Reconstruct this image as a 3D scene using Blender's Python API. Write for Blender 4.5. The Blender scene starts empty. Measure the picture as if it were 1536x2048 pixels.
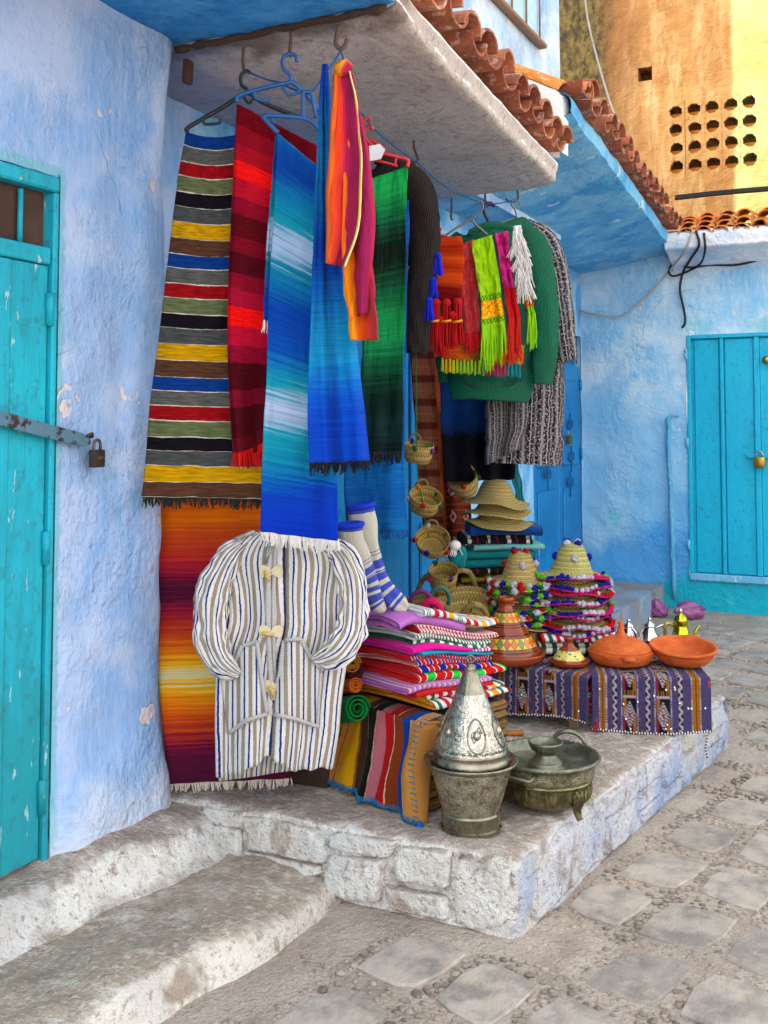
import bpy, bmesh, math, random
from mathutils import Vector, Matrix, noise as mnoise
V = Vector
PI = math.pi
scene = bpy.context.scene
COL = scene.collection

# ------------------------------------------------------------------ camera
FPX, YAW, PITCH, HORIZON = 2100.0, math.radians(26.8), math.radians(3.0), 860.0   # in pixels of a 1536 x 2048 frame
PX0, PY0 = 768.0, HORIZON - FPX * math.tan(PITCH)
EYE = V((0, 0, 1.5))
cd = bpy.data.cameras.new('camera')
cam = bpy.data.objects.new('camera', cd)
COL.objects.link(cam)
scene.camera = cam
cam.location = EYE
cam.rotation_euler = (PI / 2 + PITCH, 0, YAW)
cd.sensor_width = 36.0
cd.lens = FPX / 2048 * 36.0
cd.shift_y = (PY0 - 1024) / 2048
cd.clip_start, cd.clip_end = 0.05, 500

# ------------------------------------------------------------------ daylight
SUN_DIR = V((-0.57, -0.34, 0.745)).normalized()          # from the scene towards the sun
SUN_EL = math.asin(SUN_DIR.z)
SUN_AZ = math.atan2(SUN_DIR.x, SUN_DIR.y)
world = bpy.data.worlds.new('World')
scene.world = world
world.use_nodes = True
wt = world.node_tree
sky = wt.nodes.new('ShaderNodeTexSky')
sky.sky_type = 'NISHITA'
sky.sun_disc = False
sky.sun_elevation = SUN_EL
sky.sun_rotation = SUN_AZ
sky.air_density, sky.dust_density, sky.ozone_density = 1.0, 3.0, 0.6
hs = wt.nodes.new('ShaderNodeHueSaturation')           # thin high cloud: a paler sky
hs.inputs['Saturation'].default_value = 0.10
wt.links.new(sky.outputs[0], hs.inputs['Color'])
wt.links.new(hs.outputs[0], wt.nodes['Background'].inputs[0])
wt.nodes['Background'].inputs[1].default_value = 0.15
sl = bpy.data.lights.new('sun', 'SUN')
sl.energy, sl.angle, sl.color = 2.0, math.radians(0.5), (1.0, 0.93, 0.82)
sun = bpy.data.objects.new('sun', sl)
COL.objects.link(sun)
sun.location = (-6, -6, 12)
sun.rotation_euler = (-SUN_DIR).to_track_quat('-Z', 'Y').to_euler()
vs = scene.view_settings
scene.display_settings.display_device = 'sRGB'
vs.view_transform, vs.look, vs.exposure, vs.gamma = 'Standard', 'None', 2.4, 1.0
vs.use_curve_mapping = False
scene.cycles.use_denoising = True
scene.cycles.use_adaptive_sampling = True
scene.cycles.adaptive_threshold = 0.02
scene.cycles.max_bounces = 6
scene.cycles.diffuse_bounces = 3

# ------------------------------------------------------------------ where things stand (measured from the photograph)
HV = V((-math.sin(YAW), math.cos(YAW), 0)); RV = V((math.cos(YAW), math.sin(YAW), 0)); ZV = V((0, 0, 1))
FW = HV * math.cos(PITCH) + ZV * math.sin(PITCH); UP = -HV * math.sin(PITCH) + ZV * math.cos(PITCH)
def ray(x, y): return RV * ((x - PX0) / FPX) + UP * ((PY0 - y) / FPX) + FW
def at_z(x, y, z): r = ray(x, y); return EYE + r * ((z - EYE.z) / r.z)
def at_x(x, y, X): r = ray(x, y); return EYE + r * ((X - EYE.x) / r.x)
def at_y(x, y, Y): r = ray(x, y); return EYE + r * ((Y - EYE.y) / r.y)
def at_d(x, y, d): r = ray(x, y); return EYE + r * (d / r.dot(HV))
def mpp(d): return d / FPX                                # metres in one pixel at that distance

# ------------------------------------------------------------------ mesh helpers
rnd = random.Random(7)
ORG = {}
def ns(p, s=1.0, o=0.0): return mnoise.noise(V((p[0] * s + o, p[1] * s + o * 1.7, p[2] * s - o)))
def fbm(p, s=1.0, o=0.0, n=3):
    a, t = 1.0, 0.0
    for i in range(n):
        t += a * ns(p, s, o + 3.1 * i); a *= .5; s *= 2.1
    return t
def lerp(a, b, t): return a + (b - a) * t
def sst(a, b, x):
    t = min(1, max(0, (x - a) / (b - a))); return t * t * (3 - 2 * t)
def poly(pts, t):
    """point of a polyline at t in 0..1 (smooth between the points)"""
    n = len(pts) - 1
    k = min(int(t * n), n - 1); f = t * n - k
    p1, p2 = V(pts[k]), V(pts[k + 1])
    p0 = V(pts[k - 1]) if k else p1 * 2 - p2
    p3 = V(pts[k + 2]) if k + 2 <= n else p2 * 2 - p1
    return .5 * ((2 * p1) + (p2 - p0) * f + (2 * p0 - 5 * p1 + 4 * p2 - p3) * f * f + (3 * p1 - p0 - 3 * p2 + p3) * f ** 3)

def along(pts, t):
    """like poly, but t runs evenly with the length of the line"""
    P = [V(p) for p in pts]; cum = [0]
    for a, b in zip(P, P[1:]): cum.append(cum[-1] + (b - a).length)
    s = t * cum[-1]
    for k in range(len(P) - 1):
        if s <= cum[k + 1] or k == len(P) - 2: break
    f = (s - cum[k]) / max(cum[k + 1] - cum[k], 1e-9)
    return poly(pts, (k + min(max(f, 0), 1)) / (len(P) - 1))
class MB:
    """collects geometry; build() links it as ONE mesh object"""
    def __init__(s): s.v, s.f, s.uv, s.c = [], [], [], []
    def add(s, v, f, uv=None, c=None):
        o = len(s.v)
        s.v += [V(p) for p in v]; s.f += [tuple(i + o for i in q) for q in f]
        s.uv += uv if uv else [(0, 0)] * len(v)
        if c is not None: s.c += c
        return s
    def grid(s, nu, nv, fn, closed=False, flip=False, uvf=None, cf=None):
        vs_, uv, c = [], [], []
        for j in range(nv + 1):
            for i in range(nu + (0 if closed else 1)):
                u, w = i / nu, j / nv
                vs_.append(fn(u, w)); uv.append(uvf(u, w) if uvf else (u, w))
                if cf: c.append(cf(u, w))
        m = nu if closed else nu + 1
        fs = []
        for j in range(nv):
            for i in range(nu):
                a, b = j * m + i, j * m + (i + 1) % m
                q = (a, b, b + m, a + m)
                fs.append(q[::-1] if flip else q)
        return s.add(vs_, fs, uv, c if cf else None)
    def lathe(s, prof, n=32, center=(0, 0, 0), fn=None, axis=None, sub=0):
        """profile (r, z) swept round the z axis; fn(p, ang, t) may bend it"""
        if sub:
            q = []
            for i in range(len(prof) - 1):
                for k in range(sub): q.append(tuple(lerp(prof[i][j], prof[i + 1][j], k / sub) for j in (0, 1)))
            prof = q + [prof[-1]]
        c = V(center); vs_, uv, fs = [], [], []
        m = n + 1
        for j, (r, z) in enumerate(prof):
            for i in range(m):
                a = 2 * PI * i / n
                p = V((r * math.cos(a), r * math.sin(a), z))
                if fn: p = fn(p, a, j / (len(prof) - 1))
                if axis: p = axis @ p
                vs_.append(p + c); uv.append((i / n, j / (len(prof) - 1)))
        for j in range(len(prof) - 1):
            for i in range(n): a = j * m + i; fs.append((a, a + 1, a + 1 + m, a + m))
        return s.add(vs_, fs, uv)
    def tube(s, pts, r, n=6, cap=True, flat=None, up=None):
        pts = [V(p) for p in pts]; R = r if isinstance(r, (list, tuple)) else [r] * len(pts)
        vs_, uv, fs = [], [], []; L = 0; prev = None
        for k, p in enumerate(pts):
            t = (pts[min(k + 1, len(pts) - 1)] - pts[max(k - 1, 0)])
            t = t.normalized() if t.length > 1e-9 else V((0, 0, 1))
            if prev is None:
                a = V(up) if up else (V((0, 0, 1)) if abs(t.z) < .9 else V((1, 0, 0)))
                x = t.cross(a).normalized()
            else:
                x = (prev - t * prev.dot(t)); x = x.normalized() if x.length > 1e-6 else t.orthogonal().normalized()
            prev = x; y = t.cross(x)
            if k: L += (p - pts[k - 1]).length
            for i in range(n):
                a = 2 * PI * i / n
                vs_.append(p + x * (math.cos(a) * R[k]) + y * (math.sin(a) * R[k] * (flat or 1))); uv.append((i / n, L))
        for k in range(len(pts) - 1):
            for i in range(n):
                a, b = k * n + i, k * n + (i + 1) % n
                fs.append((a, b, b + n, a + n))
        if cap:
            fs.append(tuple(range(n))[::-1]); fs.append(tuple((len(pts) - 1) * n + i for i in range(n)))
        return s.add(vs_, fs, uv)
    def box(s, lo, hi, bev=0.0, jit=0.0, rot=None, seg=1):
        bm = bmesh.new(); lo, hi = V(lo), V(hi)
        bmesh.ops.create_cube(bm, size=1)
        for v in bm.verts: v.co = V(((v.co.x + .5) * (hi.x - lo.x) + lo.x, (v.co.y + .5) * (hi.y - lo.y) + lo.y, (v.co.z + .5) * (hi.z - lo.z) + lo.z))
        if bev: bmesh.ops.bevel(bm, geom=list(bm.edges), offset=bev, segments=seg, affect='EDGES', profile=.6)
        if jit:
            for v in bm.verts: v.co += V((ns(v.co, 7, 1), ns(v.co, 7, 5), ns(v.co, 7, 9))) * jit
        bm.verts.index_update()
        c = (lo + hi) / 2
        vv = [(rot @ (v.co - c) + c) if rot else v.co.copy() for v in bm.verts]
        s.add(vv, [tuple(v.index for v in f.verts) for f in bm.faces]); bm.free()
        return s
    def prism(s, pts, ext):
        """flat outline (list of points) given the thickness vector ext"""
        n = len(pts); e = V(ext)
        v = [V(p) for p in pts] + [V(p) + e for p in pts]
        return s.add(v, [tuple(range(n))[::-1], tuple(range(n, 2 * n))] + [(i, (i + 1) % n, n + (i + 1) % n, n + i) for i in range(n)])
    def blob(s, c, r, squash=(1, 1, 1), amp=.15, f=9, sub=2, seed=0):
        bm = bmesh.new(); bmesh.ops.create_icosphere(bm, subdivisions=sub, radius=1)
        vv = []
        for v in bm.verts:
            k = 1 + amp * ns(v.co, f / 4, seed)
            vv.append(V(c) + V((v.co.x * squash[0], v.co.y * squash[1], v.co.z * squash[2])) * (r * k))
        bm.verts.index_update()
        s.add(vv, [tuple(v.index for v in fc.verts) for fc in bm.faces]); bm.free()
        return s
    def build(s, name, mat=None, parent=None, smooth=True, org=None, solid=0, angle=None, off=0):
        """world-space vertices; the object's origin is its parent's (or org)"""
        o_ = V(org) if org is not None else (ORG[parent.name] if parent else V((0, 0, 0)))
        me = bpy.data.meshes.new(name)
        me.from_pydata([tuple(p - o_) for p in s.v], [], s.f)
        ul = me.uv_layers.new(name='UVMap')
        lv = [0] * len(me.loops); me.loops.foreach_get('vertex_index', lv)
        flat = [x for i in lv for x in s.uv[i]]
        ul.data.foreach_set('uv', flat)
        if s.c:
            ca = me.color_attributes.new('Col', 'FLOAT_COLOR', 'POINT')
            ca.data.foreach_set('color', [x for c in s.c for x in c])
        if smooth: me.polygons.foreach_set('use_smooth', [True] * len(me.polygons))
        if angle: me.set_sharp_from_angle(angle=math.radians(angle))
        me.update()
        o = bpy.data.objects.new(name, me); COL.objects.link(o)
        if mat: me.materials.append(mat)
        if parent: o.parent = parent
        else: o.location = o_
        ORG[o.name] = o_.copy()
        if solid:
            md = o.modifiers.new('thickness', 'SOLIDIFY'); md.thickness = solid; md.offset = off
        return o

def tag(o, label, cat, group=None):
    o['label'] = label; o['category'] = cat
    if group: o['group'] = group
    return o
def thing(name, loc, label, cat, group=None, rot=None):
    e = bpy.data.objects.new(name, None); COL.objects.link(e)
    e.empty_display_size = .05
    e.location = loc
    if rot: e.rotation_euler = rot
    ORG[e.name] = V(loc)
    return tag(e, label, cat, group)
def struct(o, kind='structure'): o['kind'] = kind; return o
def dup(o, parent=None):
    c = o.copy(); COL.objects.link(c)
    if parent is not None: c.parent = parent
    for k in [x for x in o.children]: dup(k, c)
    return c

# ------------------------------------------------------------------ material helpers
def lin(h, a=1.0):
    h = h.lstrip('#'); o = []
    for i in (0, 2, 4):
        c = int(h[i:i + 2], 16) / 255
        o.append(c / 12.92 if c <= .04045 else ((c + .055) / 1.055) ** 2.4)
    return tuple(o) + (a,)
class N:
    def __init__(s, name, rough=.8, metal=0.0, spec=.3, sheen=0.0):
        s.m = bpy.data.materials.new(name); s.m.use_nodes = True
        s.t = s.m.node_tree; s.p = s.t.nodes['Principled BSDF']
        s.p.inputs['Roughness'].default_value = rough; s.p.inputs['Metallic'].default_value = metal
        s.p.inputs['Specular IOR Level'].default_value = spec
        if sheen: s.p.inputs['Sheen Weight'].default_value = sheen
    def set(s, inp, v):
        if isinstance(v, bpy.types.NodeSocket): s.t.links.new(v, inp)
        elif isinstance(v, str): inp.default_value = lin(v)
        elif isinstance(v, (tuple, list)) and len(v) == 3 and inp.type == 'RGBA': inp.default_value = tuple(v) + (1,)
        else: inp.default_value = v
    def n(s, typ, **kw):
        nd = s.t.nodes.new('ShaderNode' + typ)
        for k, v in kw.items(): setattr(nd, k, v)
        return nd
    def uv(s): return s.n('TexCoord').outputs['UV']
    def obj(s): return s.n('TexCoord').outputs['Object']
    def pos(s): return s.n('NewGeometry').outputs['Position']
    def normal(s): return s.n('NewGeometry').outputs['Normal']
    def rand(s): return s.n('ObjectInfo').outputs['Random']
    def attr(s, nm='Col'): return s.n('Attribute', attribute_name=nm).outputs['Color']
    def vec(s, v, scale=(1, 1, 1), loc=(0, 0, 0), rot=(0, 0, 0)):
        m = s.n('Mapping'); s.set(m.inputs['Vector'], v)
        m.inputs['Scale'].default_value = scale; m.inputs['Location'].default_value = loc; m.inputs['Rotation'].default_value = rot
        return m.outputs[0]
    def sep(s, v): x = s.n('SeparateXYZ'); s.set(x.inputs[0], v); return x.outputs
    def comb(s, x=0, y=0, z=0):
        c = s.n('CombineXYZ')
        for i, q in enumerate((x, y, z)): s.set(c.inputs[i], q)
        return c.outputs[0]
    def noise(s, v, scale, detail=4, rough=.55, dist=0.0, color=False):
        detail = min(detail, 3.2)
        x = s.n('TexNoise'); s.set(x.inputs['Vector'], v); x.inputs['Scale'].default_value = scale
        x.inputs['Detail'].default_value = detail; x.inputs['Roughness'].default_value = rough; x.inputs['Distortion'].default_value = dist
        return x.outputs['Color' if color else 'Fac']
    def voro(s, v, scale, feature='F1', out='Distance', rnd_=1.0):
        x = s.n('TexVoronoi', feature=feature); s.set(x.inputs['Vector'], v); x.inputs['Scale'].default_value = scale
        x.inputs['Randomness'].default_value = rnd_
        return x.outputs[out]
    def wave(s, v, scale, dist=0.0, dscale=1.0, direction='X', profile='SIN', typ='BANDS'):
        x = s.n('TexWave', wave_type=typ, bands_direction=direction, wave_profile=profile); s.set(x.inputs['Vector'], v)
        x.inputs['Scale'].default_value = scale; x.inputs['Distortion'].default_value = dist; x.inputs['Detail Scale'].default_value = dscale
        return x.outputs['Fac']
    def ma(s, op, a, b=0.0, c=0.0, clamp=False):
        x = s.n('Math', operation=op, use_clamp=clamp)
        for i, q in enumerate((a, b, c)): s.set(x.inputs[i], q)
        return x.outputs[0]
    def ramp(s, fac, stops, interp='LINEAR'):
        x = s.n('ValToRGB'); cr = x.color_ramp; cr.interpolation = interp; s.set(x.inputs[0], fac)
        while len(cr.elements) < len(stops): cr.elements.new(.5)
        for e, (p, c) in zip(cr.elements, stops):
            e.position = p; e.color = lin(c) if isinstance(c, str) else ((c,) * 3 + (1,) if isinstance(c, (int, float)) else tuple(c))
        return x.outputs[0]
    def step(s, fac, a, b): return s.ramp(fac, [(a, 0.0), (b, 1.0)])
    def mix(s, f, a, b, blend='MIX'):
        x = s.n('Mix', data_type='RGBA', blend_type=blend)
        s.set(x.inputs['Factor'], f); s.set(x.inputs['A'], a); s.set(x.inputs['B'], b)
        return x.outputs['Result']
    def bump(s, h, strength=.5, dist=.01, prev=None):
        x = s.n('Bump'); s.set(x.inputs['Height'], h); x.inputs['Strength'].default_value = strength; x.inputs['Distance'].default_value = dist
        if prev is not None: s.set(x.inputs['Normal'], prev)
        return x.outputs[0]
    def done(s, color=None, normal=None, rough=None):
        if color is not None: s.set(s.p.inputs['Base Color'], color)
        if normal is not None: s.set(s.p.inputs['Normal'], normal)
        if rough is not None: s.set(s.p.inputs['Roughness'], rough)
        return s.m

def plain(name, col, rough=.7, metal=0.0, spec=.3, var=.12, scale=14, bump=.15, bscale=90, bdist=.003):
    k = N(name, rough, metal, spec); p = k.obj()
    c = k.mix(k.step(k.noise(p, scale, 5), .3, .75), tuple(x * (1 - var) for x in lin(col)[:3]), tuple(min(1, x * (1 + var)) for x in lin(col)[:3]))
    return k.done(c, k.bump(k.noise(p, bscale, 4), bump, bdist))

def plaster(name, base, pale, deep, chip='#d9cbc8', chips=.66, big=1.3, zsplit=None, stain=None, bumpy=1.0, mid=.5):
    """limewash over rough render: coats of different blue, flakes, trowel relief"""
    k = N(name, .88, 0, .2); p = k.pos()
    a = k.noise(p, big, 6, .6, .6)
    c = k.mix(k.step(a, mid - .13, mid + .12), deep, base)
    b = k.noise(k.vec(p, loc=(3, 9, 4)), big * 1.7, 7, .62, .4)
    c = k.mix(k.ma('MULTIPLY', k.step(b, .45, .60), .85), c, pale)
    streak = k.noise(k.vec(p, (9, 9, 1.1)), 2.2, 5, .6)
    c = k.mix(k.ma('MULTIPLY', k.step(streak, .5, .75), .35), c, pale)
    br = k.noise(k.vec(p, (3.2, 3.2, .55), (4, 4, 4), (.25, .3, 0)), 14, 4, .75, .6)
    c = k.mix(k.ma('MULTIPLY', k.step(br, .46, .62), .35), c, pale)
    fine = k.noise(p, 38, 5, .65)
    c = k.mix(k.ma('MULTIPLY', k.step(fine, .55, .72), .4), c, deep)
    z = k.sep(p)[2]
    if zsplit:                                     # an older / newer coat up to a ragged height
        h, col, soft, amt = zsplit
        e = k.ma('ADD', z, k.ma('MULTIPLY', k.ma('SUBTRACT', k.noise(p, 3.0, 6, .6), .5), .55))
        f = k.step(k.ma('SUBTRACT', h + .5, e), .5 - soft, .5 + soft)
        c = k.mix(k.ma('MULTIPLY', f, amt), c, col)
    if stain: c = stain(k, p, c)
    fl = k.noise(k.vec(p, loc=(7, 1, 2)), 4.6, 9, .62)
    fm = k.step(fl, chips, chips + .012)
    c = k.mix(k.ma('MULTIPLY', fm, .8), c, chip)
    crack = k.voro(k.vec(k.mix(.09, p, k.noise(p, 5, 5, .6, 0, True), 'ADD'), (1, 1, .8)), 2.1, 'DISTANCE_TO_EDGE')
    cm = k.ma('MULTIPLY', k.ramp(crack, [(0, 1.0), (.006, 0.0)]), k.step(k.noise(k.vec(p, loc=(2, 5, 8)), 1.6, 3), .54, .6))
    c = k.mix(k.ma('MULTIPLY', cm, .6), c, '#5a4a4e')
    h = k.ma('ADD', k.ma('MULTIPLY', k.noise(p, 16, 6, .6), .9), k.ma('MULTIPLY', k.noise(k.vec(p, (1, 1, .6)), 55, 5, .65), .35))
    h = k.ma('SUBTRACT', h, k.ma('MULTIPLY', fm, .16))
    h = k.ma('MULTIPLY', h, k.ma('ADD', .35, k.ma('MULTIPLY', k.step(k.noise(k.vec(p, loc=(5, 7, 1)), 2.3, 2), .38, .62), .9)))
    return k.done(c, k.bump(h, .9 * bumpy, .024))

# ------------------------------------------------------------------ key planes
XW, XR, YC, YB = -2.355, -2.62, 2.985, 9.06            # front wall, recessed wall, shop corner, blue wall at the end of the street
ZP, ZS = 0.23, 2.82                                    # platform top, awning underside

# ------------------------------------------------------------------ street
def m_street():
    k = N('street_mortar', .9, 0, .2); p = k.pos()
    c = k.mix(k.step(k.noise(p, 2.2, 6, .6), .35, .65), '#a5978b', '#bdafa2')
    c = k.mix(k.ma('MULTIPLY', k.step(k.noise(k.vec(p, loc=(4, 2, 0)), 5, 6, .65), .5, .7), .6), c, '#8c7d70')
    c = k.mix(k.ma('MULTIPLY', k.step(k.noise(k.vec(p, loc=(9, 2, 0)), 1.4, 5), .52, .70), .6), c, '#b5a69c')
    sp = k.voro(p, 90); c = k.mix(k.ma('MULTIPLY', k.ramp(sp, [(.12, 1.0), (.2, 0.0)]), k.step(k.noise(p, 3, 4), .5, .7)), c, '#ddd6cf')
    c = k.mix(k.ma('MULTIPLY', k.step(k.noise(p, 150, 3), .6, .7), .5), c, '#5b4a3e')
    h = k.ma('ADD', k.noise(p, 14, 6, .72), k.ma('MULTIPLY', k.noise(p, 70, 4, .7), .5))
    return k.done(c, k.bump(h, 1.0, .035))
M_STREET = m_street()
mb = MB()
def street_pt(u, w):
    p = V((lerp(-3.2, 2.4, u), lerp(1.0, 9.2, w), 0)); p.z = -.004 + .007 * fbm(p, 2.1, 4) ; return p
mb.grid(110, 160, street_pt)
far = [(-60, -40, -.03), (60, -40, -.03), (60, 80, -.03), (-60, 80, -.03)]
mb.add(far, [(0, 1, 2, 3)])
street = struct(mb.build('street', M_STREET))

def m_stone(name, a, b, cc, dirt='#8a7363'):
    k = N(name, .85, 0, .25); p = k.pos(); r = k.rand()
    c = k.mix(k.step(r, .2, .8), a, b)
    c = k.mix(k.ma('MULTIPLY', k.step(k.noise(p, 7, 6, .65), .42, .62), .85), c, cc)
    c = k.mix(k.ma('MULTIPLY', k.step(k.noise(k.vec(p, loc=(5, 5, 5)), 16, 6, .7), .5, .68), .55), c, dirt)
    h = k.ma('ADD', k.noise(k.vec(p, (1, .5, 1)), 22, 7, .68), k.ma('MULTIPLY', k.noise(p, 140, 4), .25))
    return k.done(c, k.bump(h, .7, .012))
M_FLAG = m_stone('flagstone', '#918a83', '#aca298', '#7b7570', '#b3a392')
M_PEB = m_stone('pebble_stone', '#877a6f', '#a4978a', '#5d564f', '#998a7b')
LA = math.radians(-13)                                  # the paving lies a little askew to the house
ea, eb = V((math.cos(LA), math.sin(LA), 0)), V((-math.sin(LA), math.cos(LA), 0))
L0 = V((-.897, 3.38, 0)); PA, PB_ = .255, .355
def side_x(y): return lerp(-1.08, -.83, (y - 3.02) / 2.28)   # platform's street edge
def free(p):
    if p.x < -1.62 or p.x > 1.5 or p.y < 1.9 or p.y > 8.7: return False
    if 2.9 < p.y < 5.5 and p.x < side_x(p.y) + .025: return False
    if p.y > 5.5 and p.x < -1.55: return False
    return True
slabs = []
pebs = []
for i in range(-7, 12):
    for j in range(-9, 18):
        c0 = L0 + ea * (i * PA + (j % 2) * .02) + eb * (j * PB_ + rnd.uniform(-.015, .015))
        if not free(c0): continue
        skip = c0.x < -1.5 and c0.y < 3.0 or rnd.random() < .04
        if not skip:
            hw, hh = PA * .5 * rnd.uniform(.78, .88), PB_ * .5 * rnd.uniform(.70, .82)
            sk = rnd.uniform(-.014, .014)
            q = []
            for (a, b) in ((-1, -1), (-.2, -1), (.5, -1), (1, -1), (1, 0), (1, 1), (.4, 1), (-.3, 1), (-1, 1), (-1, .1)):
                cr = .9 if abs(a) == 1 and abs(b) == 1 else 1
                q.append(c0 + ea * (a * hw * cr * rnd.uniform(.93, 1.05) + b * sk * .4) + eb * (b * hh * cr * rnd.uniform(.93, 1.05) + a * sk))
            if all(free(x) for x in q): slabs.append((c0, q))
        # pebbles in the joints round the slab
        for s_ in range(120):
            if rnd.random() < .5: a, b = rnd.choice((-.5, .5)) + rnd.uniform(-.09, .09), rnd.uniform(-.5, .5)
            else: a, b = rnd.uniform(-.5, .5), rnd.choice((-.5, .5)) + rnd.uniform(-.11, .11)
            p = c0 + ea * (a * PA) + eb * (b * PB_)
            if not free(p) or (c0.x < -1.1 and rnd.random() < .6): continue
            r = rnd.uniform(.0085, .0165)
            if any((p - q[0]).length < (r + q[1]) * .95 for q in pebs[-260:]): continue
            pebs.append((p, r))
for c0, q in slabs:
    m = MB(); n = len(q); zt = rnd.uniform(.004, .008)
    tilt = V((rnd.uniform(-.015, .015), rnd.uniform(-.015, .015), 0))
    zz = lambda p: zt + (p - c0).dot(tilt) + .004 * ns(p, 9)
    lo = [V((p.x, p.y, -.02)) for p in q]; mid = [V((p.x, p.y, zz(p) - .006)) for p in q]
    top = [c0 + (p - c0) * .955 for p in q]; top = [V((p.x, p.y, zz(p))) for p in top]
    inn = [c0 + (p - c0) * .5 for p in q]; inn = [V((p.x, p.y, zz(p) + .001)) for p in inn]
    cc = V((c0.x, c0.y, zz(c0)))
    fs = []
    for r_ in range(3): fs += [(r_ * n + i, r_ * n + (i + 1) % n, (r_ + 1) * n + (i + 1) % n, (r_ + 1) * n + i) for i in range(n)]
    fs += [(3 * n + i, 3 * n + (i + 1) % n, 4 * n) for i in range(n)]
    m.add(lo + mid + top + inn + [cc], fs)
    m.build('paving_stone', M_FLAG, street, smooth=True, angle=35)
slabin = lambda p: any(abs((p - c0).dot(ea)) < PA * .36 and abs((p - c0).dot(eb)) < PB_ * .33 for c0, q in slabs)
pebs = [q for q in pebs if not slabin(q[0])]
pebs.sort(key=lambda q: -(q[1] / (V((q[0].x, q[0].y, 0)) - EYE).length if abs((q[0] - V((-.6, 3.2, 0))).x) < .9 else 0))
pm = []
for s_ in range(5):
    b = MB().blob((0, 0, 0), 1, (1, .58 + .07 * s_, .5), .5, 6, 2, s_ * 3.3)
    o = b.build('pebble', M_PEB, street); pm.append(o.data); bpy.data.objects.remove(o)
mb = MB()
for i, (p, r) in enumerate(pebs):
    if i < 300:
        o = bpy.data.objects.new('pebble', pm[i % 5]); COL.objects.link(o); o.parent = street
        o.location = (p.x, p.y, -.0035); o.scale = (r, r, r * rnd.uniform(.7, 1.1)); o.rotation_euler = (rnd.uniform(-.2, .2), rnd.uniform(-.2, .2), rnd.uniform(0, 6))
    else: mb.blob((p.x, p.y, -.0035), r, (1, .8, .5), .3, 6, 1, i * .37)
struct(mb.build('pebble_bed', M_PEB, street), 'stuff')

# ------------------------------------------------------------------ platform and steps in whitewashed masonry
def m_white(name, white='#e4e0d8', dirt='#8d7a68', blue='#8fb2de', bamt=.25, top='#a8968c', dmid=.58):
    k = N(name, .9, 0, .2); p = k.pos()
    c = k.mix(k.step(k.noise(p, 4, 6, .6), .4, .65), white, '#cfc8bf')
    c = k.mix(k.ma('MULTIPLY', k.step(k.noise(k.vec(p, loc=(8, 3, 1)), 2.6, 5), .5, .68), bamt), c, blue)
    d = k.noise(k.vec(p, (1, 1, .8), loc=(1, 6, 3)), 7, 8, .68, .3)
    c = k.mix(k.ma('MULTIPLY', k.step(d, dmid, dmid + .1), .75), c, dirt)
    spk = k.noise(p, 48, 5, .7); c = k.mix(k.ma('MULTIPLY', k.step(spk, .55, .66), .7), c, dirt)
    nz = k.sep(k.normal())[2]
    # trodden tops have lost their whitewash
    e = k.ma('ADD', nz, k.ma('MULTIPLY', k.ma('SUBTRACT', k.noise(k.vec(p, loc=(2, 2, 9)), 9, 7, .7), .5), 1.3))
    worn = k.mix(k.step(k.noise(p, 9, 7, .8), .40, .62), top, tuple(x * .80 for x in lin(top)[:3]))
    worn = k.mix(k.ma('MULTIPLY', k.step(k.noise(k.vec(p, (1, 1.3, 1)), 31, 6, .8), .5, .66), .6), worn, '#dcd5cc')
    c = k.mix(k.step(e, .66, .98), c, worn)
    h = k.ma('ADD', k.noise(p, 17, 7, .72), k.ma('MULTIPLY', k.noise(p, 80, 5, .75), .5))
    return k.done(c, k.bump(h, 1.0, .03))
M_WHITE = m_white('whitewash', '#e9e6df', '#94816f', '#a9c2e2', .2, '#ad9e92', .55)
M_SIDE = m_white('whitewash_blue', '#cfcfd6', '#8a7a72', '#7fa4d8', .75, '#b3a296', .55)

def rough(p, a=.012, s=5.0, o=0):
    return p + V((fbm(p, s, 1 + o), fbm(p, s, 11 + o), fbm(p, s, 21 + o))) * a
def plat_xy(u, y):                                     # u 0 at the wall .. 1 at the street edge
    return lerp(XR - .1, side_x(y), u)
def rbox(p, r=.035):
    """round the platform's edges"""
    ys, ye, xo = 2.995 + .02 * (p.x + 2.3), 5.31, side_x(p.y)
    q = V((min(p.x, xo - r), min(max(p.y, ys + r), ye - r), min(p.z, ZP - r)))
    dlt = p - q
    return q + dlt.normalized() * r if dlt.length > 1e-6 else p
mb = MB()
YS = lambda x: 2.995 + .02 * (x + 2.3)
def top_pt(u, w):
    y = lerp(0, 1, w); yy = lerp(2.98, 5.31, y); x = plat_xy(u, yy); yy = lerp(YS(x), 5.31, y)
    return rough(rbox(V((x, yy, ZP))), .012, 5)
mb.grid(90, 130, top_pt)
def front_pt(u, w):
    x = lerp(XR - .1, side_x(3.0), u); s_ = w * (ZP + .05 + .09); z = min(-.05 + s_, ZP); y = YS(x) + max(0, s_ - ZP - .05)
    rec_ = .020 * sst(-.01, .02, z) * (1 - sst(.19, .222, z)) * sst(-.25, .2, ns((x, y, z), 7, 3)) * (1 - sst(-1.12, -1.06, x))
    return rough(rbox(V((x, y, z))), .012, 5) - V((0, -rec_, .0015 * sst(.7, 1, w)))
mb.grid(110, 34, front_pt)
M_PLAT_T = M_WHITE
platform = struct(mb.build('platform', M_WHITE))
mb = MB()
def side_pt(u, w):
    y = lerp(2.99, 5.31, u); s_ = w * (ZP + .05 + .06); z = min(-.05 + s_, ZP); x = side_x(y) - max(0, s_ - ZP - .05)
    rec_ = .018 * sst(-.01, .02, z) * (1 - sst(.19, .222, z)) * sst(-.25, .2, ns((x, y, z), 7, 3)) * sst(3.05, 3.1, y)
    return rough(rbox(V((x, y, z))), .012, 5) - V((rec_, 0, .0012 * sst(.7, 1, w)))
mb.grid(160, 30, side_pt)
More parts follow.
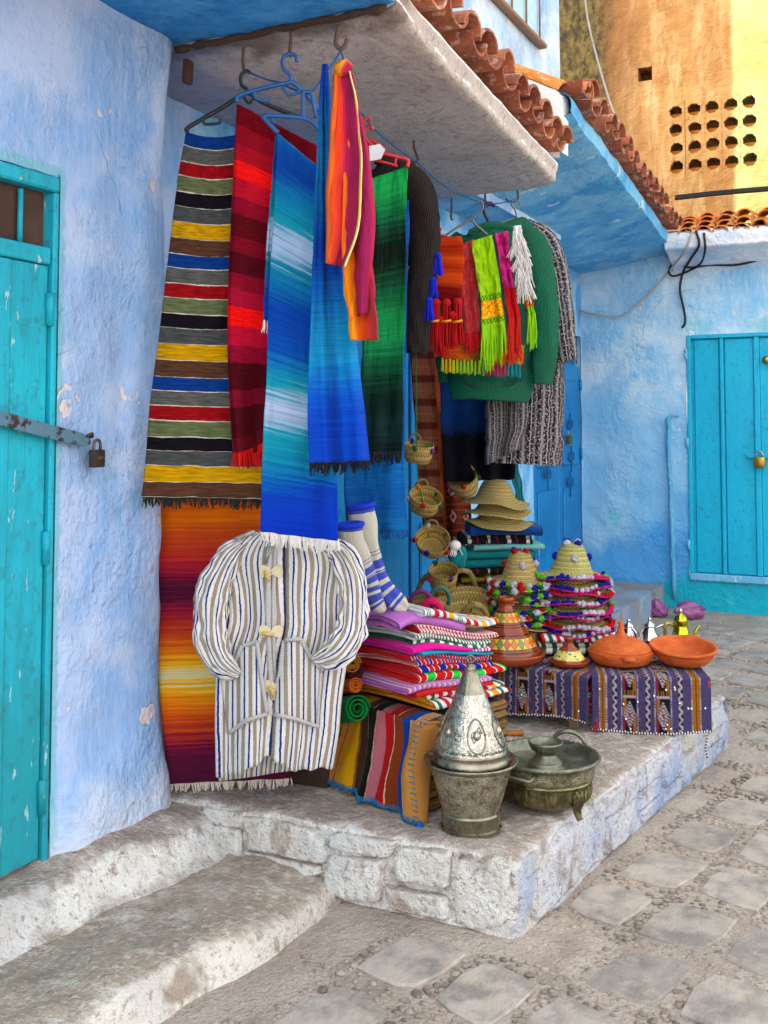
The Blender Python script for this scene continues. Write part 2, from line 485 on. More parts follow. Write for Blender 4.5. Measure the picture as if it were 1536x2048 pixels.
mb.grid(50, 18, lambda u, w: rough(rbox(V((lerp(side_x(5.31), XR, u), 5.31, lerp(-.05, ZP, w)))), .012, 5))
mb.build('street_face', M_SIDE, platform)

def face_stone(mat, parent, cen, ua, va, na, w, h, pr, seed):
    """one rubble stone standing a little proud of a masonry face"""
    m = MB(); r_ = random.Random(seed)
    cx = [r_.uniform(-.28, .28) for _ in range(8)]
    def f(u, v):
        a, b = u * 2 - 1, v * 2 - 1
        aa = a * math.sqrt(1 - b * b * .14); bb = b * math.sqrt(1 - a * a * .14)
        aa += cx[0] * b * .6 + cx[1] * b * b * .5; bb += cx[2] * a * .6 + cx[3] * a * a * .5
        e = max(abs(a), abs(b))
        p = cen + ua * (aa * w * .5) + va * (bb * h * .5)
        dz = pr * (1 - sst(.86, .97, e + .10 * ns((a * 2.2, b * 2.2, seed)))) - .02 * sst(.9, 1, e) + pr * .5 * (a * cx[4] + b * cx[5]) * 4
        return p + na * (dz + .006 * fbm(p, 14, seed, 3))
    m.grid(22, 16, f)
    return m.build('stone', mat, parent)
r2 = random.Random(3)
def rubble(s0, s1, lay):
    """irregular coursing: columns of one to three stones with wandering joints"""
    s_ = s0
    while s_ < s1 - .06:
        w = min(r2.uniform(.13, .34), s1 - s_)
        n_ = r2.choice((1, 2, 2, 2, 3))
        cuts = [.0] + sorted(r2.uniform(.05, .17) for _ in range(n_ - 1)) + [.214]
        for z0, z1 in zip(cuts, cuts[1:]):
            if z1 - z0 < .035: continue
            j = r2.uniform(-.02, .02)
            lay(s_ + w / 2 + j, (z0 + z1) / 2, w * r2.uniform(.92, 1.08), (z1 - z0) * r2.uniform(.9, 1.06), r2.uniform(.002, .013), r2.randrange(999))
        s_ += w
rubble(-2.22, -1.11, lambda x, z, w, h, pr, sd: face_stone(M_WHITE, platform, V((x, YS(x) - .003, z)), V((1, 0, 0)), V((0, 0, 1)), V((0, -1, 0)), w, h, pr, sd))
dv_ = (V((side_x(5.3), 5.3, 0)) - V((side_x(3.0), 3.0, 0))).normalized()
rubble(3.07, 5.25, lambda y, z, w, h, pr, sd: face_stone(M_SIDE, platform, V((side_x(y) + .003, y, z)), dv_, V((0, 0, 1)), V((1, -.1, 0)).normalized(), w, h, pr * .8, sd))

# the ledge under the door and the worn lower step, both running along the wall
def strip(path, y0, y1, ny, a, s, endw=None):
    """path: (x, z) cross-section seen along y"""
    def f(u, w):
        p = poly([(q[0], q[1], 0) for q in path], u); y = lerp(y0, y1, w)
        if s == 4.01: p.y -= .045 * sst(2.35, 2.95, y) * sst(-2.0, -1.72, p.x)
        x = p.x
        if endw: x = endw(x, p.y, y)
        return rough(V((x, y, p.y)), a, s, 2)
    return f
mb = MB()
mb.grid(44, 110, strip([(XW - .1, .215), (XW + .02, .215), (XW + .065, .205), (XW + .10, .17), (XW + .135, .115), (XW + .165, .085), (XW + .22, .05)], -.6, 3.01, 110, .02, 4.0,
        lambda x, z, y: x + .10 * sst(2.2, 2.95, y) * sst(XW, XW + .1, x)))
ledge = struct(mb.build('door_ledge', M_WHITE))
mb = MB()
mb.grid(50, 110, strip([(XW - .05, .085), (-2.15, .086), (-1.95, .092), (-1.80, .096), (-1.725, .094), (-1.69, .078), (-1.67, .04), (-1.655, .0), (-1.63, -.05)], -.6, 3.02, 110, .018, 4.01,
        lambda x, z, y: x + .13 * (sst(1.9, 2.8, y) - 1) * sst(-2.2, -1.7, x)))
step_ = struct(mb.build('lower_step', m_white('worn_whitewash', '#e2dcd2', '#94826f', '#b9bfd0', .2, '#af9f8e', .55)))

# ------------------------------------------------------------------ the shop house
M_WALL = None
def left_stain(k, p, c):
    x, y, z = k.sep(p)
    # an unpainted, paler lilac coat up towards the left
    e = k.ma('ADD', k.ma('ADD', k.ma('MULTIPLY', y, -1.0), k.ma('MULTIPLY', z, .42)), k.ma('MULTIPLY', k.ma('SUBTRACT', k.noise(p, 2.4, 6, .6), .5), .7))
    c = k.mix(k.ma('MULTIPLY', k.step(e, -1.78, -1.5), .85), c, '#c4c9e2')
    low = k.ma('ADD', z, k.ma('MULTIPLY', k.ma('SUBTRACT', k.noise(p, 6, 6, .6), .5), .35))
    e2 = k.ma('ADD', k.ma('MAXIMUM', k.ma('SUBTRACT', y, 2.455), k.ma('SUBTRACT', z, 2.325)), k.ma('MULTIPLY', k.ma('SUBTRACT', k.noise(p, 17, 5, .7), .5), .045))
    c = k.mix(k.ma('MULTIPLY', k.step(k.ma('SUBTRACT', 0.0, e2), -.002, .006), k.ma('GREATER_THAN', y, 1.3)), c, '#7fb6cc')
    return k.mix(k.ma('MULTIPLY', k.ramp(low, [(.22, 1.0), (.40, 0.0)]), .7), c, '#d5dbe6')
M_WALL = plaster('blue_limewash', '#90b2e0', '#b4c6e6', '#74a3da', '#ddd0cb', .672, 1.5, None, left_stain, 1.25)
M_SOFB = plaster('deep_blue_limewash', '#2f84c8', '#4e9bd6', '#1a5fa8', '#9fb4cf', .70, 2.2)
shop = thing('shop_house', (XW, YC, 0), 'blue limewashed house whose tiled awning shelters the textile stall', 'house')
DY0, DY1, DZ0, DZ1 = 1.45, 2.43, .20, 2.285            # door opening in the front wall
def wall_pt(s_, z):
    """plan line: along the front wall, round the corner, into the recess"""
    r = .085; L1 = YC - r
    if s_ <= L1: p, n_ = V((XW, s_, z)), V((1, 0, 0))
    else:
        a = min((s_ - L1) / r, PI / 2)
        p = V((XW - r + r * math.cos(a), L1 + r * math.sin(a), z)); n_ = V((math.cos(a), math.sin(a), 0))
        ex = s_ - L1 - r * PI / 2
        if ex > 0: p.x -= ex; n_ = V((0, 1, 0))
    dd = .016 * fbm(p, 1.7, 2) + .005 * fbm(p, 7, 5) + .045 * sst(.55, .2, z) + .03 * sst(2.5, 2.95, z)
    ed = min(abs(s_ - DY1), 1) if z < DZ1 else 1
    return p + n_ * (dd * sst(0, .1, ed) if s_ < L1 else dd)
def yz_patch(mb, s0, s1, z0, z1, ns_, nz):
    mb.grid(ns_, nz, lambda u, w: wall_pt(lerp(s0, s1, u), lerp(z0, z1, w)), flip=False)
mb = MB()
yz_patch(mb, DY1, YC + .36, .0, 2.95, 46, 150)
yz_patch(mb, DY0, DY1, DZ1, 2.95, 44, 34)
yz_patch(mb, -1.6, DY0, 0, 2.95, 60, 60)
mb.build('front_wall', M_WALL, shop)
REV = MB()                                              # painted reveals of the door opening
REV.grid(8, 70, lambda u, w: rough(V((XW - .09 + .086 * u, DY1 + .002, lerp(DZ0 - .1, DZ1, w))), .002, 9))
REV.grid(30, 8, lambda u, w: rough(V((XW - .09 + .086 * w, lerp(DY0, DY1, u), DZ1 + .002)), .004, 9))
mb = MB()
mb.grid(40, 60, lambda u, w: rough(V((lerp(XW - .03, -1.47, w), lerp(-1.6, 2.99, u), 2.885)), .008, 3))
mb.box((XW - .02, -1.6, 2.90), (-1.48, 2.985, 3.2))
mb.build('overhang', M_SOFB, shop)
# upper storey
XU = -2.30
M_UP = plaster('pale_blue_limewash', '#a9c4e0', '#cddbe6', '#7fa8d4', '#ead9cf', .62, 1.6)
mb = MB()
mb.grid(20, 20, lambda u, w: rough(V((XU, lerp(3.0, 7.45, u), lerp(2.9, 9.2, w))), .008, 2))
mb.box((-7, -1.6, 2.96), (XU - .03, 7.45, 9.2))
mb.build('upper_wall', M_UP, shop)
sill_a, sill_b = at_x(990, -8, XU + .03), at_x(1083, 85, XU + .03)
M_SILL = plain('weathered_wood', '#8b6f5a', .8)
wn = MB().box((XU - .05, sill_a.y - .3, sill_b.z), (XU + .012, sill_b.y, sill_b.z + 1.1), .004).build('window', plain('pale_shutter', '#a7c9e4', .7), shop, smooth=False)
MB().box((XU, sill_a.y - .35, sill_b.z - .035), (XU + .06, sill_b.y + .04, sill_b.z - .002), .006, .004).build('sill', M_SILL, wn)
for k_ in range(5):
    yy = lerp(sill_a.y - .25, sill_b.y - .03, k_ / 4)
    MB().tube([(XU + .028, yy, sill_b.z), (XU + .028, yy, sill_b.z + 1.1)], .007, 6).build('window_bar', M_SILL, wn)

# awning slab
def m_soffit():
    k = N('bare_render', .92, 0, .15); p = k.pos()
    c = k.mix(k.step(k.noise(p, 2.0, 6, .6), .35, .65), '#bcaea8', '#d0c4be')
    c = k.mix(k.ma('MULTIPLY', k.step(k.noise(k.vec(p, (1, 1.3, 1)), 20, 7, .75), .5, .68), .7), c, '#8e7f7a')
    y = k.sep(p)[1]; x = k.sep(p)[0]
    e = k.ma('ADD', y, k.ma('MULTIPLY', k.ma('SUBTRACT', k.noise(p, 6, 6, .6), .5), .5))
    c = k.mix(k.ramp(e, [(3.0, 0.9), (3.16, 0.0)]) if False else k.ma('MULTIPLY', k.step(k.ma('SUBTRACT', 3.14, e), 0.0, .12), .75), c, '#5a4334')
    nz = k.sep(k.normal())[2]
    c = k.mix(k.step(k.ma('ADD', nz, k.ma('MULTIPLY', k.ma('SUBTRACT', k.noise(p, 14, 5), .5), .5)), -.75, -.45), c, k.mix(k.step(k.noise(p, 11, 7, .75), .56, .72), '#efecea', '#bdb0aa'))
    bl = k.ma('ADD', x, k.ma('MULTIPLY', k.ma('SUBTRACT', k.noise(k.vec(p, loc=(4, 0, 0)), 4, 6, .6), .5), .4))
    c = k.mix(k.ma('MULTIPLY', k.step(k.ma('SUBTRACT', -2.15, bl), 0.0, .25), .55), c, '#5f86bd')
    h = k.ma('ADD', k.noise(p, 22, 7, .68), k.ma('MULTIPLY', k.noise(p, 95, 5, .7), .4))
    return k.done(c, k.bump(h, 1.0, .018))
M_SOFFIT = m_soffit()
def awn_x(y): return lerp(-1.462, -1.685, (y - 2.9) / 2.53)
YA0, YA1, FH = 2.99, 5.44, .11
def awn_pt(u, w):
    y = lerp(YA0, YA1, w); xo = awn_x(y); xi = XR - .08 if y > YC + .1 else XR - .08
    if y > YA1 - .09: xo -= .09 - math.sqrt(max(0, .09 ** 2 - (y - YA1 + .09) ** 2))
    path = [(xi, ZS), (lerp(xi, xo, .25), ZS), (lerp(xi, xo, .5), ZS), (lerp(xi, xo, .75), ZS), (lerp(xi, xo, .92), ZS + .002), (xo - .012, ZS + .012), (xo, ZS + .05), (xo, ZS + FH), (xo - .15, ZS + FH + .03)]
    q = poly([(a, b, 0) for a, b in path], u)
    return rough(V((q.x, y, q.y + .045 * (1 - sst(2.99, 3.35, y)) * (1 - sst(.7, .95, u)))), .007, 4)
mb = MB().grid(70, 90, awn_pt)
m_ = 71
mb.f.append(tuple(range(0, m_)))
mb.f.append(tuple(range(90 * m_, 91 * m_))[::-1])
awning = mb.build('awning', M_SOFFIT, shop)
# a broken dark edge where the awning meets the overhang
mb = MB()
pts_ = [V((lerp(XW + .005, -1.5, t), 2.985 + .012 * ns((t * 9, 0, 0)), ZS + .050 + .010 * ns((t * 7, 3, 0)))) for t in [i / 24 for i in range(25)]]
mb.tube(pts_, [max(.004, .013 + .012 * ns((i * .8, 1, 0))) for i in range(25)], 7)
mb.build('broken_edge', plain('dark_timber', '#4a372b', .9, bump=.6, bdist=.01), awning)
MB().box((XW + .02, 2.99, ZS - .07), (XW + .045, 3.03, ZS + .02), .004, .012).build('iron_bracket', plain('rusty_iron', '#4b342a', .8), awning)

# clay tiles
def m_tile(name, a, b, cc):
    k = N(name, .82, 0, .25); p = k.pos()
    c = k.mix(k.rand(), a, b)
    c = k.mix(k.ma('MULTIPLY', k.step(k.noise(p, 9, 7, .68), .48, .66), .7), c, cc)
    c = k.mix(k.ma('MULTIPLY', k.step(k.noise(k.vec(p, loc=(3, 3, 3)), 22, 6, .7), .55, .68), .6), c, '#d9c4b0')
    return k.done(c, k.bump(k.noise(p, 45, 6, .7), .6, .008))
M_TILE = m_tile('clay_tile', '#8e4a34', '#b87050', '#5c4238')
M_TILE_SUN = m_tile('sunlit_clay_tile', '#c9702a', '#d98a3a', '#a4561f')  # same clay with the orange of sunlight painted into its colour
def tile_mesh(r0, r1, L, th, n=9, name='roof_tile'):
    """half pipe along +x, tapering, hollow side down"""
    m = MB(); v = []; fs = []
    for e in (0, 1):
        for ins in (0, 1):
            for i in range(n):
                a = PI * i / (n - 1); r = (r0 if e == 0 else r1) - ins * th
                v.append(V((e * L, r * math.cos(a), r * math.sin(a) * .82)))
    A, B, C_, D = 0, n, 2 * n, 3 * n
    for i in range(n - 1):
        fs += [(A + i, A + i + 1, C_ + i + 1, C_ + i), (B + i + 1, B + i, D + i, D + i + 1), (A + i + 1, A + i, B + i, B + i + 1), (C_ + i, C_ + i + 1, D + i + 1, D + i)]
    fs += [(A, C_, D, B), (A + n - 1, B + n - 1, D + n - 1, C_ + n - 1)]
    m.add(v, fs)
    o = m.build(name, None, None, angle=40); d = o.data; bpy.data.objects.remove(o); return d
def lay_tile(mesh, parent, pos, ang, slope, flip, mat, jit=1.0):
    """ang: direction of the run-off in plan, slope downwards"""
    o = bpy.data.objects.new('roof_tile', mesh); COL.objects.link(o); o.parent = parent
    o.location = V(pos) - ORG[parent.name]
    ro = Matrix.Rotation(ang + rnd.uniform(-.07, .07) * jit, 4, 'Z') @ Matrix.Rotation(slope + rnd.uniform(-.05, .05) * jit, 4, 'Y') @ Matrix.Rotation(PI if flip else 0, 4, 'X')
    o.rotation_euler = ro.to_euler()
    if mat: o.material_slots[0].link = 'OBJECT'; o.material_slots[0].material = mat
    return o
cover = tile_mesh(.068, .088, .40, .014); chan = tile_mesh(.105, .088, .40, .014)
for me in (cover, chan): me.materials.append(M_TILE)
def eave(parent, f, y0, y1, pitch, mat=None, ztop=0, proj=.07, slope=.10):
    y = y0
    while y < y1:
        x, z = f(y)
        lay_tile(chan, parent, (x - .40 + proj, y, z + .128), 0, slope, True, mat)
        if y + pitch / 2 < y1 + .05:
            x2, z2 = f(y + pitch / 2)
            lay_tile(cover, parent, (x2 - .385 + proj, y + pitch / 2, z2 + .118), 0, slope, False, mat)
        y += pitch
eave(awning, lambda y: (awn_x(y), ZS + FH), 2.98, 5.40, .245)
# roof body behind the tile ends
def slab_roof(name, parent, f, y0, y1, mat):
    m = MB(); m.grid(30, 4, lambda u, w: rough(V((f(lerp(y0, y1, u))[0] - .10 - 1.0 * w, lerp(y0, y1, u), f(lerp(y0, y1, u))[1] + .07 + .22 * w)), .01, 6))
    m.grid(30, 4, lambda u, w: rough(V((f(lerp(y0, y1, u))[0] - .085, lerp(y0, y1, u), f(lerp(y0, y1, u))[1] - .01 + .13 * w)), .012, 9))
    return m.build(name, mat, parent)
M_MORT = plain('tile_mortar', '#8e7668', .9, bump=.7, bdist=.012, bscale=40)
slab_roof('roof_bed', awning, lambda y: (awn_x(y), ZS + FH), 2.95, 5.42, M_MORT)
# gable at the far end of the awning roof, with its capping tiles
M_GAB = plain('white_render', '#e7e3da', .9, var=.08, bump=.8, bscale=50, bdist=.012)
def gab_z(x): return lerp(3.68, 3.30, (x + 2.35) / .70)
mb = MB()
mb.grid(24, 20, lambda u, w: rough(V((lerp(-2.4, -1.655, u), 5.36, lerp(2.95, gab_z(lerp(-2.4, -1.655, u)), w))), .012, 8))
mb.grid(6, 20, lambda u, w: rough(V((-1.655, lerp(5.36, 5.52, u), lerp(2.99, gab_z(-1.655), w))), .012, 8))
mb.grid(24, 6, lambda u, w: rough(V((lerp(-2.4, -1.655, u), lerp(5.36, 5.52, w), gab_z(lerp(-2.4, -1.655, u)))), .01, 8))
mb.build('gable', M_GAB, shop)
for i, x in enumerate((-2.70, -2.36, -2.02)):
    lay_tile(cover, awning, (x, 5.44, gab_z(x) + .012), 0, .50, False, M_TILE_SUN, .4)

# second eave beyond the gable: sloping blue underside, tiles above
def ev2(y): return lerp(-1.62, -1.80, (y - 5.4) / 3.6), lerp(3.20, 3.02, (y - 5.4) / 3.6)
M_SOF2 = plaster('bright_blue_limewash', '#58a8d8', '#84bcdc', '#3a90c8', '#c7d4de', .66, 2.0)
mb = MB()
def sof2(u, w):
    y = lerp(5.42, 9.06, w); xo, zo = ev2(y)
    q = poly([(XR - .05, 2.88, 0), (lerp(XR, xo, .3), lerp(2.88, zo, .22), 0), (lerp(XR, xo, .65), lerp(2.88, zo, .6), 0), (xo - .03, zo - .01, 0), (xo, zo + .02, 0), (xo - .005, zo + .11, 0), (xo - .12, zo + .14, 0)], u)
    return rough(V((q.x, y, q.y)), .012, 3.5)
mb.grid(50, 60, sof2)
eave2 = mb.build('far_eave', M_SOF2, shop)
eave(eave2, lambda y: (ev2(y)[0], ev2(y)[1] + .09), 5.55, 8.95, .245, None, 0, .08)
slab_roof('roof_bed', eave2, lambda y: (ev2(y)[0], ev2(y)[1] + .10), 5.52, 9.06, M_MORT)
lay_tile(cover, eave2, (ev2(5.6)[0] - .33, 5.62, ev2(5.6)[1] + .235), 0, .16, False, M_TILE_SUN, .3)  # the sun is blocked here; its orange glow is in the material

# recessed wall with the shop doors and, further on, a blue double door
M_REC = plaster('sky_blue_limewash', '#6db4e2', '#9fcdea', '#3d93d4', '#d4d0cc', .68, 1.8)
mb = MB()
def rec(u, w, y0, y1, z0=0, z1=3.0): return rough(V((XR, lerp(y0, y1, u), lerp(z0, z1, w))), .008, 3)
SY0, SY1, BY0, BY1 = 3.45, 6.30, at_x(1068, 1000, XR).y, at_x(1164, 1000, XR).y
mb.grid(20, 60, lambda u, w: rec(u, w, YC - .1, SY0, 0, 3.0)); mb.build('return_wall', M_WALL, shop); mb = MB()
for (a, b, z0, z1) in ((SY1, BY0, 0, 3.0), (BY1, 9.2, 0, 3.0), (SY0, SY1, 2.45, 3.0), (BY0, BY1, 2.32, 3.0)):
    mb.grid(20, 40, lambda u, w: rec(u, w, a, b, z0, z1))
mb.build('recessed_wall', M_REC, shop)
def m_paint(name, col, dark, wear='#c9d3d0', wamt=.66, rough_=.5, under='#1d7f86', old=None):
    k = N(name, rough_, 0, .35); p = k.pos()
    c = k.mix(k.step(k.noise(p, 2.4, 5, .6), .35, .65), col, dark)
    c = k.mix(k.ma('MULTIPLY', k.step(k.noise(k.vec(p, (4, 4, .4)), 9, 6, .7), .45, .68), .6), c, under)
    if old:
        e = k.ma('ADD', k.sep(p)[2], k.ma('MULTIPLY', k.ma('SUBTRACT', k.noise(k.vec(p, (2, 2, .5)), 5, 4, .7), .5), 1.4))
        c = k.mix(k.ma('MULTIPLY', k.step(k.ma('SUBTRACT', old[0], e), -.2, .3), .75), c, old[1])
    dr_ = k.noise(k.vec(p, (1, 1, .8), (3, 3, 3)), 26, 4, .75); c = k.mix(k.ma('MULTIPLY', k.step(dr_, .54, .66), .4), c, '#35585c')
    sc = k.noise(k.vec(p, (4, 4, .9)), 7, 9, .7)
    c = k.mix(k.ma('MULTIPLY', k.step(sc, wamt, wamt + .015), .8), c, wear)
    h = k.ma('ADD', k.ma('MULTIPLY', k.noise(k.vec(p, (6, 6, .5)), 22, 5, .6), .5), k.noise(p, 70, 4))
    return k.done(c, k.bump(h, .35, .006))
M_DOORB = m_paint('blue_door_paint', '#0d86c8', '#0a6fb0', '#7db3cf', .70, .45, '#0a5f9a')
M_IRON = plain('dark_blue_iron', '#0c5f94', .5)
M_DARK = plain('dark_interior', '#1a1f27', .9)
MB().box((-6.9, YC + .4, -.1), (XR - .13, 9.2, 2.95)).build('light_block_box', M_DARK, shop, smooth=False)  # unseen dark box added to stop light leaking through the door openings
sd = MB().box((XR - .10, SY0 + .001, .12), (XR - .06, SY1 - .001, 2.449)).build('shop_door', M_DOORB, shop, smooth=False)
for i in range(4):                                      # four leaves, each with raised panels
    y0 = lerp(SY0, SY1, i / 4) + .02; y1 = lerp(SY0, SY1, (i + 1) / 4) - .02
    MB().box((XR - .062, y0, .16), (XR - .03, y1, 2.42), .006).build('door_leaf', M_DOORB, sd, smooth=False)
    for (z0, z1) in ((.28, .95), (1.08, 1.62), (1.75, 2.3)):
        MB().box((XR - .034, y0 + .10, z0), (XR - .016, y1 - .10, z1), .012).build('door_panel', M_DOORB, sd, smooth=False)
bd = MB().box((XR - .10, BY0 + .001, .05), (XR - .05, BY1 - .001, 2.319)).build('double_door', M_DOORB, shop, smooth=False)
ym = at_x(1121, 1000, XR).y
for (y0, y1) in ((BY0 + .01, ym - .006), (ym + .006, BY1 - .01)):
    MB().box((XR - .052, y0, .17), (XR - .01, y1, 2.06), .006).build('door_leaf', M_DOORB, bd, smooth=False)
    MB().box((XR - .015, y0 + .09, .3), (XR + .004, y1 - .09, 1.02), .012).build('door_panel', M_DOORB, bd, smooth=False)
    MB().box((XR - .015, y0 + .09, 1.2), (XR + .004, y1 - .09, 1.92), .012).build('door_panel', M_DOORB, bd, smooth=False)
for yh in (BY1 - .02,):
    for zh in (.45, 1.25, 1.85): MB().tube([(XR + .002, yh, zh), (XR + .002, yh, zh + .09)], .014, 8).build('hinge', M_DOORB, bd)
for i in range(9):                                      # grille of the fanlight
    yy = lerp(BY0 + .05, BY1 - .05, i / 8)
    MB().tube([(XR - .02, yy, 2.08), (XR - .02, yy + .06 * math.sin(i * 2), 2.2), (XR - .02, yy, 2.31)], .007, 5).build('grille_bar', M_IRON, bd)
def scroll(parent, c, r, s, turns=1.6):
    pts = []
    for i in range(26):
        t = i / 25; a = t * turns * 2 * PI; rr = r * (1 - .78 * t)
        pts.append(V((c[0], c[1] + s * (rr * math.cos(a) - r), c[2] + rr * math.sin(a))))
    MB().tube(pts, .0055, 5).build('iron_scroll', M_IRON, parent)
for (px, py) in ((1140, 850), (1143, 915), (1141, 965), (1096, 950)):
    q = at_x(px, py, XR + .012)
    scroll(bd, q, .045, 1); scroll(bd, q + V((0, 0, .004)), .045, -1)
    MB().tube([q + V((0, 0, .1)), q, q + V((0, 0, -.12))], .006, 5).build('iron_stem', M_IRON, bd)
# doorstep of the double door
M_CONC = plain('old_concrete', '#8f8884', .9, var=.2, scale=5, bump=.7, bscale=30, bdist=.01)
def ds(u, w, a, b, c): return rough(a + (b - a) * u + (c - a) * w, .008, 6)
mb = MB()
A0, A1 = at_z(1118, 1205, .2), V((-1.98, 8.95, .2))
xs = -1.93
zt = .20
mb.grid(30, 12, lambda u, w: rough(V((lerp(xs, XR, w), lerp(6.6, 9.04, u), zt)), .008, 6))
mb.grid(30, 10, lambda u, w: rough(V((xs, lerp(6.6, 9.04, u), lerp(-.05, zt, w))), .008, 6))
mb.grid(12, 10, lambda u, w: rough(V((lerp(xs, XR, u), 6.6, lerp(-.05, zt, w))), .008, 6))
def conc_stain(k, p, c): return k.mix(k.ma('MULTIPLY', k.step(k.noise(p, 3, 5), .45, .65), .8), c, '#8a837f')
struct(mb.build('doorstep', plaster('painted_concrete', '#8fa6bb', '#9a938f', '#6f8fb4', '#8a7f78', .6, 1.6, None, conc_stain)))

# ------------------------------------------------------------------ turquoise door at the left
M_TURQ = m_paint('turquoise_paint', '#10b0c8', '#129cb4', '#a9c6c6', .645, .6, '#178a96', (.9, '#188c98'))
XD = XW + .016
door = MB().box((XD - .075, DY0 + .002, DZ0 + .01), (XD - .055, DY1 - .002, 2.05)).build('plank_door', M_TURQ, shop, smooth=False)
REV.build('reveal', M_TURQ, door)
npl = 6
for i in range(npl):
    y0 = lerp(DY0 + .05, DY1 - .028, i / npl); y1 = lerp(DY0 + .05, DY1 - .028, (i + 1) / npl) - .003
    MB().box((XD - .058, y0, DZ0 + .02), (XD - .026 - .004 * (i % 2), y1, 2.005), .003, .002).build('plank', M_TURQ, door, smooth=False)
MB().box((XD - .06, DY0 + .04, 2.008), (XD - .018, DY1 - .03, 2.06), .004, .004).build('rail', M_TURQ, door, smooth=False)
MB().box((XD - .07, DY1 - .026, DZ0 - .02), (XD - .016, DY1 - .004, 2.235), .005, .006).build('jamb', M_TURQ, door, smooth=False)
MB().box((XD - .07, DY0 + .02, 2.236), (XD - .014, DY1 - .003, 2.282), .006, .006).build('lintel', M_TURQ, door, smooth=False)
tl = MB().box((XD - .068, DY0 + .05, 2.062), (XD - .056, DY1 - .03, 2.234)).build('transom', plain('brown_board', '#4a352c', .85, var=.3, scale=9, bump=.5), door, smooth=False)
for k_ in range(4): MB().tube([(XD - .045, DY1 - .135 - .17 * k_, 2.06), (XD - .045, DY1 - .135 - .17 * k_, 2.224)], .009, 6).build('transom_bar', M_TURQ, tl)
for py in (620, 1095, 1590):
    q = at_x(116 if py < 800 else 104, py, XD - .008); q.y = DY1 - .030; q.x = XD - .022
    MB().tube([q + V((0, 0, -.05)), q + V((0, 0, -.003)), q + V((0, 0, .0)), q + V((0, 0, .05))], [.012, .012, .0135, .0135], 8).build('hinge', M_TURQ, door)
# iron strap across the door
def m_strap():
    k = N('flaking_strap', .6, .3, .4); p = k.pos()
    c = k.mix(k.step(k.noise(p, 15, 7, .75), .52, .60), '#567d90', '#35241f')
    return k.done(c, k.bump(k.noise(p, 40, 6, .7), .6, .006))
M_STRAP = m_strap()
s0, s1 = at_x(-250, 770, XW + .012), at_x(178, 884, XW + .02)
mid_ = at_x(120, 868, XW + .012)
wv = (s1 - s0).normalized()
mb = MB()
upv = V((0, 0, 1))
nn = wv.cross(upv).normalized() * -1
if nn.x < 0: nn = -nn
hh_ = .021
def strap_pt(u, w):
    p = s0 + (s1 - s0) * u; e = 1 - sst(.965, 1.0, u) * .75
    return p + upv * ((w - .5) * 2 * hh_ * e) + nn * (.004 + .003 * ns(p, 20))
mb.grid(40, 3, strap_pt)
st = mb.build('hasp_strap', M_STRAP, door, smooth=False, solid=.006)
for (px, py) in ((43, 856), (73, 862)):
    q = at_x(px, py, XW + .016)
    MB().lathe([(.0, .009), (.006, .009), (.010, .006), (.0115, .0), (.016, -.001), (.016, -.004)], 14, q, axis=Matrix.Rotation(PI / 2, 3, 'Y')).build('rivet', M_STRAP, st)
q = at_x(172, 880, XW + .012)
MB().tube([q + V((-.04, 0, -.0)), q + V((.014, -.012, .012)), q + V((.026, 0, .02)), q + V((.014, .014, .012)), q + V((-.04, .008, 0))], .0055, 7).build('staple', plain('rust', '#4a2f25', .8), door)

def padlock(name, c, w, mat_b, mat_s, label, yaw=0, plate=None):
    """body, shackle and maker's plate; c is the middle of the body"""
    t = thing(name, c, label, 'padlock', None)
    h = w * 1.0; dpt = w * .42
    Rz = Matrix.Rotation(yaw, 3, 'Z')
    def L(m): m.v = [V(c) + Rz @ p for p in m.v]; return m
    L(MB().box((-w / 2, -dpt / 2, -h / 2), (w / 2, dpt / 2, h / 2), w * .06, 0, None, 2)).build('body', mat_b, t, angle=40)
    pts = [V((-w * .32, 0, h * .3))] + [V((-w * .32 * math.cos(a), 0, h * .72 + w * .34 * math.sin(a))) for a in [i * PI / 10 for i in range(11)]] + [V((w * .32, 0, h * .3))]
    L(MB().tube(pts, w * .09, 8)).build('shackle', mat_s, t)
    if plate:
        n = 16; pp = []
        for i in range(n):
            a = 2 * PI * i / n; pp.append(V((math.cos(a) * w * .14 + (w * .14 if math.cos(a) > 0 else -w * .14), -dpt / 2 - .0005, math.sin(a) * w * .12 + h * .06)))
        L(MB().prism(pp, (0, -.0015, 0))).build('plate', plate, t, smooth=False)
    return t
M_STEEL = plain('worn_steel', '#a9a6a0', .35, 1.0, var=.2)
padlock('padlock', at_x(194, 917, XW + .036), .056, plain('dark_iron_lock', '#3e322d', .6, .3, var=.3), plain('old_shackle', '#6a5f58', .5, .6),
        'dark rusty padlock hanging from the strap of the left turquoise door', PI / 2 + .12, M_STEEL)
M_BRASS = plain('brass', '#b08a3a', .3, 1.0, var=.2)
padlock('padlock', at_x(1139, 880, XR + .045), .07, M_BRASS, M_STEEL, 'small brass padlock on the scrolled blue double door', PI / 2 - .1)

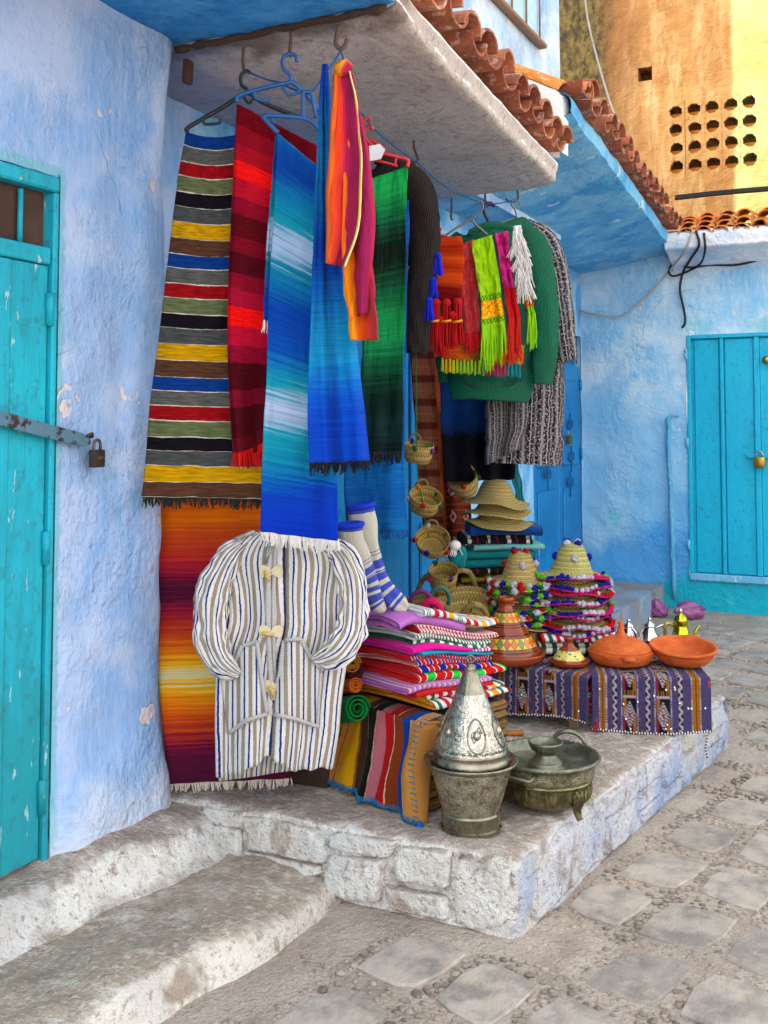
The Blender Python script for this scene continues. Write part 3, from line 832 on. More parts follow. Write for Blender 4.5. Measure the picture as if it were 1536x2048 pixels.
# ------------------------------------------------------------------ blue wall that closes the street
end = thing('end_house', (-1.0, YB, 0), 'pale blue house closing the street with a turquoise panel door', 'house')
def end_stain(k, p, c):
    x, y, z = k.sep(p)
    e = k.ma('ADD', k.ma('ADD', z, k.ma('MULTIPLY', k.ma('ABSOLUTE', k.ma('ADD', x, 1.75)), .5)), k.ma('MULTIPLY', k.ma('SUBTRACT', k.noise(p, 3.4, 7, .65), .5), .9))
    c = k.mix(k.ma('MULTIPLY', k.ramp(e, [(.7, 1.0), (1.05, 0.0)]), .8), c, '#3f9ada')
    t = k.ma('ADD', k.ma('ADD', z, k.ma('MULTIPLY', x, -.55)), k.ma('MULTIPLY', k.ma('SUBTRACT', k.noise(k.vec(p, loc=(1, 1, 1)), 5, 6, .6), .5), .35))
    c = k.mix(k.step(k.ma('SUBTRACT', 1.33, t), 0.0, .12), c, '#1ba9c0')
    g = k.noise(k.vec(p, loc=(6, 0, 2)), 3.1, 5, .6)
    return k.mix(k.ma('MULTIPLY', k.step(g, .62, .7), .5), c, '#4dbecb')
M_END = plaster('end_wall_limewash', '#9fcbe6', '#cadfea', '#7ab8e0', '#d8cfc9', .68, 1.2, (1.75, '#6cb8e2', .12, .6), end_stain)
EX0, EX1 = at_y(1376, 900, YB).x, .75
EZ0, EZ1 = at_y(1386, 1153, YB).z, at_y(1378, 671, YB).z
mb = MB()
for (x0, x1, z0, z1, a, b) in ((XR - .1, EX0, -.1, 3.2, 60, 110), (EX0, EX1, -.1, EZ0, 60, 16), (EX0, EX1, EZ1, 3.2, 60, 36), (EX1, 4, -.1, 3.2, 30, 30)):
    mb.grid(a, b, lambda u, w: rough(V((lerp(x0, x1, u), YB, lerp(z0, z1, w))), .012, 2.2))
mb.build('wall', M_END, end)
M_TDOOR = m_paint('cyan_door_paint', '#04b2d4', '#04a8ca', '#5fb7c8', .72, .4, '#069cbe')
M_FRAME = m_paint('pale_frame_paint', '#8cc4e0', '#62aed2', '#d8dfe2', .6, .6, '#5aa0c8')
ed = MB().box((EX0 + .004, YB + .03, EZ0 + .004), (EX1 - .004, YB + .05, EZ1 - .004)).build('panel_door', M_TDOOR, end, smooth=False)
MB().box((EX0 + .001, YB - .025, EZ0 - .03), (EX1, YB + .03, EZ0 + .03), .008, .006).build('bottom_frame', M_FRAME, ed, smooth=False)
MB().box((EX0 + .001, YB - .018, EZ0 + .031), (EX0 + .035, YB + .03, EZ1), .006, .004).build('side_frame', M_TDOOR, ed, smooth=False)
MB().box((EX0 + .036, YB - .016, EZ1 - .032), (EX1, YB + .03, EZ1 + .002), .006, .004).build('top_frame', M_TDOOR, ed, smooth=False)
ribs = [at_y(1446, 900, YB).x, at_y(1516, 900, YB).x, at_y(1516, 900, YB).x + .31]
for i, x in enumerate(ribs):
    w = .03 if i != 1 else .045
    MB().box((x - w / 2, YB - .012, EZ0 + .032), (x + w / 2, YB + .03, EZ1 - .034), .006).build('rib', M_TDOOR, ed, smooth=False)
edges = [EX0 + .036] + ribs + [EX1]
for i in range(len(edges) - 1):
    MB().box((edges[i] + .02, YB + .012, EZ0 + .035), (edges[i + 1] - .02, YB + .031, EZ1 - .036), .008).build('panel', M_TDOOR, ed, smooth=False)
for zh in (2.1, 1.35, .5): MB().tube([(EX0 - .002, YB - .02, zh), (EX0 - .002, YB - .02, zh + .08)], .012, 8).build('hinge', M_FRAME, ed)
q = at_y(1519, 925, YB - .05)
padlock('padlock', q, .085, M_BRASS, M_STEEL, 'brass padlock on the right turquoise panel door', 0)
MB().box((ribs[1] - .09, YB - .022, q.z + .035), (ribs[1] + .09, YB - .013, q.z + .07), .003).build('hasp', M_TDOOR, ed, smooth=False)
q = at_y(1533, 720, YB - .02)
MB().lathe([(0, .02), (.02, .02), (.03, .012), (.035, 0)], 16, q, axis=Matrix.Rotation(PI / 2, 3, 'X')).build('lock_plate', M_BRASS, ed)
# drain pipe
pa, pb = at_y(1335, 832, YB - .03), at_y(1349, 1195, YB - .03)
mb = MB()
pts_ = [pa + V((.09, .02, .0)), pa + V((.03, 0, .005)), pa + V((.0, 0, -.03))] + [pa + (pb - pa) * (i / 14) + V((.012 * ns((i * .6, 0, 0)), 0, 0)) for i in range(1, 15)]
mb.tube(pts_, [.010, .012] + [.019] * (len(pts_) - 2), 9)
mb.build('drainpipe', m_paint('pipe_paint', '#4aa9c6', '#5fa8d2', '#a9cbd8', .58, .7, '#3f8fb4'), end)
# eave of the end house
YE = YB - .36
zf = at_y(1460, 489, YE).z
mb = MB()
mb.grid(50, 30, lambda u, w: (lambda q: rough(V((lerp(-1.80, 4, u), q.x, q.y)), .010, 3))(poly([(YB + .02, zf - .16, 0), (YB - .06, zf - .10, 0), (YE + .12, zf - .025, 0), (YE + .02, zf - .004, 0), (YE, zf + .03, 0), (YE, zf + .13, 0), (YE + .2, zf + .16, 0)], w)), flip=True)
M_EAVE = plaster('eave_limewash', '#d3dce8', '#ebebec', '#b4cde6', '#d9d2ca', .68, 1.6)
ee = mb.build('eave', M_EAVE, end)
x = -1.72
cov2 = tile_mesh(.052, .066, .36, .012); cha2 = tile_mesh(.070, .058, .36, .012)
for me in (cov2, cha2): me.materials.append(M_TILE_SUN)
while x < 1.6:
    lay_tile(cha2, ee, (x, YE + .335, zf + .205), -PI / 2, .16, True, M_TILE_SUN)
    for k_ in range(4):
        lay_tile(cov2, ee, (x + .075, YE + .33 + .10 * k_, zf + .180 + .052 * k_), -PI / 2, .16, False, M_TILE_SUN)
    x += .15
mb = MB().grid(30, 3, lambda u, w: rough(V((lerp(-1.85, 4, u), YE + .09 + 1.2 * w, zf + .14 + .25 * w)), .01, 6))
mb.grid(30, 2, lambda u, w: rough(V((lerp(-1.85, 4, u), YE + .085, zf + .10 + .06 * w)), .008, 6)); mb.build('roof_bed', M_MORT, ee)

# ------------------------------------------------------------------ ochre house behind
YO = 11.2
oc = thing('ochre_house', (0, YO, 0), 'tall ochre rendered house with rows of round vent holes', 'house')
XO0 = at_y(1150, 150, YO).x
vc = [[at_y(px, py + (px - 1352) * -.14, YO) for px in (1352, 1389, 1425.5, 1462, 1499)] for py in (224, 261.5, 299, 337)]
xs_ = [sum(vc[r][c].x for r in range(4)) / 4 for c in range(5)]; zs_ = [sum(vc[r][c].z for c in range(5)) / 5 for r in range(4)]
def m_ochre():
    k = N('ochre_render', .9, 0, .2); p = k.pos(); x, y, z = k.sep(p)
    c = k.mix(k.step(k.noise(p, 1.3, 7, .62, .5), .36, .62), '#835a30', '#9a7342')
    c = k.mix(k.ma('MULTIPLY', k.step(k.noise(k.vec(p, (2, 2, .6), (3, 0, 0)), 3, 7, .68), .46, .66), .8), c, '#a2855a')
    c = k.mix(k.ma('MULTIPLY', k.step(k.noise(k.vec(p, (5, 5, .5), (1, 0, 0)), 3, 6, .68), .50, .66), .8), c, '#8a5a2c')
    # a lighter painted bay on the right, sharp-edged
    xe = at_y(1462, 200, YO).x
    e = k.ma('ADD', x, k.ma('MULTIPLY', k.ma('SUBTRACT', k.noise(p, 9, 5), .5), .05))
    yl = k.mix(k.step(k.noise(p, 2.2, 6, .6), .4, .6), '#9a9658', '#a6a26a')
    c = k.mix(k.step(k.ma('SUBTRACT', e, xe), 0.0, .04), c, yl)
    # damp and moss down the left edge
    s = k.ma('ADD', k.ma('SUBTRACT', x, XO0), k.ma('MULTIPLY', k.ma('SUBTRACT', k.noise(k.vec(p, (1, 1, .35)), 4, 7, .68), .5), .55))
    c = k.mix(k.ramp(s, [(.42, .9), (.85, 0.0)]), c, '#5f3a1a')
    c = k.mix(k.ramp(k.ma('ADD', s, k.ma('MULTIPLY', k.ma('SUBTRACT', k.noise(p, 9, 6, .7), .5), .3)), [(.22, .95), (.50, 0.0)]), c, k.mix(k.step(k.noise(k.vec(p, (1, 1, .5)), 14, 4, .75), .4, .62), '#241f0c', '#5a4a22'))
    h = k.ma('ADD', k.noise(p, 9, 7, .65), k.ma('MULTIPLY', k.noise(p, 60, 5, .7), .3))
    return k.done(c, k.bump(h, .8, .02))
M_OCH = m_ochre()
cw = (xs_[4] - xs_[0]) / 4; ch = (zs_[0] - zs_[3]) / 3
bx0, bx1, bz0, bz1 = xs_[0] - cw / 2, xs_[4] + cw / 2, zs_[3] - ch / 2, zs_[0] + ch / 2
sq = at_y(1290, 148, YO); sw = .075
mb = MB()
def ow(x0, x1, z0, z1, a, b): mb.grid(a, b, lambda u, w: V((lerp(x0, x1, u), YO, lerp(z0, z1, w))))
ow(XO0, bx0, 2.6, bz1, 8, 8); ow(bx1, 5, 2.6, bz1, 8, 8); ow(bx0, bx1, 2.6, bz0, 4, 4)
ow(XO0, sq.x - sw, bz1, 8, 4, 8); ow(sq.x + sw, 5, bz1, 8, 8, 8); ow(sq.x - sw, sq.x + sw, bz1, sq.z - sw, 1, 1); ow(sq.x - sw, sq.x + sw, sq.z + sw, 8, 1, 4)
for (dx0, dx1, dz0, dz1) in ((-sw, -sw, -sw, sw), (sw, sw, -sw, sw), (-sw, sw, -sw, -sw), (-sw, sw, sw, sw)):
    mb.add([(sq.x + dx0, YO, sq.z + dz0), (sq.x + dx1, YO, sq.z + dz1), (sq.x + dx1, YO + .25, sq.z + dz1), (sq.x + dx0, YO + .25, sq.z + dz0)], [(0, 1, 2, 3)])
mb.box((XO0 + .001, YO + .25, 2.6), (5, YO + .5, 8))
mb.box((XO0 - .4, YO + .002, 2.6), (XO0, YO + 3, 8))
mb.build('wall', M_OCH, oc, smooth=False)
for r in range(4):
    for c in range(5):
        X, Z = xs_[c], zs_[r]; R_ = .072
        v, fs = [], []
        for i in range(8):
            a = PI / 8 + i * PI / 4; rj = R_ * rnd.uniform(.88, 1.08); v.append((X + rj * math.cos(a), YO, Z + rj * math.sin(a)))
        for i in range(8):
            a = PI / 8 + i * PI / 4; m_ = max(abs(math.cos(a)), abs(math.sin(a)))
            v.append((X + cw / 2 * math.cos(a) / m_, YO, Z + ch / 2 * math.sin(a) / m_))
        v += [(p[0], YO + .048, p[2]) for p in v[:8]]
        v += [(X + sx * cw / 2, YO, Z + sz * ch / 2) for sx, sz in ((1, 1), (-1, 1), (-1, -1), (1, -1))]
        fs = [(i, (i + 1) % 8, 8 + (i + 1) % 8, 8 + i) for i in range(8)] + [(i, (i + 1) % 8, 16 + (i + 1) % 8, 16 + i) for i in range(8)]
        fs += [(8, 15, 27, ) if False else (8, 24, 9), (10, 25, 11), (12, 26, 13), (14, 27, 15)]
        MB().add(v, fs).build('vent_block', M_OCH, oc, smooth=False)
M_INN = plain('vent_inside', '#a8621e', .9)
for r in range(4):
    MB().box((bx0, YO + .05, zs_[r] - .10), (bx1, YO + .2, zs_[r] - .012), .0).build('vent_shelf', M_INN, oc, smooth=False)

# unseen mass added behind the upper storey to keep sun off the end wall
MB().box((-7, 7.46, 0), (-3.25, 13.0, 4.3)).build('sun_block_mass', M_UP, shop, smooth=False)

# ------------------------------------------------------------------ textiles
def weave(name, stops, axis=1, rep=1, jit=.0, interp='CONSTANT', streak=.35, sfreq=(2.5, 100), rough_=.95, bump=.5, vcol=False, scale=(60, 220), skew=0.0):
    """woven cloth: bands along one uv axis, yarn streaks across the bands"""
    k = N(name, rough_, 0, .06, .03); uv = k.uv(); s = k.sep(uv)
    sv = k.vec(uv, (sfreq[0], sfreq[1], 1) if axis == 1 else (sfreq[1], sfreq[0], 1))
    st = k.noise(k.vec(uv, (sfreq[0], sfreq[1] * .7, 1) if axis == 1 else (sfreq[1] * .7, sfreq[0], 1)), 1.0, 4, .8)
    if vcol: c = k.attr()
    else:
        f = s[axis]
        if skew: f = k.ma('ADD', f, k.ma('MULTIPLY', s[1 - axis], skew))
        if rep != 1: f = k.ma('FRACT', k.ma('MULTIPLY', f, rep))
        if jit: f = k.ma('ADD', f, k.ma('MULTIPLY', k.ma('SUBTRACT', st, .5), jit * 5.0))
        c = k.ramp(f, stops, interp)
    yarn = k.noise(k.vec(uv, (sfreq[0] * 3, sfreq[1] * 2.2, 1) if axis == 1 else (sfreq[1] * 2.2, sfreq[0] * 3, 1)), 1.0, 2, .5)
    c = k.mix(k.ma('MULTIPLY', k.step(yarn, .35, .75), streak), c, k.mix(1.0, c, (.32, .30, .34), 'MULTIPLY'))
    h = k.ma('ADD', k.noise(k.vec(uv, (scale[0], scale[1], 1) if axis == 1 else (scale[1], scale[0], 1)), 1.0, 2, .5), k.ma('MULTIPLY', yarn, .6))
    return k.done(c, k.bump(h, bump, .004))
def bands(seq):
    """[(colour, width)...] -> constant ramp stops"""
    t = sum(w for c, w in seq); a = 0; o = []
    for c, w in seq: o.append((a / t, c)); a += w
    return o
def wool(name, col, col2=None, scale=120, bump=.9, var=.25):
    k = N(name, 1.0, 0, .05, .08); p = k.obj()
    n1 = k.noise(p, scale, 3, .6)
    c = k.mix(k.step(n1, .3, .7), tuple(x * (1 - var) for x in lin(col)[:3]), lin(col2 or col)[:3])
    return k.done(c, k.bump(n1, bump, .008))
def sheet(mb, L, R_, d, nu, nv, fold=None, top=None, cf=None, u0=0, u1=1, v0=0, v1=1):
    """hung cloth between two edges given top to bottom; d is the distance from the viewer (left, right), fold its relief"""
    dl, dr = d if isinstance(d, tuple) else (d, d)
    LL = [(x, y, 0) for x, y in L]; RR = [(x, y, 0) for x, y in R_]
    sd = L[0][0] * .37 + R_[-1][1] * .11
    def f(u, w):
        a, b = along(LL, w), along(RR, w); q = a + (b - a) * u
        q.x += (4.0 * ns((w * 4, sd, 0)) * (1 - u) + 4.0 * ns((w * 4, sd + 4, 0)) * u) * sst(0, .1, w)
        q.y += 2.5 * ns((u * 6, sd, w * 3)) * sst(.5, 1, w)
        dd = lerp(dl, dr, u) - (fold(u, w) if fold else 0) - .011 * fbm((u * 4, w * 5, sd), 1, sd, 3) - .006 * math.sin(2 * PI * (u * 2.3 + .12 * math.sin(w * 5) + sd)) * w
        y = q.y + (top(u) * (1 - w) if top else 0)
        return at_d(q.x, y, dd)
    mb.grid(nu, nv, f, flip=True, uvf=lambda u, w: (lerp(u0, u1, u), lerp(v0, v1, w)), cf=cf)
    return f
def fringe(parent, f, w, u0, u1, n, length, mat, name='fringe', wid=.0016, curl=.012, seed=1, clump=3, down=None, r_=None):
    """yarn ends hanging from the edge v = w"""
    m = MB(); r_ = random.Random(seed); cl = 0
    for i in range(n):
        u = lerp(u0, u1, (i + r_.uniform(.1, .9)) / n)
        p = f(u, w)
        if i % clump == 0: tx, tl = r_.uniform(-1, 1) * curl, length * r_.uniform(.65, 1.1)
        ln = tl * r_.uniform(.85, 1.1); a = r_.uniform(0, 6)
        e = V((tx + r_.uniform(-.3, .3) * curl, r_.uniform(-.5, .5) * curl, -ln))
        pts = [p + V((0, 0, .004)), p + e * .4 + V((r_.uniform(-1, 1), r_.uniform(-1, 1), 0)) * (.15 * curl), p + e]
        m.tube(pts, [wid * 1.25, wid * 1.15, wid * .8], 4, cap=False)
    return m.build(name, mat, parent)
def pleats(amp, n, ph=0.0, grow=.3, amp2=.004, s=3.0, seed=0.0):
    return lambda u, v: amp * (grow + (1 - grow) * v) * math.sin(2 * PI * (u * n + ph + .05 * math.sin(v * 4))) + amp2 * fbm((u * s, v * s * 2, seed), 1.0, seed)

def textile(name, label, cat, parts, mat, group=None, base=None):
    pass

W1, BK, YEL = '#d8d2bd', '#141014', '#d09a08'
# 1 long striped rug on the black hanger
seq = [('#0d3a86', 22), (W1, 1.5), ('#5d5d58', 26), (W1, 1.5), ('#9c0f16', 23), (W1, 1.5), ('#66704a', 26), (W1, 1.2), ('#17121a', 24), (W1, 1.2), ('#4c4f4e', 26), (W1, 1.2), (YEL, 27), (W1, 1.2), ('#5b3a2a', 27), (W1, 1.2)]
M_RUG1 = weave('striped_rug_weave', bands(seq), 1, 3, .006, streak=.85, sfreq=(2.2, 75))
o1 = thing('striped_rug', at_d(410, 1000, 3.49), 'long rug in blue, red, black and yellow bands hanging from the black hanger', 'rug')
mb = MB()
f1 = sheet(mb, [(373, 264), (352, 400), (335, 540), (318, 680), (300, 820), (290, 920), (283, 993)], [(472, 270), (490, 400), (502, 540), (512, 680), (520, 820), (527, 920), (531, 998)], (3.48, 3.44), 40, 120,
           lambda u, v: .012 * math.sin(u * 5 + v) * (.3 + v) + .006 * fbm((u * 3, v * 5, 0), 1, 2) - .02 * (1 - u) * v, top=lambda u: 8 * math.sin(u * PI))
mb.build('woven_cloth', M_RUG1, o1, solid=.009)
fringe(o1, f1, 1, 0, 1, 150, .034, plain('dark_green_yarn', '#20241a', .95), seed=2, wid=.0022)
# 2 flame-coloured rug behind the jacket
st = [(0, '#d5560e'), (.06, '#e8740c'), (.12, '#c04a16'), (.2, '#b82a22'), (.27, '#8a1238'), (.30, '#4f1530'), (.36, '#4f1530'), (.38, '#92163a'), (.44, '#b02a22'), (.50, '#d2541a'), (.55, '#ea8a10'), (.595, '#e8bc2c'), (.605, '#d8cd9a'), (.63, '#d8cd9a'), (.64, '#e8bf2c'), (.68, '#e89614'), (.74, '#dc5f12'), (.80, '#b83a1c'), (.86, '#8e1734'), (.885, '#5a1434'), (1, '#4c1230')]
M_RUG2 = weave('flame_rug_weave', st, 1, 1, .05, 'LINEAR', .45, (.5, 110))
o2 = thing('flame_rug', at_d(450, 1565, 3.74), 'orange, yellow and purple shaded rug hanging behind the striped jacket', 'rug')
mb = MB()
f2 = sheet(mb, [(298, 900), (303, 1010), (307, 1130), (314, 1290), (325, 1450), (336, 1566)], [(556, 900), (560, 1010), (564, 1130), (570, 1290), (576, 1450), (582, 1556)], (3.74, 3.70), 30, 80, lambda u, v: .006 * fbm((u * 3, v * 4, 0), 1, 7), v0=-.18)
mb.build('woven_cloth', M_RUG2, o2, solid=.008)
fringe(o2, f2, 1, 0, 1, 130, .032, plain('cream_yarn', '#cfc2b4', .95), seed=3, wid=.002)
# 3 crimson blanket on the blue hanger
st = [(0, '#6d0616'), (.055, '#8c0c1f'), (.11, '#a30f22'), (.157, '#f01212'), (.21, '#b80f28'), (.262, '#8c0a26'), (.312, '#5a0714'), (.375, '#7a0a1e'), (.42, '#520716'), (.48, '#860b26'), (.525, '#a60f30'), (.575, '#f21010'), (.63, '#b80e30'), (.685, '#8e0a2c'), (.735, '#4e0612'), (.815, '#7a0a26'), (.86, '#500614'), (.95, '#6a0818')]
M_RED = weave('crimson_blanket_weave', st, 1, 1, .002, 'CONSTANT', .6, (2, 90))
o3 = thing('crimson_blanket', at_d(500, 930, 3.4), 'crimson and scarlet banded blanket beside the black and yellow rug', 'blanket')
fo = lambda u, v: .016 * math.sin(u * 9 + 1.2) * (.4 + v) + .012 * (1 if u < .17 else 0) * v + .006 * fbm((u * 3, v * 4, 4), 1, 4)
mb = MB()
f3 = sheet(mb, [(475, 208), (470, 330), (465, 480), (461, 620), (462, 760), (470, 860), (474, 905)], [(650, 300), (648, 400), (630, 520), (600, 650), (570, 760), (550, 850), (548, 880)], (3.40, 3.42), 50, 110, fo)
mb.build('front_fall', M_RED, o3, solid=.008)
mb = MB()
f3b = sheet(mb, [(474, 208), (468, 330), (460, 480), (456, 620), (458, 760), (464, 860), (467, 905)], [(650, 300), (648, 400), (630, 520), (600, 650), (570, 760), (545, 850), (540, 905)], (3.425, 3.44), 30, 80, fo)
mb.build('rear_fall', M_RED, o3, solid=.006)
M_REDY = plain('scarlet_yarn', '#c80d0d', .95)
fringe(o3, f3, 1, 0, 1, 110, .05, M_REDY, seed=5, wid=.002); fringe(o3, f3b, 1, 0, 1, 110, .045, M_REDY, seed=6, wid=.002)
# 4 blue, turquoise and white shawl on the second blue hanger
st = [(0, '#0f6a9e'), (.03, '#0b4da2'), (.085, '#0a409a'), (.12, '#0d5fa4'), (.17, '#0f80a6'), (.225, '#1795ab'), (.25, '#8fb2d2'), (.27, '#a4bcdc'), (.30, '#8cb0d2'), (.33, '#15809e'), (.38, '#0e68a8'), (.43, '#0a3fa4'), (.54, '#0b50ae'), (.59, '#127fb0'), (.635, '#179aad'), (.66, '#8fb6d6'), (.69, '#b5c5e2'), (.72, '#9db9da'), (.745, '#1a9db4'), (.80, '#1590ae'), (.86, '#0f6cb0'), (.905, '#0a3cb0'), (1, '#0832b2')]
M_TEAL = weave('turquoise_shawl_weave', st, 1, 1, .035, 'LINEAR', .5, (.35, 110), skew=.03)
o4 = thing('turquoise_shawl', at_d(600, 1070, 3.3), 'blue, turquoise and white shaded shawl with white fringe above the jacket', 'shawl')
fo = lambda u, v: .010 * math.sin(u * 5 + 2) * (.4 + v) + .006 * fbm((u * 3, v * 5, 9), 1, 9)
mb = MB()
f4 = sheet(mb, [(555, 266), (548, 400), (541, 540), (535, 690), (530, 830), (525, 960), (521, 1062)], [(650, 345), (655, 450), (663, 580), (668, 720), (673, 850), (675, 970), (674, 1082)], (3.32, 3.30), 40, 120, fo)
mb.build('front_fall', M_TEAL, o4, solid=.007)
mb = MB()
f4b = sheet(mb, [(552, 270), (540, 400), (531, 530), (526, 642)], [(562, 272), (552, 400), (548, 530), (547, 645)], (3.335, 3.345), 8, 50, None, v1=.5)
mb.build('rear_fall', M_TEAL, o4, solid=.006)
M_WY = plain('white_yarn', '#d9d6d2', .95)
fringe(o4, f4, 1, 0, 1, 150, .042, M_WY, seed=8, wid=.0019); fringe(o4, f4b, 1, 0, 1, 22, .045, M_WY, seed=9, wid=.0019)
# 5 gathered blue shawl on the hook
st = [(0, '#0a2f92'), (.06, '#0a3fa2'), (.14, '#0d66ae'), (.25, '#1478b4'), (.36, '#0e64b0'), (.47, '#083aa8'), (.56, '#0c5ab0'), (.66, '#1583b8'), (.74, '#1586bc'), (.82, '#0a55bc'), (.9, '#083fb4'), (1, '#083fb0')]
M_BLUE = weave('blue_shawl_weave', st, 1, 1, .035, 'LINEAR', .5, (.3, 100))
o5 = thing('blue_shawl', at_d(680, 925, 3.27), 'long blue shawl gathered on the rusty hook, black fringe at the bottom', 'shawl')
fo = lambda u, v: (.022 * math.sin(2 * PI * (u * 1.55 + .12)) + .010 * math.sin(2 * PI * (u * 3.4 + .3))) * (.35 + .65 * v) + .005 * fbm((u * 4, v * 5, 3), 1, 3) - .006
mb = MB()
f5 = sheet(mb, [(646, 128), (637, 230), (630, 370), (624, 530), (619, 690), (617, 820), (620, 926)], [(654, 128), (664, 250), (672, 390), (692, 540), (712, 690), (727, 820), (738, 922)], (3.215, 3.225), 70, 130, fo)
mb.build('woven_cloth', M_BLUE, o5, solid=.006)
M_BKY = plain('black_yarn', '#15131a', .95)
fringe(o5, f5, 1, 0, 1, 90, .035, M_BKY, seed=11, wid=.002)
# 6 orange and magenta shawl
k_or = [(0, '#e8562a'), (.10, '#e87420'), (.18, '#dc4420'), (.4, '#dc3a34'), (.5, '#a81c50'), (.75, '#94204e'), (.965, '#a01c52'), (.975, '#d8c050'), (1, '#d8d68a')]
M_OMA = weave('orange_magenta_weave', k_or, 0, 1, .05, 'LINEAR', .35, (1.2, 60))
k_o2 = [(0, '#ec6a1c'), (.2, '#f0a010'), (.3, '#b8244c'), (.5, '#9c1d50'), (.8, '#8e1d52'), (1, '#b02a4a')]
M_OMB = weave('magenta_orange_weave', k_o2, 0, 1, .06, 'LINEAR', .35, (1.2, 60))
M_OMC = weave('orange_weave', [(0, '#f0a00c'), (.3, '#e87018'), (.6, '#dc4a20'), (1, '#a82a48')], 0, 1, .06, 'LINEAR', .35, (1.2, 60))
o6 = thing('orange_shawl', at_d(700, 680, 3.2), 'orange and magenta shawl hanging in loose folds from the hook', 'shawl')
mb = MB()
sheet(mb, [(668, 146), (662, 230), (657, 340), (653, 450), (652, 527)], [(700, 142), (716, 230), (724, 330), (718, 450), (690, 534)], (3.135, 3.125), 36, 60, lambda u, v: .018 * math.sin(u * 7 + .5) * (.4 + v) + .004 * fbm((u * 3, v * 5, 5), 1, 5))
mb.build('front_fold', M_OMA, o6, solid=.005)
mb = MB()
f6 = sheet(mb, [(690, 142), (700, 230), (690, 340), (682, 470), (690, 560), (700, 640)], [(706, 150), (722, 230), (744, 350), (747, 470), (742, 560), (735, 625)], (3.155, 3.145), 40, 70, lambda u, v: .022 * math.sin(u * 8 + 2) * (.3 + v) + .004 * fbm((u * 3, v * 5, 6), 1, 6))
mb.build('rear_fold', M_OMB, o6, solid=.005)
mb = MB()
sheet(mb, [(684, 520), (690, 590), (698, 640), (702, 680)], [(738, 480), (748, 560), (753, 630), (756, 681)], (3.17, 3.16), 30, 34, lambda u, v: .02 * math.sin(u * 7 + 1) * (.4 + v))
mb.build('inner_fold', M_OMC, o6, solid=.005)
mb = MB(); mb.tube([at_d(684, 150, 3.14), at_d(683, 138, 3.13), at_d(690, 134, 3.13), at_d(698, 140, 3.14)], [.02, .028, .026, .018], 10); mb.build('gathered_top', M_OMB, o6)
# 7 green shawl on the red hanger and 8 the blue one under it
st = [(0, '#128a40'), (.06, '#159448'), (.14, '#0c6a38'), (.2, '#0a3a26'), (.26, '#07140f'), (.34, '#081c14'), (.42, '#0b4a2c'), (.52, '#0e7a3e'), (.6, '#118048'), (.68, '#0b5434'), (.76, '#082a20'), (.83, '#071c18'), (.9, '#0b2a28'), (1, '#07181c')]
M_GRN = weave('green_shawl_weave', st, 1, 1, .045, 'LINEAR', .55, (.35, 95))
o7 = thing('green_shawl', at_d(770, 905, 3.62), 'green and black shaded shawl on the red hanger with black fringe', 'shawl')
mb = MB()
f7 = sheet(mb, [(741, 358), (738, 480), (732, 620), (724, 760), (716, 900)], [(815, 333), (812, 470), (808, 610), (806, 760), (803, 902)], (3.60, 3.64), 40, 110, lambda u, v: .012 * math.sin(u * 5.5 + 1) * (.3 + v) + .008 * fbm((u * 3, v * 4, 8), 1, 8))
mb.build('woven_cloth', M_GRN, o7, solid=.010)
fringe(o7, f7, 1, 0, 1, 90, .045, M_BKY, seed=13, wid=.002)
st = [(0, '#0c4a96'), (.3, '#0b4ea0'), (.55, '#0a5aa6'), (.7, '#0a3f86'), (.8, '#0e62a8'), (.9, '#0b4c92'), (1, '#0e5f9c')]
M_BL2 = weave('dark_blue_shawl_weave', st, 1, 1, .06, 'LINEAR', .5, (1.2, 100))
o8 = thing('long_blue_shawl', at_d(760, 1070, 3.7), 'plain blue shawl hanging behind the green one, frayed lower edge', 'shawl')
mb = MB()
f8 = sheet(mb, [(745, 420), (735, 600), (715, 800), (690, 950), (692, 1062)], [(817, 400), (815, 600), (812, 800), (808, 950), (816, 1062)], (3.70, 3.72), 40, 100, lambda u, v: .014 * math.sin(u * 9 + 1) * v + .008 * fbm((u * 3, v * 4, 2), 1, 12))
mb.build('woven_cloth', M_BL2, o8, solid=.007)
M_BLY = plain('blue_yarn', '#0d4f92', .95)
fringe(o8, f8, 1, .1, 1, 90, .03, M_BLY, seed=14, wid=.002)

# garments ----------------------------------------------------------
def limb(mb, pts, n=22, dep=.6, v0=0.0, wr=.006, seed=0.0, seg=4, ustr=1.0, sq=1.0):
    """tube through (x, y, half width in px, distance); u and v in metres"""
    P, Wd = [], []
    m = (len(pts) - 1) * seg
    for i in range(m + 1):
        q = poly([(a, b, c) for a, b, c, e in pts], i / m); dd = poly([(e, 0, 0) for a, b, c, e in pts], i / m).x
        P.append(at_d(q.x, q.y, dd)); Wd.append(q.z * mpp(dd))
    rings = []; Lg = 0
    hw = sum(Wd) / len(Wd)
    for i, p in enumerate(P):
        t = (P[min(i + 1, m)] - P[max(i - 1, 0)]).normalized(); sd = t.cross(HV).normalized(); dv = sd.cross(t).normalized()
        if i: Lg += (p - P[i - 1]).length
        rings.append((p, sd, dv, Wd[i], Lg))
    def f(u, w):
        p, sd, dv, h, lg = rings[round(w * m)]
        a = u * 2 * PI; ca, sa = math.cos(a), math.sin(a)
        ca = math.copysign(abs(ca) ** sq, ca); sa = math.copysign(abs(sa) ** sq, sa)
        q = p + sd * (ca * h) + dv * (sa * h * dep)
        k = 1 + 0 * u
        return q + (sd * ca + dv * sa) * (wr * (.6 * fbm((ca * 1.5, sa * 1.5, lg * 9), 1.3, seed) + .9 * (.22 - abs(ns((ca * 1.3 + lg * 6, sa * 1.3, lg * 11), 1.2, seed + 7)))))
    mb.grid(n, m, f, uvf=lambda u, w: (u * 2 * PI * hw * .8 * ustr, v0 + rings[round(w * m)][4]))
    return rings

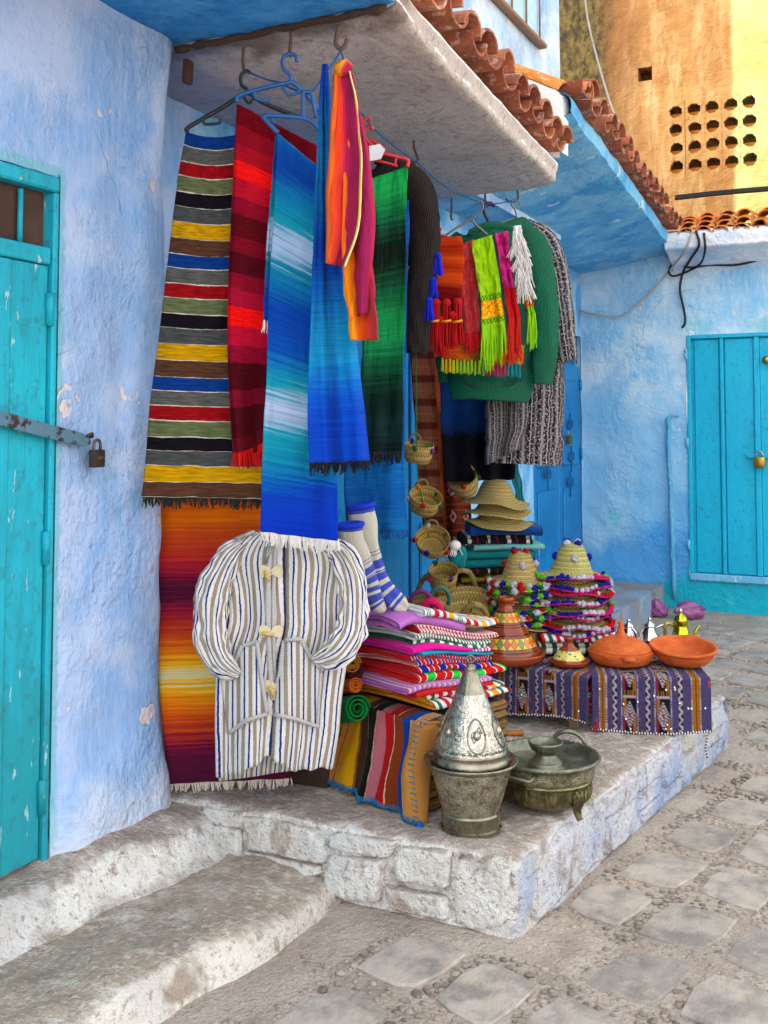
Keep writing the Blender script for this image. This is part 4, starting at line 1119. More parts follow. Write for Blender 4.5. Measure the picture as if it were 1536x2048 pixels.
def m_stripe(name, seq, period, base_rough=.95, wob=.004, bump=.5, fleck=.35):
    """garment cloth: stripes of u in metres"""
    k = N(name, base_rough, 0, .06, .05); uv = k.uv(); s = k.sep(uv)
    u = k.ma('ADD', s[0], k.ma('MULTIPLY', k.ma('SUBTRACT', k.noise(uv, 60, 2), .5), wob))
    c = k.ramp(k.ma('FRACT', k.ma('DIVIDE', u, period)), bands(seq), 'CONSTANT')
    fz = k.noise(k.vec(uv, (300, 140, 1)), 1.0, 3, .6)
    c = k.mix(k.ma('MULTIPLY', k.step(fz, .4, .75), fleck), c, k.mix(1.0, c, (.45, .44, .46), 'MULTIPLY'))
    if fleck > .5: c = k.mix(k.ma('MULTIPLY', k.step(k.noise(k.vec(uv, (130, 90, 1)), 1.0, 3, .7), .54, .6), .7), c, '#b8b2b4')
    return k.done(c, k.bump(fz, bump, .005))
# 9 striped hooded jacket
SJ = [('#d6d3ce', 6.5), ('#94887c', 8), ('#d6d3ce', 6.5), ('#1c3278', 3.4)]
PXJ = mpp(3.48); PER = 23.5 * PXJ
M_JKT = m_stripe('striped_jacket_cloth', SJ, PER)
JD = 3.50
o9 = thing('striped_jacket', at_d(555, 1560, JD), 'white, beige and navy striped wool jacket with toggles hung before the flame rug', 'jacket')
JL = [(505, 1064), (462, 1085), (440, 1120), (452, 1180), (455, 1240), (440, 1300), (434, 1380), (433, 1460), (435, 1553)]
JR = [(640, 1066), (690, 1090), (716, 1130), (704, 1200), (702, 1270), (690, 1330), (680, 1400), (674, 1470), (663, 1534)]
def jfold(u, v):
    e = .040 * math.sqrt(max(0, 1 - (2 * u - 1) ** 2))
    e += .014 * math.sin(u * 21 + v * 3) * v + .010 * fbm((u * 7, v * 3, 5), 1, 8) + .012 * math.sin(u * 9 + 2 + v * 2) * v + .006 * fbm((u * 4, v * 4, 1), 1.2, 3)
    e -= .02 * math.exp(-((u - .47) / .018) ** 2)
    return e
def jtop(u): return 0
mb = MB()
JLL, JRR = [(x, y, 0) for x, y in JL], [(x, y, 0) for x, y in JR]
def jf(u, w):
    a, b = poly(JLL, w), poly(JRR, w); q = a + (b - a) * u
    # hem lifts towards the opening
    q.y -= sst(.7, 1, w) * (34 * math.exp(-((u - .5) / .2) ** 2) if u < .47 else 30 * math.exp(-((u - .45) / .12) ** 2))
    q.y += 3 * math.sin(u * 40) * sst(.9, 1, w)
    return at_d(q.x, q.y, JD - jfold(u, w))
def jx(u, w): return poly(JLL, w).x + (poly(JRR, w).x - poly(JLL, w).x) * u
mb.grid(90, 90, jf, flip=True, uvf=lambda u, w: (lerp(440, 712, u) * PXJ * lerp(1, 1, w), w))
mb.build('body', M_JKT, o9, solid=.007, off=1)
mb = MB()
sheet(mb, [(500, 1064), (455, 1200), (440, 1400), (440, 1562)], [(645, 1066), (700, 1200), (680, 1400), (655, 1530)], (JD + .05, JD + .05), 40, 40, lambda u, v: -.03 * math.sin(u * PI) + .008 * math.sin(u * 25), u0=0, u1=.45)
mb.build('back', M_JKT, o9, solid=.006)
mb = MB()
limb(mb, [(512, 1070, 5, JD - .02), (484, 1088, 13, JD - .03), (459, 1112, 23, JD - .035), (439, 1148, 31, JD - .04), (426, 1190, 35, JD - .045), (421, 1235, 32, JD - .05), (424, 1285, 32, JD - .06), (440, 1322, 27, JD - .07), (463, 1342, 18, JD - .07), (478, 1348, 7, JD - .06)], 48, .36, seed=2, wr=.020, seg=9, ustr=1.9)
mb.build('sleeve', M_JKT, o9)
mb = MB()
limb(mb, [(634, 1070, 5, JD - .02), (660, 1088, 13, JD - .03), (683, 1112, 23, JD - .04), (700, 1148, 29, JD - .05), (706, 1190, 29, JD - .06), (706, 1230, 27, JD - .07), (699, 1268, 30, JD - .08), (678, 1298, 30, JD - .09), (650, 1316, 21, JD - .085), (630, 1322, 8, JD - .07)], 48, .36, seed=5, wr=.022, seg=9, ustr=1.9)
mb.build('sleeve', M_JKT, o9)
def m_tape():
    k = N('zigzag_tape', .9, 0, .1); s = k.sep(k.uv())
    z = k.ma('FRACT', k.ma('ADD', k.ma('MULTIPLY', s[1], 150), k.ma('MULTIPLY', k.ma('PINGPONG', k.ma('MULTIPLY', s[0], 4), 1), .9)))
    return k.done(k.mix(k.step(z, .52, .62), '#dcdad6', '#2a3048'))
M_TAPE = m_tape()
def pocket_pt(px, py):
    """point on the jacket front at that pixel"""
    w = min(max((py - 1062) / 490, 0), 1)
    for _ in range(6):
        a, b = poly(JLL, w), poly(JRR, w); u = (px - a.x) / (b.x - a.x); w = min(max(w + (py - (a.y + (b.y - a.y) * u)) / 490, 0), 1)
    return JD - jfold(min(max(u, 0), 1), w)
def tape(pts, wpx, lift, name='trim_tape'):
    m = MB(); P = []
    n = 8 * (len(pts) - 1)
    for i in range(n + 1):
        t = i / 8; k_ = min(int(t), len(pts) - 2); fr = t - k_
        q = V((pts[k_][0], pts[k_][1], 0)).lerp(V((pts[k_ + 1][0], pts[k_ + 1][1], 0)), fr); P.append(q)
    Lg = 0; vs_, uv, fs = [], [], []
    for i, q in enumerate(P):
        t = (P[min(i + 1, n)] - P[max(i - 1, 0)]).normalized(); nn_ = V((-t.y, t.x, 0))
        if i: Lg += (q - P[i - 1]).length * PXJ
        dd = pocket_pt(q.x, q.y) - lift
        for s_ in (-1, 0, 1):
            e = q + nn_ * (wpx * s_); vs_.append(at_d(e.x, e.y, dd - (.002 if s_ == 0 else 0))); uv.append(((s_ + 1) / 2, Lg))
    for i in range(n):
        for s_ in (0, 1): a = i * 3 + s_; fs.append((a, a + 1, a + 4, a + 3))
    m.add(vs_, fs, uv); return m.build(name, M_TAPE, o9, solid=.003)
def pocket(outl, lift):
    m = MB(); us = 14
    L_, R__ = outl
    def f(u, w):
        a, b = poly([(x, y, 0) for x, y in L_], w), poly([(x, y, 0) for x, y in R__], w); q = a + (b - a) * u
        e = math.sin(PI * u) ** .5 * math.sin(PI * min(w, .98)) ** .5 * .012
        return at_d(q.x, q.y, pocket_pt(q.x, q.y) - lift - e)
    m.grid(30, 34, f, flip=True, uvf=lambda u, w: ((poly([(x, y, 0) for x, y in L_], w).x * (1 - u) + poly([(x, y, 0) for x, y in R__], w).x * u) * PXJ + .004, w))
    return m.build('pocket', M_JKT, o9, solid=.004)
pocket(([(482, 1290), (470, 1325), (445, 1352), (448, 1400), (455, 1468)], [(514, 1284), (518, 1325), (524, 1370), (530, 1400), (537, 1428)]), .012)
pocket(([(566, 1282), (562, 1325), (555, 1365), (548, 1400), (542, 1430)], [(604, 1280), (618, 1312), (645, 1342), (642, 1390), (636, 1452)]), .012)
tape([(484, 1292), (514, 1284)], 4, .022); tape([(484, 1292), (470, 1322), (442, 1356)], 4, .022); tape([(514, 1284), (522, 1350), (534, 1426)], 4, .022); tape([(458, 1466), (490, 1442), (534, 1428)], 4, .022)
tape([(568, 1280), (602, 1278)], 4, .022); tape([(602, 1278), (618, 1310), (646, 1342)], 4, .022); tape([(568, 1280), (560, 1345), (546, 1400)], 4, .022); tape([(546, 1428), (590, 1438), (638, 1454)], 4, .022)
tape([(642, 1345), (638, 1400), (635, 1450)], 2.5, .02)
tape([(541, 1085), (535, 1200), (538, 1300), (545, 1400)], 5, .012); tape([(551, 1085), (546, 1200), (548, 1300), (550, 1400)], 4, .010)
M_HORN = plain('horn', '#c2a04c', .4, 0, .5, var=.3, scale=40)
M_TAB = plain('pale_leather_tab', '#cdbf96', .5, 0, .4)
for (px, py, a) in ((534, 1152, 1.2), (534, 1268, .15), (544, 1382, 1.0)):
    c_ = at_d(px, py, pocket_pt(px, py) - .022)
    dv = RV * math.cos(a) - ZV * math.sin(a)
    tg = MB().tube([c_ - dv * .020, c_ - dv * .014, c_, c_ + dv * .014, c_ + dv * .021], [.002, .0065, .0080, .0065, .002], 9).build('toggle', M_HORN, o9)
    for s_ in (-1, 1):
        cc = at_d(px + 8 + s_ * 16, py - 4 - (6 if a > .5 else 2), pocket_pt(px, py) - .014)
        pp = [cc + RV * (.019 * math.cos(t) * (1 - .35 * math.cos(t) * s_)) + ZV * (.020 * math.sin(t)) for t in [2 * PI * i / 14 for i in range(14)]]
        MB().prism(pp, -HV * .003).build('tab', M_TAB, tg, smooth=False)
    MB().tube([at_d(px + 24, py - 8, pocket_pt(px, py) - .02), at_d(px + 8, py - 3, pocket_pt(px, py) - .026), c_ - HV * .008], .0016, 5).build('loop', M_WY, tg)
pa = [at_d(543, 1092, pocket_pt(543, 1092) - .02), at_d(538, 1108, pocket_pt(538, 1108) - .022), at_d(531, 1126, pocket_pt(531, 1126) - .02)]
MB().tube(pa, [.007, .005, .008], 8, flat=.4).build('zip_pull', M_STEEL, o9)
# a pair of knitted socks
def m_sock():
    k = N('sock_knit', 1, 0, .05, .1); uv = k.uv(); v = k.sep(uv)[1]
    v2 = k.ma('ADD', v, k.ma('MULTIPLY', k.ma('SUBTRACT', k.noise(uv, 30, 2), .5), .006))
    b = '#1238b8'; w = '#ccc8b6'
    c = k.ramp(v2, bands([(b, 24), (w, 150), (b, 4), (w, 10), (b, 4), (w, 18), (b, 34), (w, 9), (b, 5), (w, 5), (b, 28), (w, 20), (b, 22), (w, 14), (b, 34), (w, 10), (b, 12), (w, 40)]), 'CONSTANT')
    n = k.noise(k.vec(uv, (180, 160, 1)), 1, 3)
    return k.done(k.mix(k.ma('MULTIPLY', n, .35), c, '#8a8a86'), k.bump(n, .9, .006))
M_SOCK = m_sock()
def sock(pts, loc, label):
    t = thing('knitted_sock', at_d(loc[0], loc[1], pts[0][3]), label, 'sock', 'pair of socks')
    mb = MB(); rg = limb(mb, pts, 22, .55, seed=pts[0][0], wr=.008, seg=8)
    tot = rg[-1][4]; mb.uv = [(a, b / tot) for a, b in mb.uv]
    mb.build('leg_and_foot', M_SOCK, t)
    mb = MB(); mb.tube([rg[0][0] + (rg[0][1] * math.cos(a) + rg[0][2] * math.sin(a) * .55) * rg[0][3] for a in [i * PI / 10 for i in range(21)]], .010, 7); mb.build('cuff', plain('cobalt_wool', '#1432b4', 1, bump=.8), t)
sock([(700, 1050, 24, 3.55), (704, 1085, 27, 3.56), (722, 1130, 23, 3.58), (738, 1165, 17, 3.6), (748, 1195, 17, 3.6), (758, 1212, 15, 3.6), (770, 1222, 5, 3.6)], (740, 1225), 'front one of two white and blue striped knitted socks, lower cuff')
sock([(722, 1012, 26, 3.62), (730, 1060, 25, 3.63), (744, 1110, 18, 3.65), (756, 1150, 17, 3.66), (772, 1180, 19, 3.66), (796, 1204, 18, 3.66), (815, 1218, 6, 3.66)], (780, 1220), 'rear one of two white and blue striped knitted socks, higher cuff')

# 10 dark brown knitted jumper behind the green shawl
def m_knit(name, col, col2, stripes=None, rib=70):
    k = N(name, 1, 0, .05, .08); uv = k.uv(); s = k.sep(uv)
    n = k.noise(k.vec(uv, (230, 160, 1)), 1, 3, .6)
    c = k.mix(k.step(n, .35, .7), col, col2)
    if stripes:
        f = k.ma('FRACT', k.ma('MULTIPLY', s[1], stripes[0]))
        b = k.mix(k.step(k.noise(k.vec(uv, (90, 90, 1)), 1, 2), .45, .5), stripes[1], stripes[2])
        c = k.mix(k.step(k.ma('ADD', f, k.ma('MULTIPLY', k.ma('SUBTRACT', n, .5), .2)), stripes[3], stripes[3] + .02), c, b)
    h = k.ma('ADD', n, k.ma('MULTIPLY', k.wave(k.vec(uv, (rib, 1, 1)), 1.0), .6))
    c = k.mix(k.ma('MULTIPLY', k.step(n, .55, .72), .5), c, k.mix(1.0, c, (.3, .3, .3), 'MULTIPLY'))
    return k.done(c, k.bump(h, 1.0, .012))
M_BRN = m_knit('brown_knit', '#170e0d', '#2f211d')
M_BRNS = m_knit('brown_striped_knit', '#170e0d', '#2f211d', (9.0, '#d8c8c8', '#a83050', .72))
o10 = thing('brown_jumper', at_d(820, 710, 3.95), 'dark brown knitted jumper with pink flecked stripes behind the green shawl', 'jumper')
mb = MB(); limb(mb, [(772, 322, 18, 3.95), (780, 350, 60, 3.95), (785, 450, 66, 3.95), (787, 560, 60, 3.95), (787, 700, 55, 3.95)], 40, .45, seed=3, wr=.012); mb.build('body', M_BRNS, o10)
mb = MB(); limb(mb, [(800, 335, 22, 3.9), (832, 372, 32, 3.9), (848, 440, 32, 3.9), (850, 510, 30, 3.89), (840, 580, 28, 3.88), (836, 640, 26, 3.88), (834, 690, 24, 3.88), (832, 708, 20, 3.88)], 26, .7, seed=8, wr=.014, seg=5); mb.build('sleeve', M_BRN, o10)
mb = MB(); limb(mb, [(755, 315, 14, 3.93), (775, 326, 14, 3.93), (800, 335, 14, 3.93)], 14, .8, seed=8, wr=.01); mb.build('collar', M_BRN, o10)
tg = [at_d(738, 292, 3.6), at_d(760, 288, 3.6), at_d(770, 300, 3.6), at_d(762, 318, 3.6), at_d(740, 322, 3.6)]
tag(MB().prism(tg, HV * .002).build('paper_tag', plain('white_paper', '#d6d4d8', .8), None, smooth=False, org=tg[4]), 'white paper tag behind the red hanger', 'tag')
# 11 green jumper with sleeves
M_GKN = m_knit('green_knit', '#06654a', '#0b8a66')
GD = 4.85
o11 = thing('green_jumper', at_d(985, 800, GD), 'emerald green chunky knitted jumper below the bright scarves', 'jumper')
mb = MB(); limb(mb, [(985, 452, 50, GD), (990, 480, 88, GD), (990, 600, 84, GD), (985, 700, 84, GD), (982, 770, 82, GD), (982, 798, 78, GD)], 56, .38, seed=1, wr=.016, seg=7); mb.build('body', M_GKN, o11)
mb = MB(); limb(mb, [(1040, 462, 16, GD - .05), (1068, 490, 28, GD - .06), (1082, 560, 29, GD - .06), (1090, 640, 28, GD - .06), (1090, 710, 26, GD - .06), (1084, 768, 20, GD - .06)], 26, .7, seed=4, wr=.012, seg=6); mb.build('sleeve', M_GKN, o11)
mb = MB(); limb(mb, [(925, 470, 14, GD + .04), (905, 510, 26, GD + .05), (893, 590, 26, GD + .05), (890, 680, 24, GD + .05), (896, 765, 18, GD + .05)], 26, .7, seed=6, wr=.012, seg=6); mb.build('sleeve', M_GKN, o11)
mb = MB(); limb(mb, [(982, 764, 81, GD), (982, 782, 82, GD), (981, 800, 78, GD)], 56, .42, seed=1, wr=.008, seg=5); mb.build('ribbed_hem', M_GKN, o11)
mb = MB(); pts_ = [at_d(x, y, GD - .075) for x, y in ((925, 745), (940, 768), (985, 776), (1030, 764), (1042, 748))]; mb.tube([poly(pts_, i / 20) for i in range(21)], .007, 6); mb.build('pocket_edge', M_GKN, o11)
mb = MB(); limb(mb, [(940, 468, 9, GD - .05), (965, 456, 9, GD - .06), (1000, 452, 9, GD - .06), (1030, 462, 9, GD - .05)], 10, 1, seed=2, wr=.005); mb.build('collar', M_GKN, o11)
# 12 grey striped robe with short sleeve
SG = [('#1d1a20', 5), ('#4c474c', 3), ('#8a8488', 4), ('#3b373c', 3), ('#19171b', 4), ('#a09aa0', 1.5), ('#2a272b', 4), ('#6d686c', 3)]
M_GRY = m_stripe('grey_striped_wool', SG, .062, wob=.006, bump=.9, fleck=.8)
RD = 5.1
o12 = thing('grey_robe', at_d(1050, 935, RD), 'charcoal and grey striped wool robe hanging at the end of the rail', 'robe')
mb = MB(); limb(mb, [(1058, 448, 20, RD), (1060, 470, 48, RD), (1058, 560, 66, RD), (1056, 680, 72, RD), (1052, 800, 76, RD), (1048, 880, 76, RD), (1046, 928, 76, RD)], 60, .35, seed=7, wr=.02, seg=6); mb.build('body', M_GRY, o12)
mb = MB(); limb(mb, [(1048, 450, 16, RD - .08), (1085, 482, 28, RD - .09), (1108, 545, 30, RD - .1), (1118, 610, 28, RD - .1), (1126, 670, 24, RD - .1), (1134, 722, 22, RD - .1)], 30, .7, seed=9, wr=.014, seg=6); mb.build('sleeve', M_GRY, o12)
mb = MB(); f12 = sheet(mb, [(972, 800), (972, 870), (971, 930)], [(1060, 740), (1055, 840), (1040, 895)], (RD - .13, RD - .16), 40, 30, lambda u, v: .02 * math.sin(u * 11) * (.4 + v), u0=0, u1=.24)
mb.build('front_edge', M_GRY, o12, solid=.01)
# 13 dip-dyed shawl
M_DIP = weave('dip_dyed_weave', [(0, '#0a3f86'), (.3, '#0a3a80'), (.47, '#082a62'), (.56, '#0a0d18'), (1, '#07080f')], 1, 1, .05, 'LINEAR', .4, (14, 20))
o13 = thing('dip_dyed_shawl', at_d(950, 965, 5.15), 'dark blue shawl dyed black at the bottom, hanging under the green jumper', 'shawl')
mb = MB(); sheet(mb, [(880, 760), (883, 860), (888, 964)], [(1030, 760), (1030, 860), (1028, 958)], (5.12, 5.3), 50, 40, pleats(.018, 3.2, .2)); mb.build('woven_cloth', M_DIP, o13, solid=.008)
mb = MB(); f13 = sheet(mb, [(1012, 900), (1026, 960), (1032, 1000)], [(1030, 900), (1042, 960), (1050, 1004)], (5.35, 5.36), 10, 20); mb.build('teal_end', plain('teal_cloth', '#0f6a72', .95), o13, solid=.004)

# 14 red and orange bag with tassels
BD = 4.55
M_BAG = weave('orange_bag_weave', [(0, '#c0390c'), (.2, '#8a1408'), (.35, '#c8480c'), (.5, '#a01c0a'), (.65, '#cc4a0c'), (.8, '#7a0e08'), (1, '#58060a')], 1, 1, .12, 'LINEAR', .5, (2, 60))
o14 = thing('woven_bag', at_d(897, 600, BD), 'orange red woven bag with red wool tassels', 'bag')
mb = MB(); limb(mb, [(896, 476, 27, BD), (898, 500, 30, BD), (896, 550, 30, BD), (893, 590, 30, BD), (892, 602, 27, BD)], 30, .3, seed=3, wr=.004, sq=.6, seg=5)
mb.uv = [(a, min(1, b / (126 * mpp(BD)))) for a, b in mb.uv]; mb.build('pouch', M_BAG, o14)
M_RTAS = plain('red_tassel_wool', '#b00a12', 1, bump=.8)
def tassel(parent, c, L, r, mat, n=34, seed=0, name='tassel'):
    m = MB(); q = random.Random(seed); c = V(c)
    m.blob(c, r * .72, (1, 1, .9), .1, 8, 2, seed)
    for i in range(n):
        a = q.uniform(0, 6.28); rr = r * math.sqrt(q.random())
        e = c + V((rr * math.cos(a), rr * math.sin(a), -L * q.uniform(.85, 1.05)))
        m.tube([c + V((rr * .6 * math.cos(a), rr * .6 * math.sin(a), 0)), c.lerp(e, .35) + V((math.cos(a), math.sin(a), 0)) * rr * .25, e], [.0025, .003, .002], 4, cap=False)
    return m.build(name, mat, parent)
for i, (px, py, L) in enumerate(((872, 606, 88), (893, 606, 86), (915, 604, 84), (905, 630, 66), (880, 640, 70))):
    tassel(o14, at_d(px, py, BD - .03), L * mpp(BD), .030, M_RTAS, 44, i)
mb = MB()
for px in (868, 892, 915):
    mb.tube([at_d(px - 10, 640 + .1 * (px - 868), BD - .07), at_d(px, 643, BD - .075), at_d(px + 10, 641, BD - .07)], .006, 6)
mb.build('gold_band', plain('orange_braid', '#d8820e', .6), o14)
M_BTAS = plain('cobalt_tassel_wool', '#0d20b0', 1, bump=.8)
for i, (px, py, L, d_) in enumerate(((876, 512, 40, 3.86), (866, 560, 36, 3.86), (858, 600, 42, 3.85))):
    t = thing('blue_tassel', at_d(px, py, d_), 'cobalt blue wool tassel dangling beside the brown jumper, %s of three' % ('highest', 'middle one', 'lowest')[i], 'tassel', 'blue tassels')
    tassel(t, at_d(px, py, d_), L * mpp(d_), .020, M_BTAS, 40, 20 + i, 'wool_ends')
# 15 row of bright scarves
def scarf(name, label, L, R_, d, mat, fr=None, fold=None, nu=14, nv=40, solid=.004, cf=None):
    t = thing(name, at_d((L[-1][0] + R_[-1][0]) / 2, L[-1][1], d), label, 'scarf')
    mb = MB(); f = sheet(mb, L, R_, (d, d), nu, nv, fold or pleats(.008, 1.3, .1), cf=cf); mb.build('woven_cloth', mat, t, solid=solid)
    if fr: fringe(t, f, 1, 0, 1, fr[1], fr[0] * mpp(d), fr[2], seed=len(label), wid=.0022, curl=.01)
    return t
def m_damask(name, a, b, sc=26, lo=.5):
    k = N(name, .6, 0, .4, .3); uv = k.uv()
    n = k.noise(k.vec(uv, (1, 2.4, 1)), sc / 4, 2, .5, 2.2)
    return k.done(k.mix(k.step(n, lo, lo + .03), a, b), k.bump(n, .2, .003))
SD = 4.62
M_RSC = m_damask('red_damask', '#9c0a14', '#d01824')
scarf('red_scarf', 'dark red patterned scarf with red fringe beside the woven bag', [(918, 492), (922, 560), (926, 630), (928, 668)], [(948, 478), (954, 560), (960, 630), (962, 664)], SD + .03, M_RSC, (42, 60, plain('red_fringe_yarn', '#c20a14', .9)))
def lime_cf(u, v):
    l, g, o, y = lin('#8cbf0c'), lin('#1f6a14'), lin('#e0720c'), lin('#e8c818')
    if .60 < v < .67 or .86 < v < .93:
        return g if math.sin(u * 40 + 3 * math.sin(v * 90)) > -.1 else l
    if .67 <= v <= .86: return y if math.sin(u * 23 + 4 * math.sin(v * 60)) * math.cos(v * 70 + u * 9) > .05 else o
    return tuple(x * (1.12 if fbm((u * 5, v * 12, 3), 1, 2) > .05 else .92) for x in l)
M_VC = weave('patterned_silk', [], 1, vcol=True, streak=.15, rough_=.6, bump=.2)
M_LIMEY = plain('lime_yarn', '#86c408', .9)
scarf('lime_scarf', 'lime green scarf with an orange band and lime fringe', [(944, 482), (954, 550), (961, 615), (965, 662)], [(983, 470), (996, 540), (1006, 610), (1010, 655)], SD - .02, M_VC, (75, 90, M_LIMEY), nu=40, nv=90, cf=lime_cf)
M_DG = m_damask('dark_green_damask', '#123a2c', '#2a5a3a')
scarf('dark_green_scarf', 'narrow dark green scarf between the lime and magenta scarves', [(982, 472), (996, 560), (1006, 620), (1008, 680)], [(992, 470), (1004, 560), (1014, 620), (1020, 680)], SD, M_DG, (20, 20, M_DG))
M_MAG = m_damask('magenta_damask', '#a00c58', '#d0388c')
def mag_cf(u, v):
    if v > .62: return lin('#c00c16')
    return lin('#c42a80') if fbm((u * 4, v * 10, 1), 1, 5) > 0 else lin('#9c0f58')
scarf('magenta_scarf', 'magenta and red scarf with long red fringe', [(988, 468), (1003, 545), (1014, 600), (1018, 640)], [(1016, 462), (1025, 540), (1034, 600), (1040, 636)], SD - .03, M_VC, (80, 70, plain('scarlet_silk_yarn', '#c8160e', .8)), nu=24, nv=60, cf=mag_cf)
t = thing('white_fluffy_scarf', at_d(1045, 600, SD - .06), 'fluffy white scarf of long silky threads by the green jumper', 'scarf')
mb = MB(); fw_ = sheet(mb, [(1026, 452), (1030, 500), (1036, 540), (1042, 575)], [(1042, 450), (1050, 500), (1056, 540), (1060, 570)], SD - .06, 8, 20, pleats(.01, 1.1)); mb.build('ribbon', plain('white_silk', '#d5d4da', .7), t, solid=.004)
for w_ in (.1, .3, .5, .7, .85, 1): fringe(t, (lambda ff: lambda u, w: ff(u, w) - HV * .008)(fw_), w_, -.1, 1.1, 46, .07, M_WY, 'threads', .0017, .03, int(w_ * 90) + 1)
scarf('lime_tail_scarf', 'lime and orange scarf tail hanging over the green jumper', [(1040, 560), (1050, 600), (1056, 632)], [(1056, 555), (1064, 600), (1070, 628)], SD - .05, weave('lime_orange_weave', [(0, '#c8d020'), (.35, '#7fb80c'), (.55, '#d8480c'), (.75, '#86c010'), (1, '#7cc00a')], 1, 1, .1), (62, 60, M_LIMEY))
M_MULTI = weave('multicolour_weave', [(0, '#c01820'), (.3, '#c8640c'), (.5, '#2a6a2a'), (.75, '#b81c2a'), (1, '#8a9a1c')], 0, 1, .1, 'LINEAR')
scarf('tasselled_scarf', 'multicoloured scarf end with knotted yellow and pink tassels', [(872, 690), (880, 705), (885, 718)], [(1050, 690), (1046, 712), (1040, 728)], SD + .06, M_MULTI, None)
tt = COL.objects['tasselled_scarf']
cols_ = [plain('tassel_yarn_' + n_, c_, .9) for n_, c_ in (('yellow', '#c8b80c'), ('lime', '#8cb818'), ('rose', '#a83058'), ('teal', '#1f7f8c'))]
for i in range(22):
    px = lerp(885, 1038, i / 21); cm = cols_[0] if i < 4 else cols_[1] if i < 9 else cols_[2] if 11 < i < 18 else cols_[3]
    if 9 <= i <= 11: cm = cols_[1]
    tassel(tt, at_d(px, lerp(718, 728, i / 21) + (i % 2) * 2, SD + .05), 26 * mpp(SD), .007, cm, 9, 60 + i)
mb = MB(); fz = sheet(mb, [(965, 700), (975, 715)], [(1040, 690), (1045, 705)], SD - .0, 10, 4); 
tz = thing('orange_fringe_scarf', at_d(1000, 720, SD), 'orange red scarf fringe under the lime and magenta scarves', 'scarf')
mb.build('woven_cloth', plain('orange_silk', '#c83c0c', .8), tz, solid=.003); fringe(tz, fz, 1, 0, 1, 60, .05, plain('orange_yarn', '#d8480c', .9), wid=.0022, seed=77)

# 16 kilim hanging in the doorway, seen between the shawls
def kilim_cf(u, v):
    base = lin('#5a2416'); x = (u * 6) % 1; y = (v * 16) % 1
    if u < .42:
        n = (u * 60 + v * 150) % 2 < 1; m_ = (u * 60 - v * 150) % 2 < 1
        return lin('#7a4a36') if n == m_ else lin('#4a1c18')
    if u < .5: return lin('#a8481c')
    d_ = abs(((u - .5) * 4) % 1 - .5) + abs((v * 9) % 1 - .5)
    if d_ < .16: return lin('#8a1a34')
    if d_ < .26: return lin('#b89a8a')
    if d_ < .36: return lin('#3a1420')
    if (v * 36) % 1 < .18: return lin('#8a3a16')
    return base
M_KVC = weave('kilim_weave', [], 1, vcol=True, streak=.4, bump=.5)
o16 = thing('hanging_kilim', at_d(870, 1150, 5.75), 'rust red patterned kilim hanging in the shop doorway behind the small baskets', 'kilim')
mb = MB(); sheet(mb, [(818, 640), (826, 800), (838, 960), (850, 1110)], [(930, 640), (935, 800), (940, 960), (945, 1110)], (5.75, 5.85), 90, 160, pleats(.02, 1.6, .2), cf=kilim_cf); mb.build('woven_cloth', M_KVC, o16, solid=.01)

# hangers, hooks and line ---------------------------------------------------
def hanger(name, label, arms, hook, mat, d, r=.007, extra=()):
    t = thing(name, at_d(hook[0][0], hook[0][1], d), label, 'hanger')
    n = 8 * (len(arms) - 1); P = [at_d(x, y, d + (z if z else 0)) for x, y, z in arms]
    MB().tube([poly(P, i / n) for i in range(n + 1)], r, 8).build('arm', mat, t)
    H = [at_d(x, y, d) for x, y in hook]; n = 8 * (len(H) - 1)
    MB().tube([poly(H, i / n) for i in range(n + 1)], r * .85, 8).build('hook', mat, t)
    for e in extra:
        E_ = [at_d(x, y, d - .004) for x, y in e]; n = 6 * (len(E_) - 1)
        MB().tube([poly(E_, i / n) for i in range(n + 1)], r * .7, 7).build('notch', mat, t)
    return t
M_HBK = plain('black_plastic', '#17161b', .45, 0, .5, bump=.05); M_HBL = plain('blue_plastic', '#0f5596', .4, 0, .5, bump=.05)
M_HRD = plain('red_plastic', '#b50d1c', .35, 0, .5, bump=.05); M_HNV = plain('navy_plastic', '#14144a', .4, 0, .5, bump=.05); M_WIRE = plain('wire', '#6d6a66', .4, .8)
M_RUST = plain('rusty_hook', '#6a5648', .7, .4, var=.3)
hanger('coat_hanger', 'black plastic hanger carrying the long striped rug', [(374, 264, 0), (378, 254, 0), (440, 218, 0), (485, 190, 0), (500, 188, 0), (520, 202, .01), (560, 220, .03), (618, 240, .06)], [(492, 190), (493, 178), (483, 170), (482, 152), (492, 142), (500, 146)], M_HBK, 3.47, .0075, [[(408, 238), (410, 248), (438, 246), (441, 238)], [(488, 195), (497, 206), (507, 198)]])
hanger('coat_hanger', 'blue plastic hanger with the crimson blanket over it', [(474, 204, 0), (478, 192, 0), (520, 178, 0), (565, 168, 0), (590, 168, 0), (630, 212, .02), (650, 250, .03)], [(580, 168), (581, 152), (567, 138), (566, 118), (578, 108), (592, 112), (594, 124)], M_HBL, 3.38, .0075, [[(508, 184), (512, 196), (530, 202), (540, 196)], [(566, 172), (574, 186), (590, 188), (600, 180)]])
hanger('coat_hanger', 'second blue plastic hanger, holding the turquoise shawl', [(556, 266, 0), (530, 238, 0), (530, 232, 0), (560, 232, 0), (605, 236, 0), (625, 245, 0), (640, 262, 0)], [(607, 236), (606, 190), (616, 184), (624, 190), (628, 215), (632, 235)], M_HBL, 3.31, .0075, [[(545, 236), (547, 243), (552, 246)]])
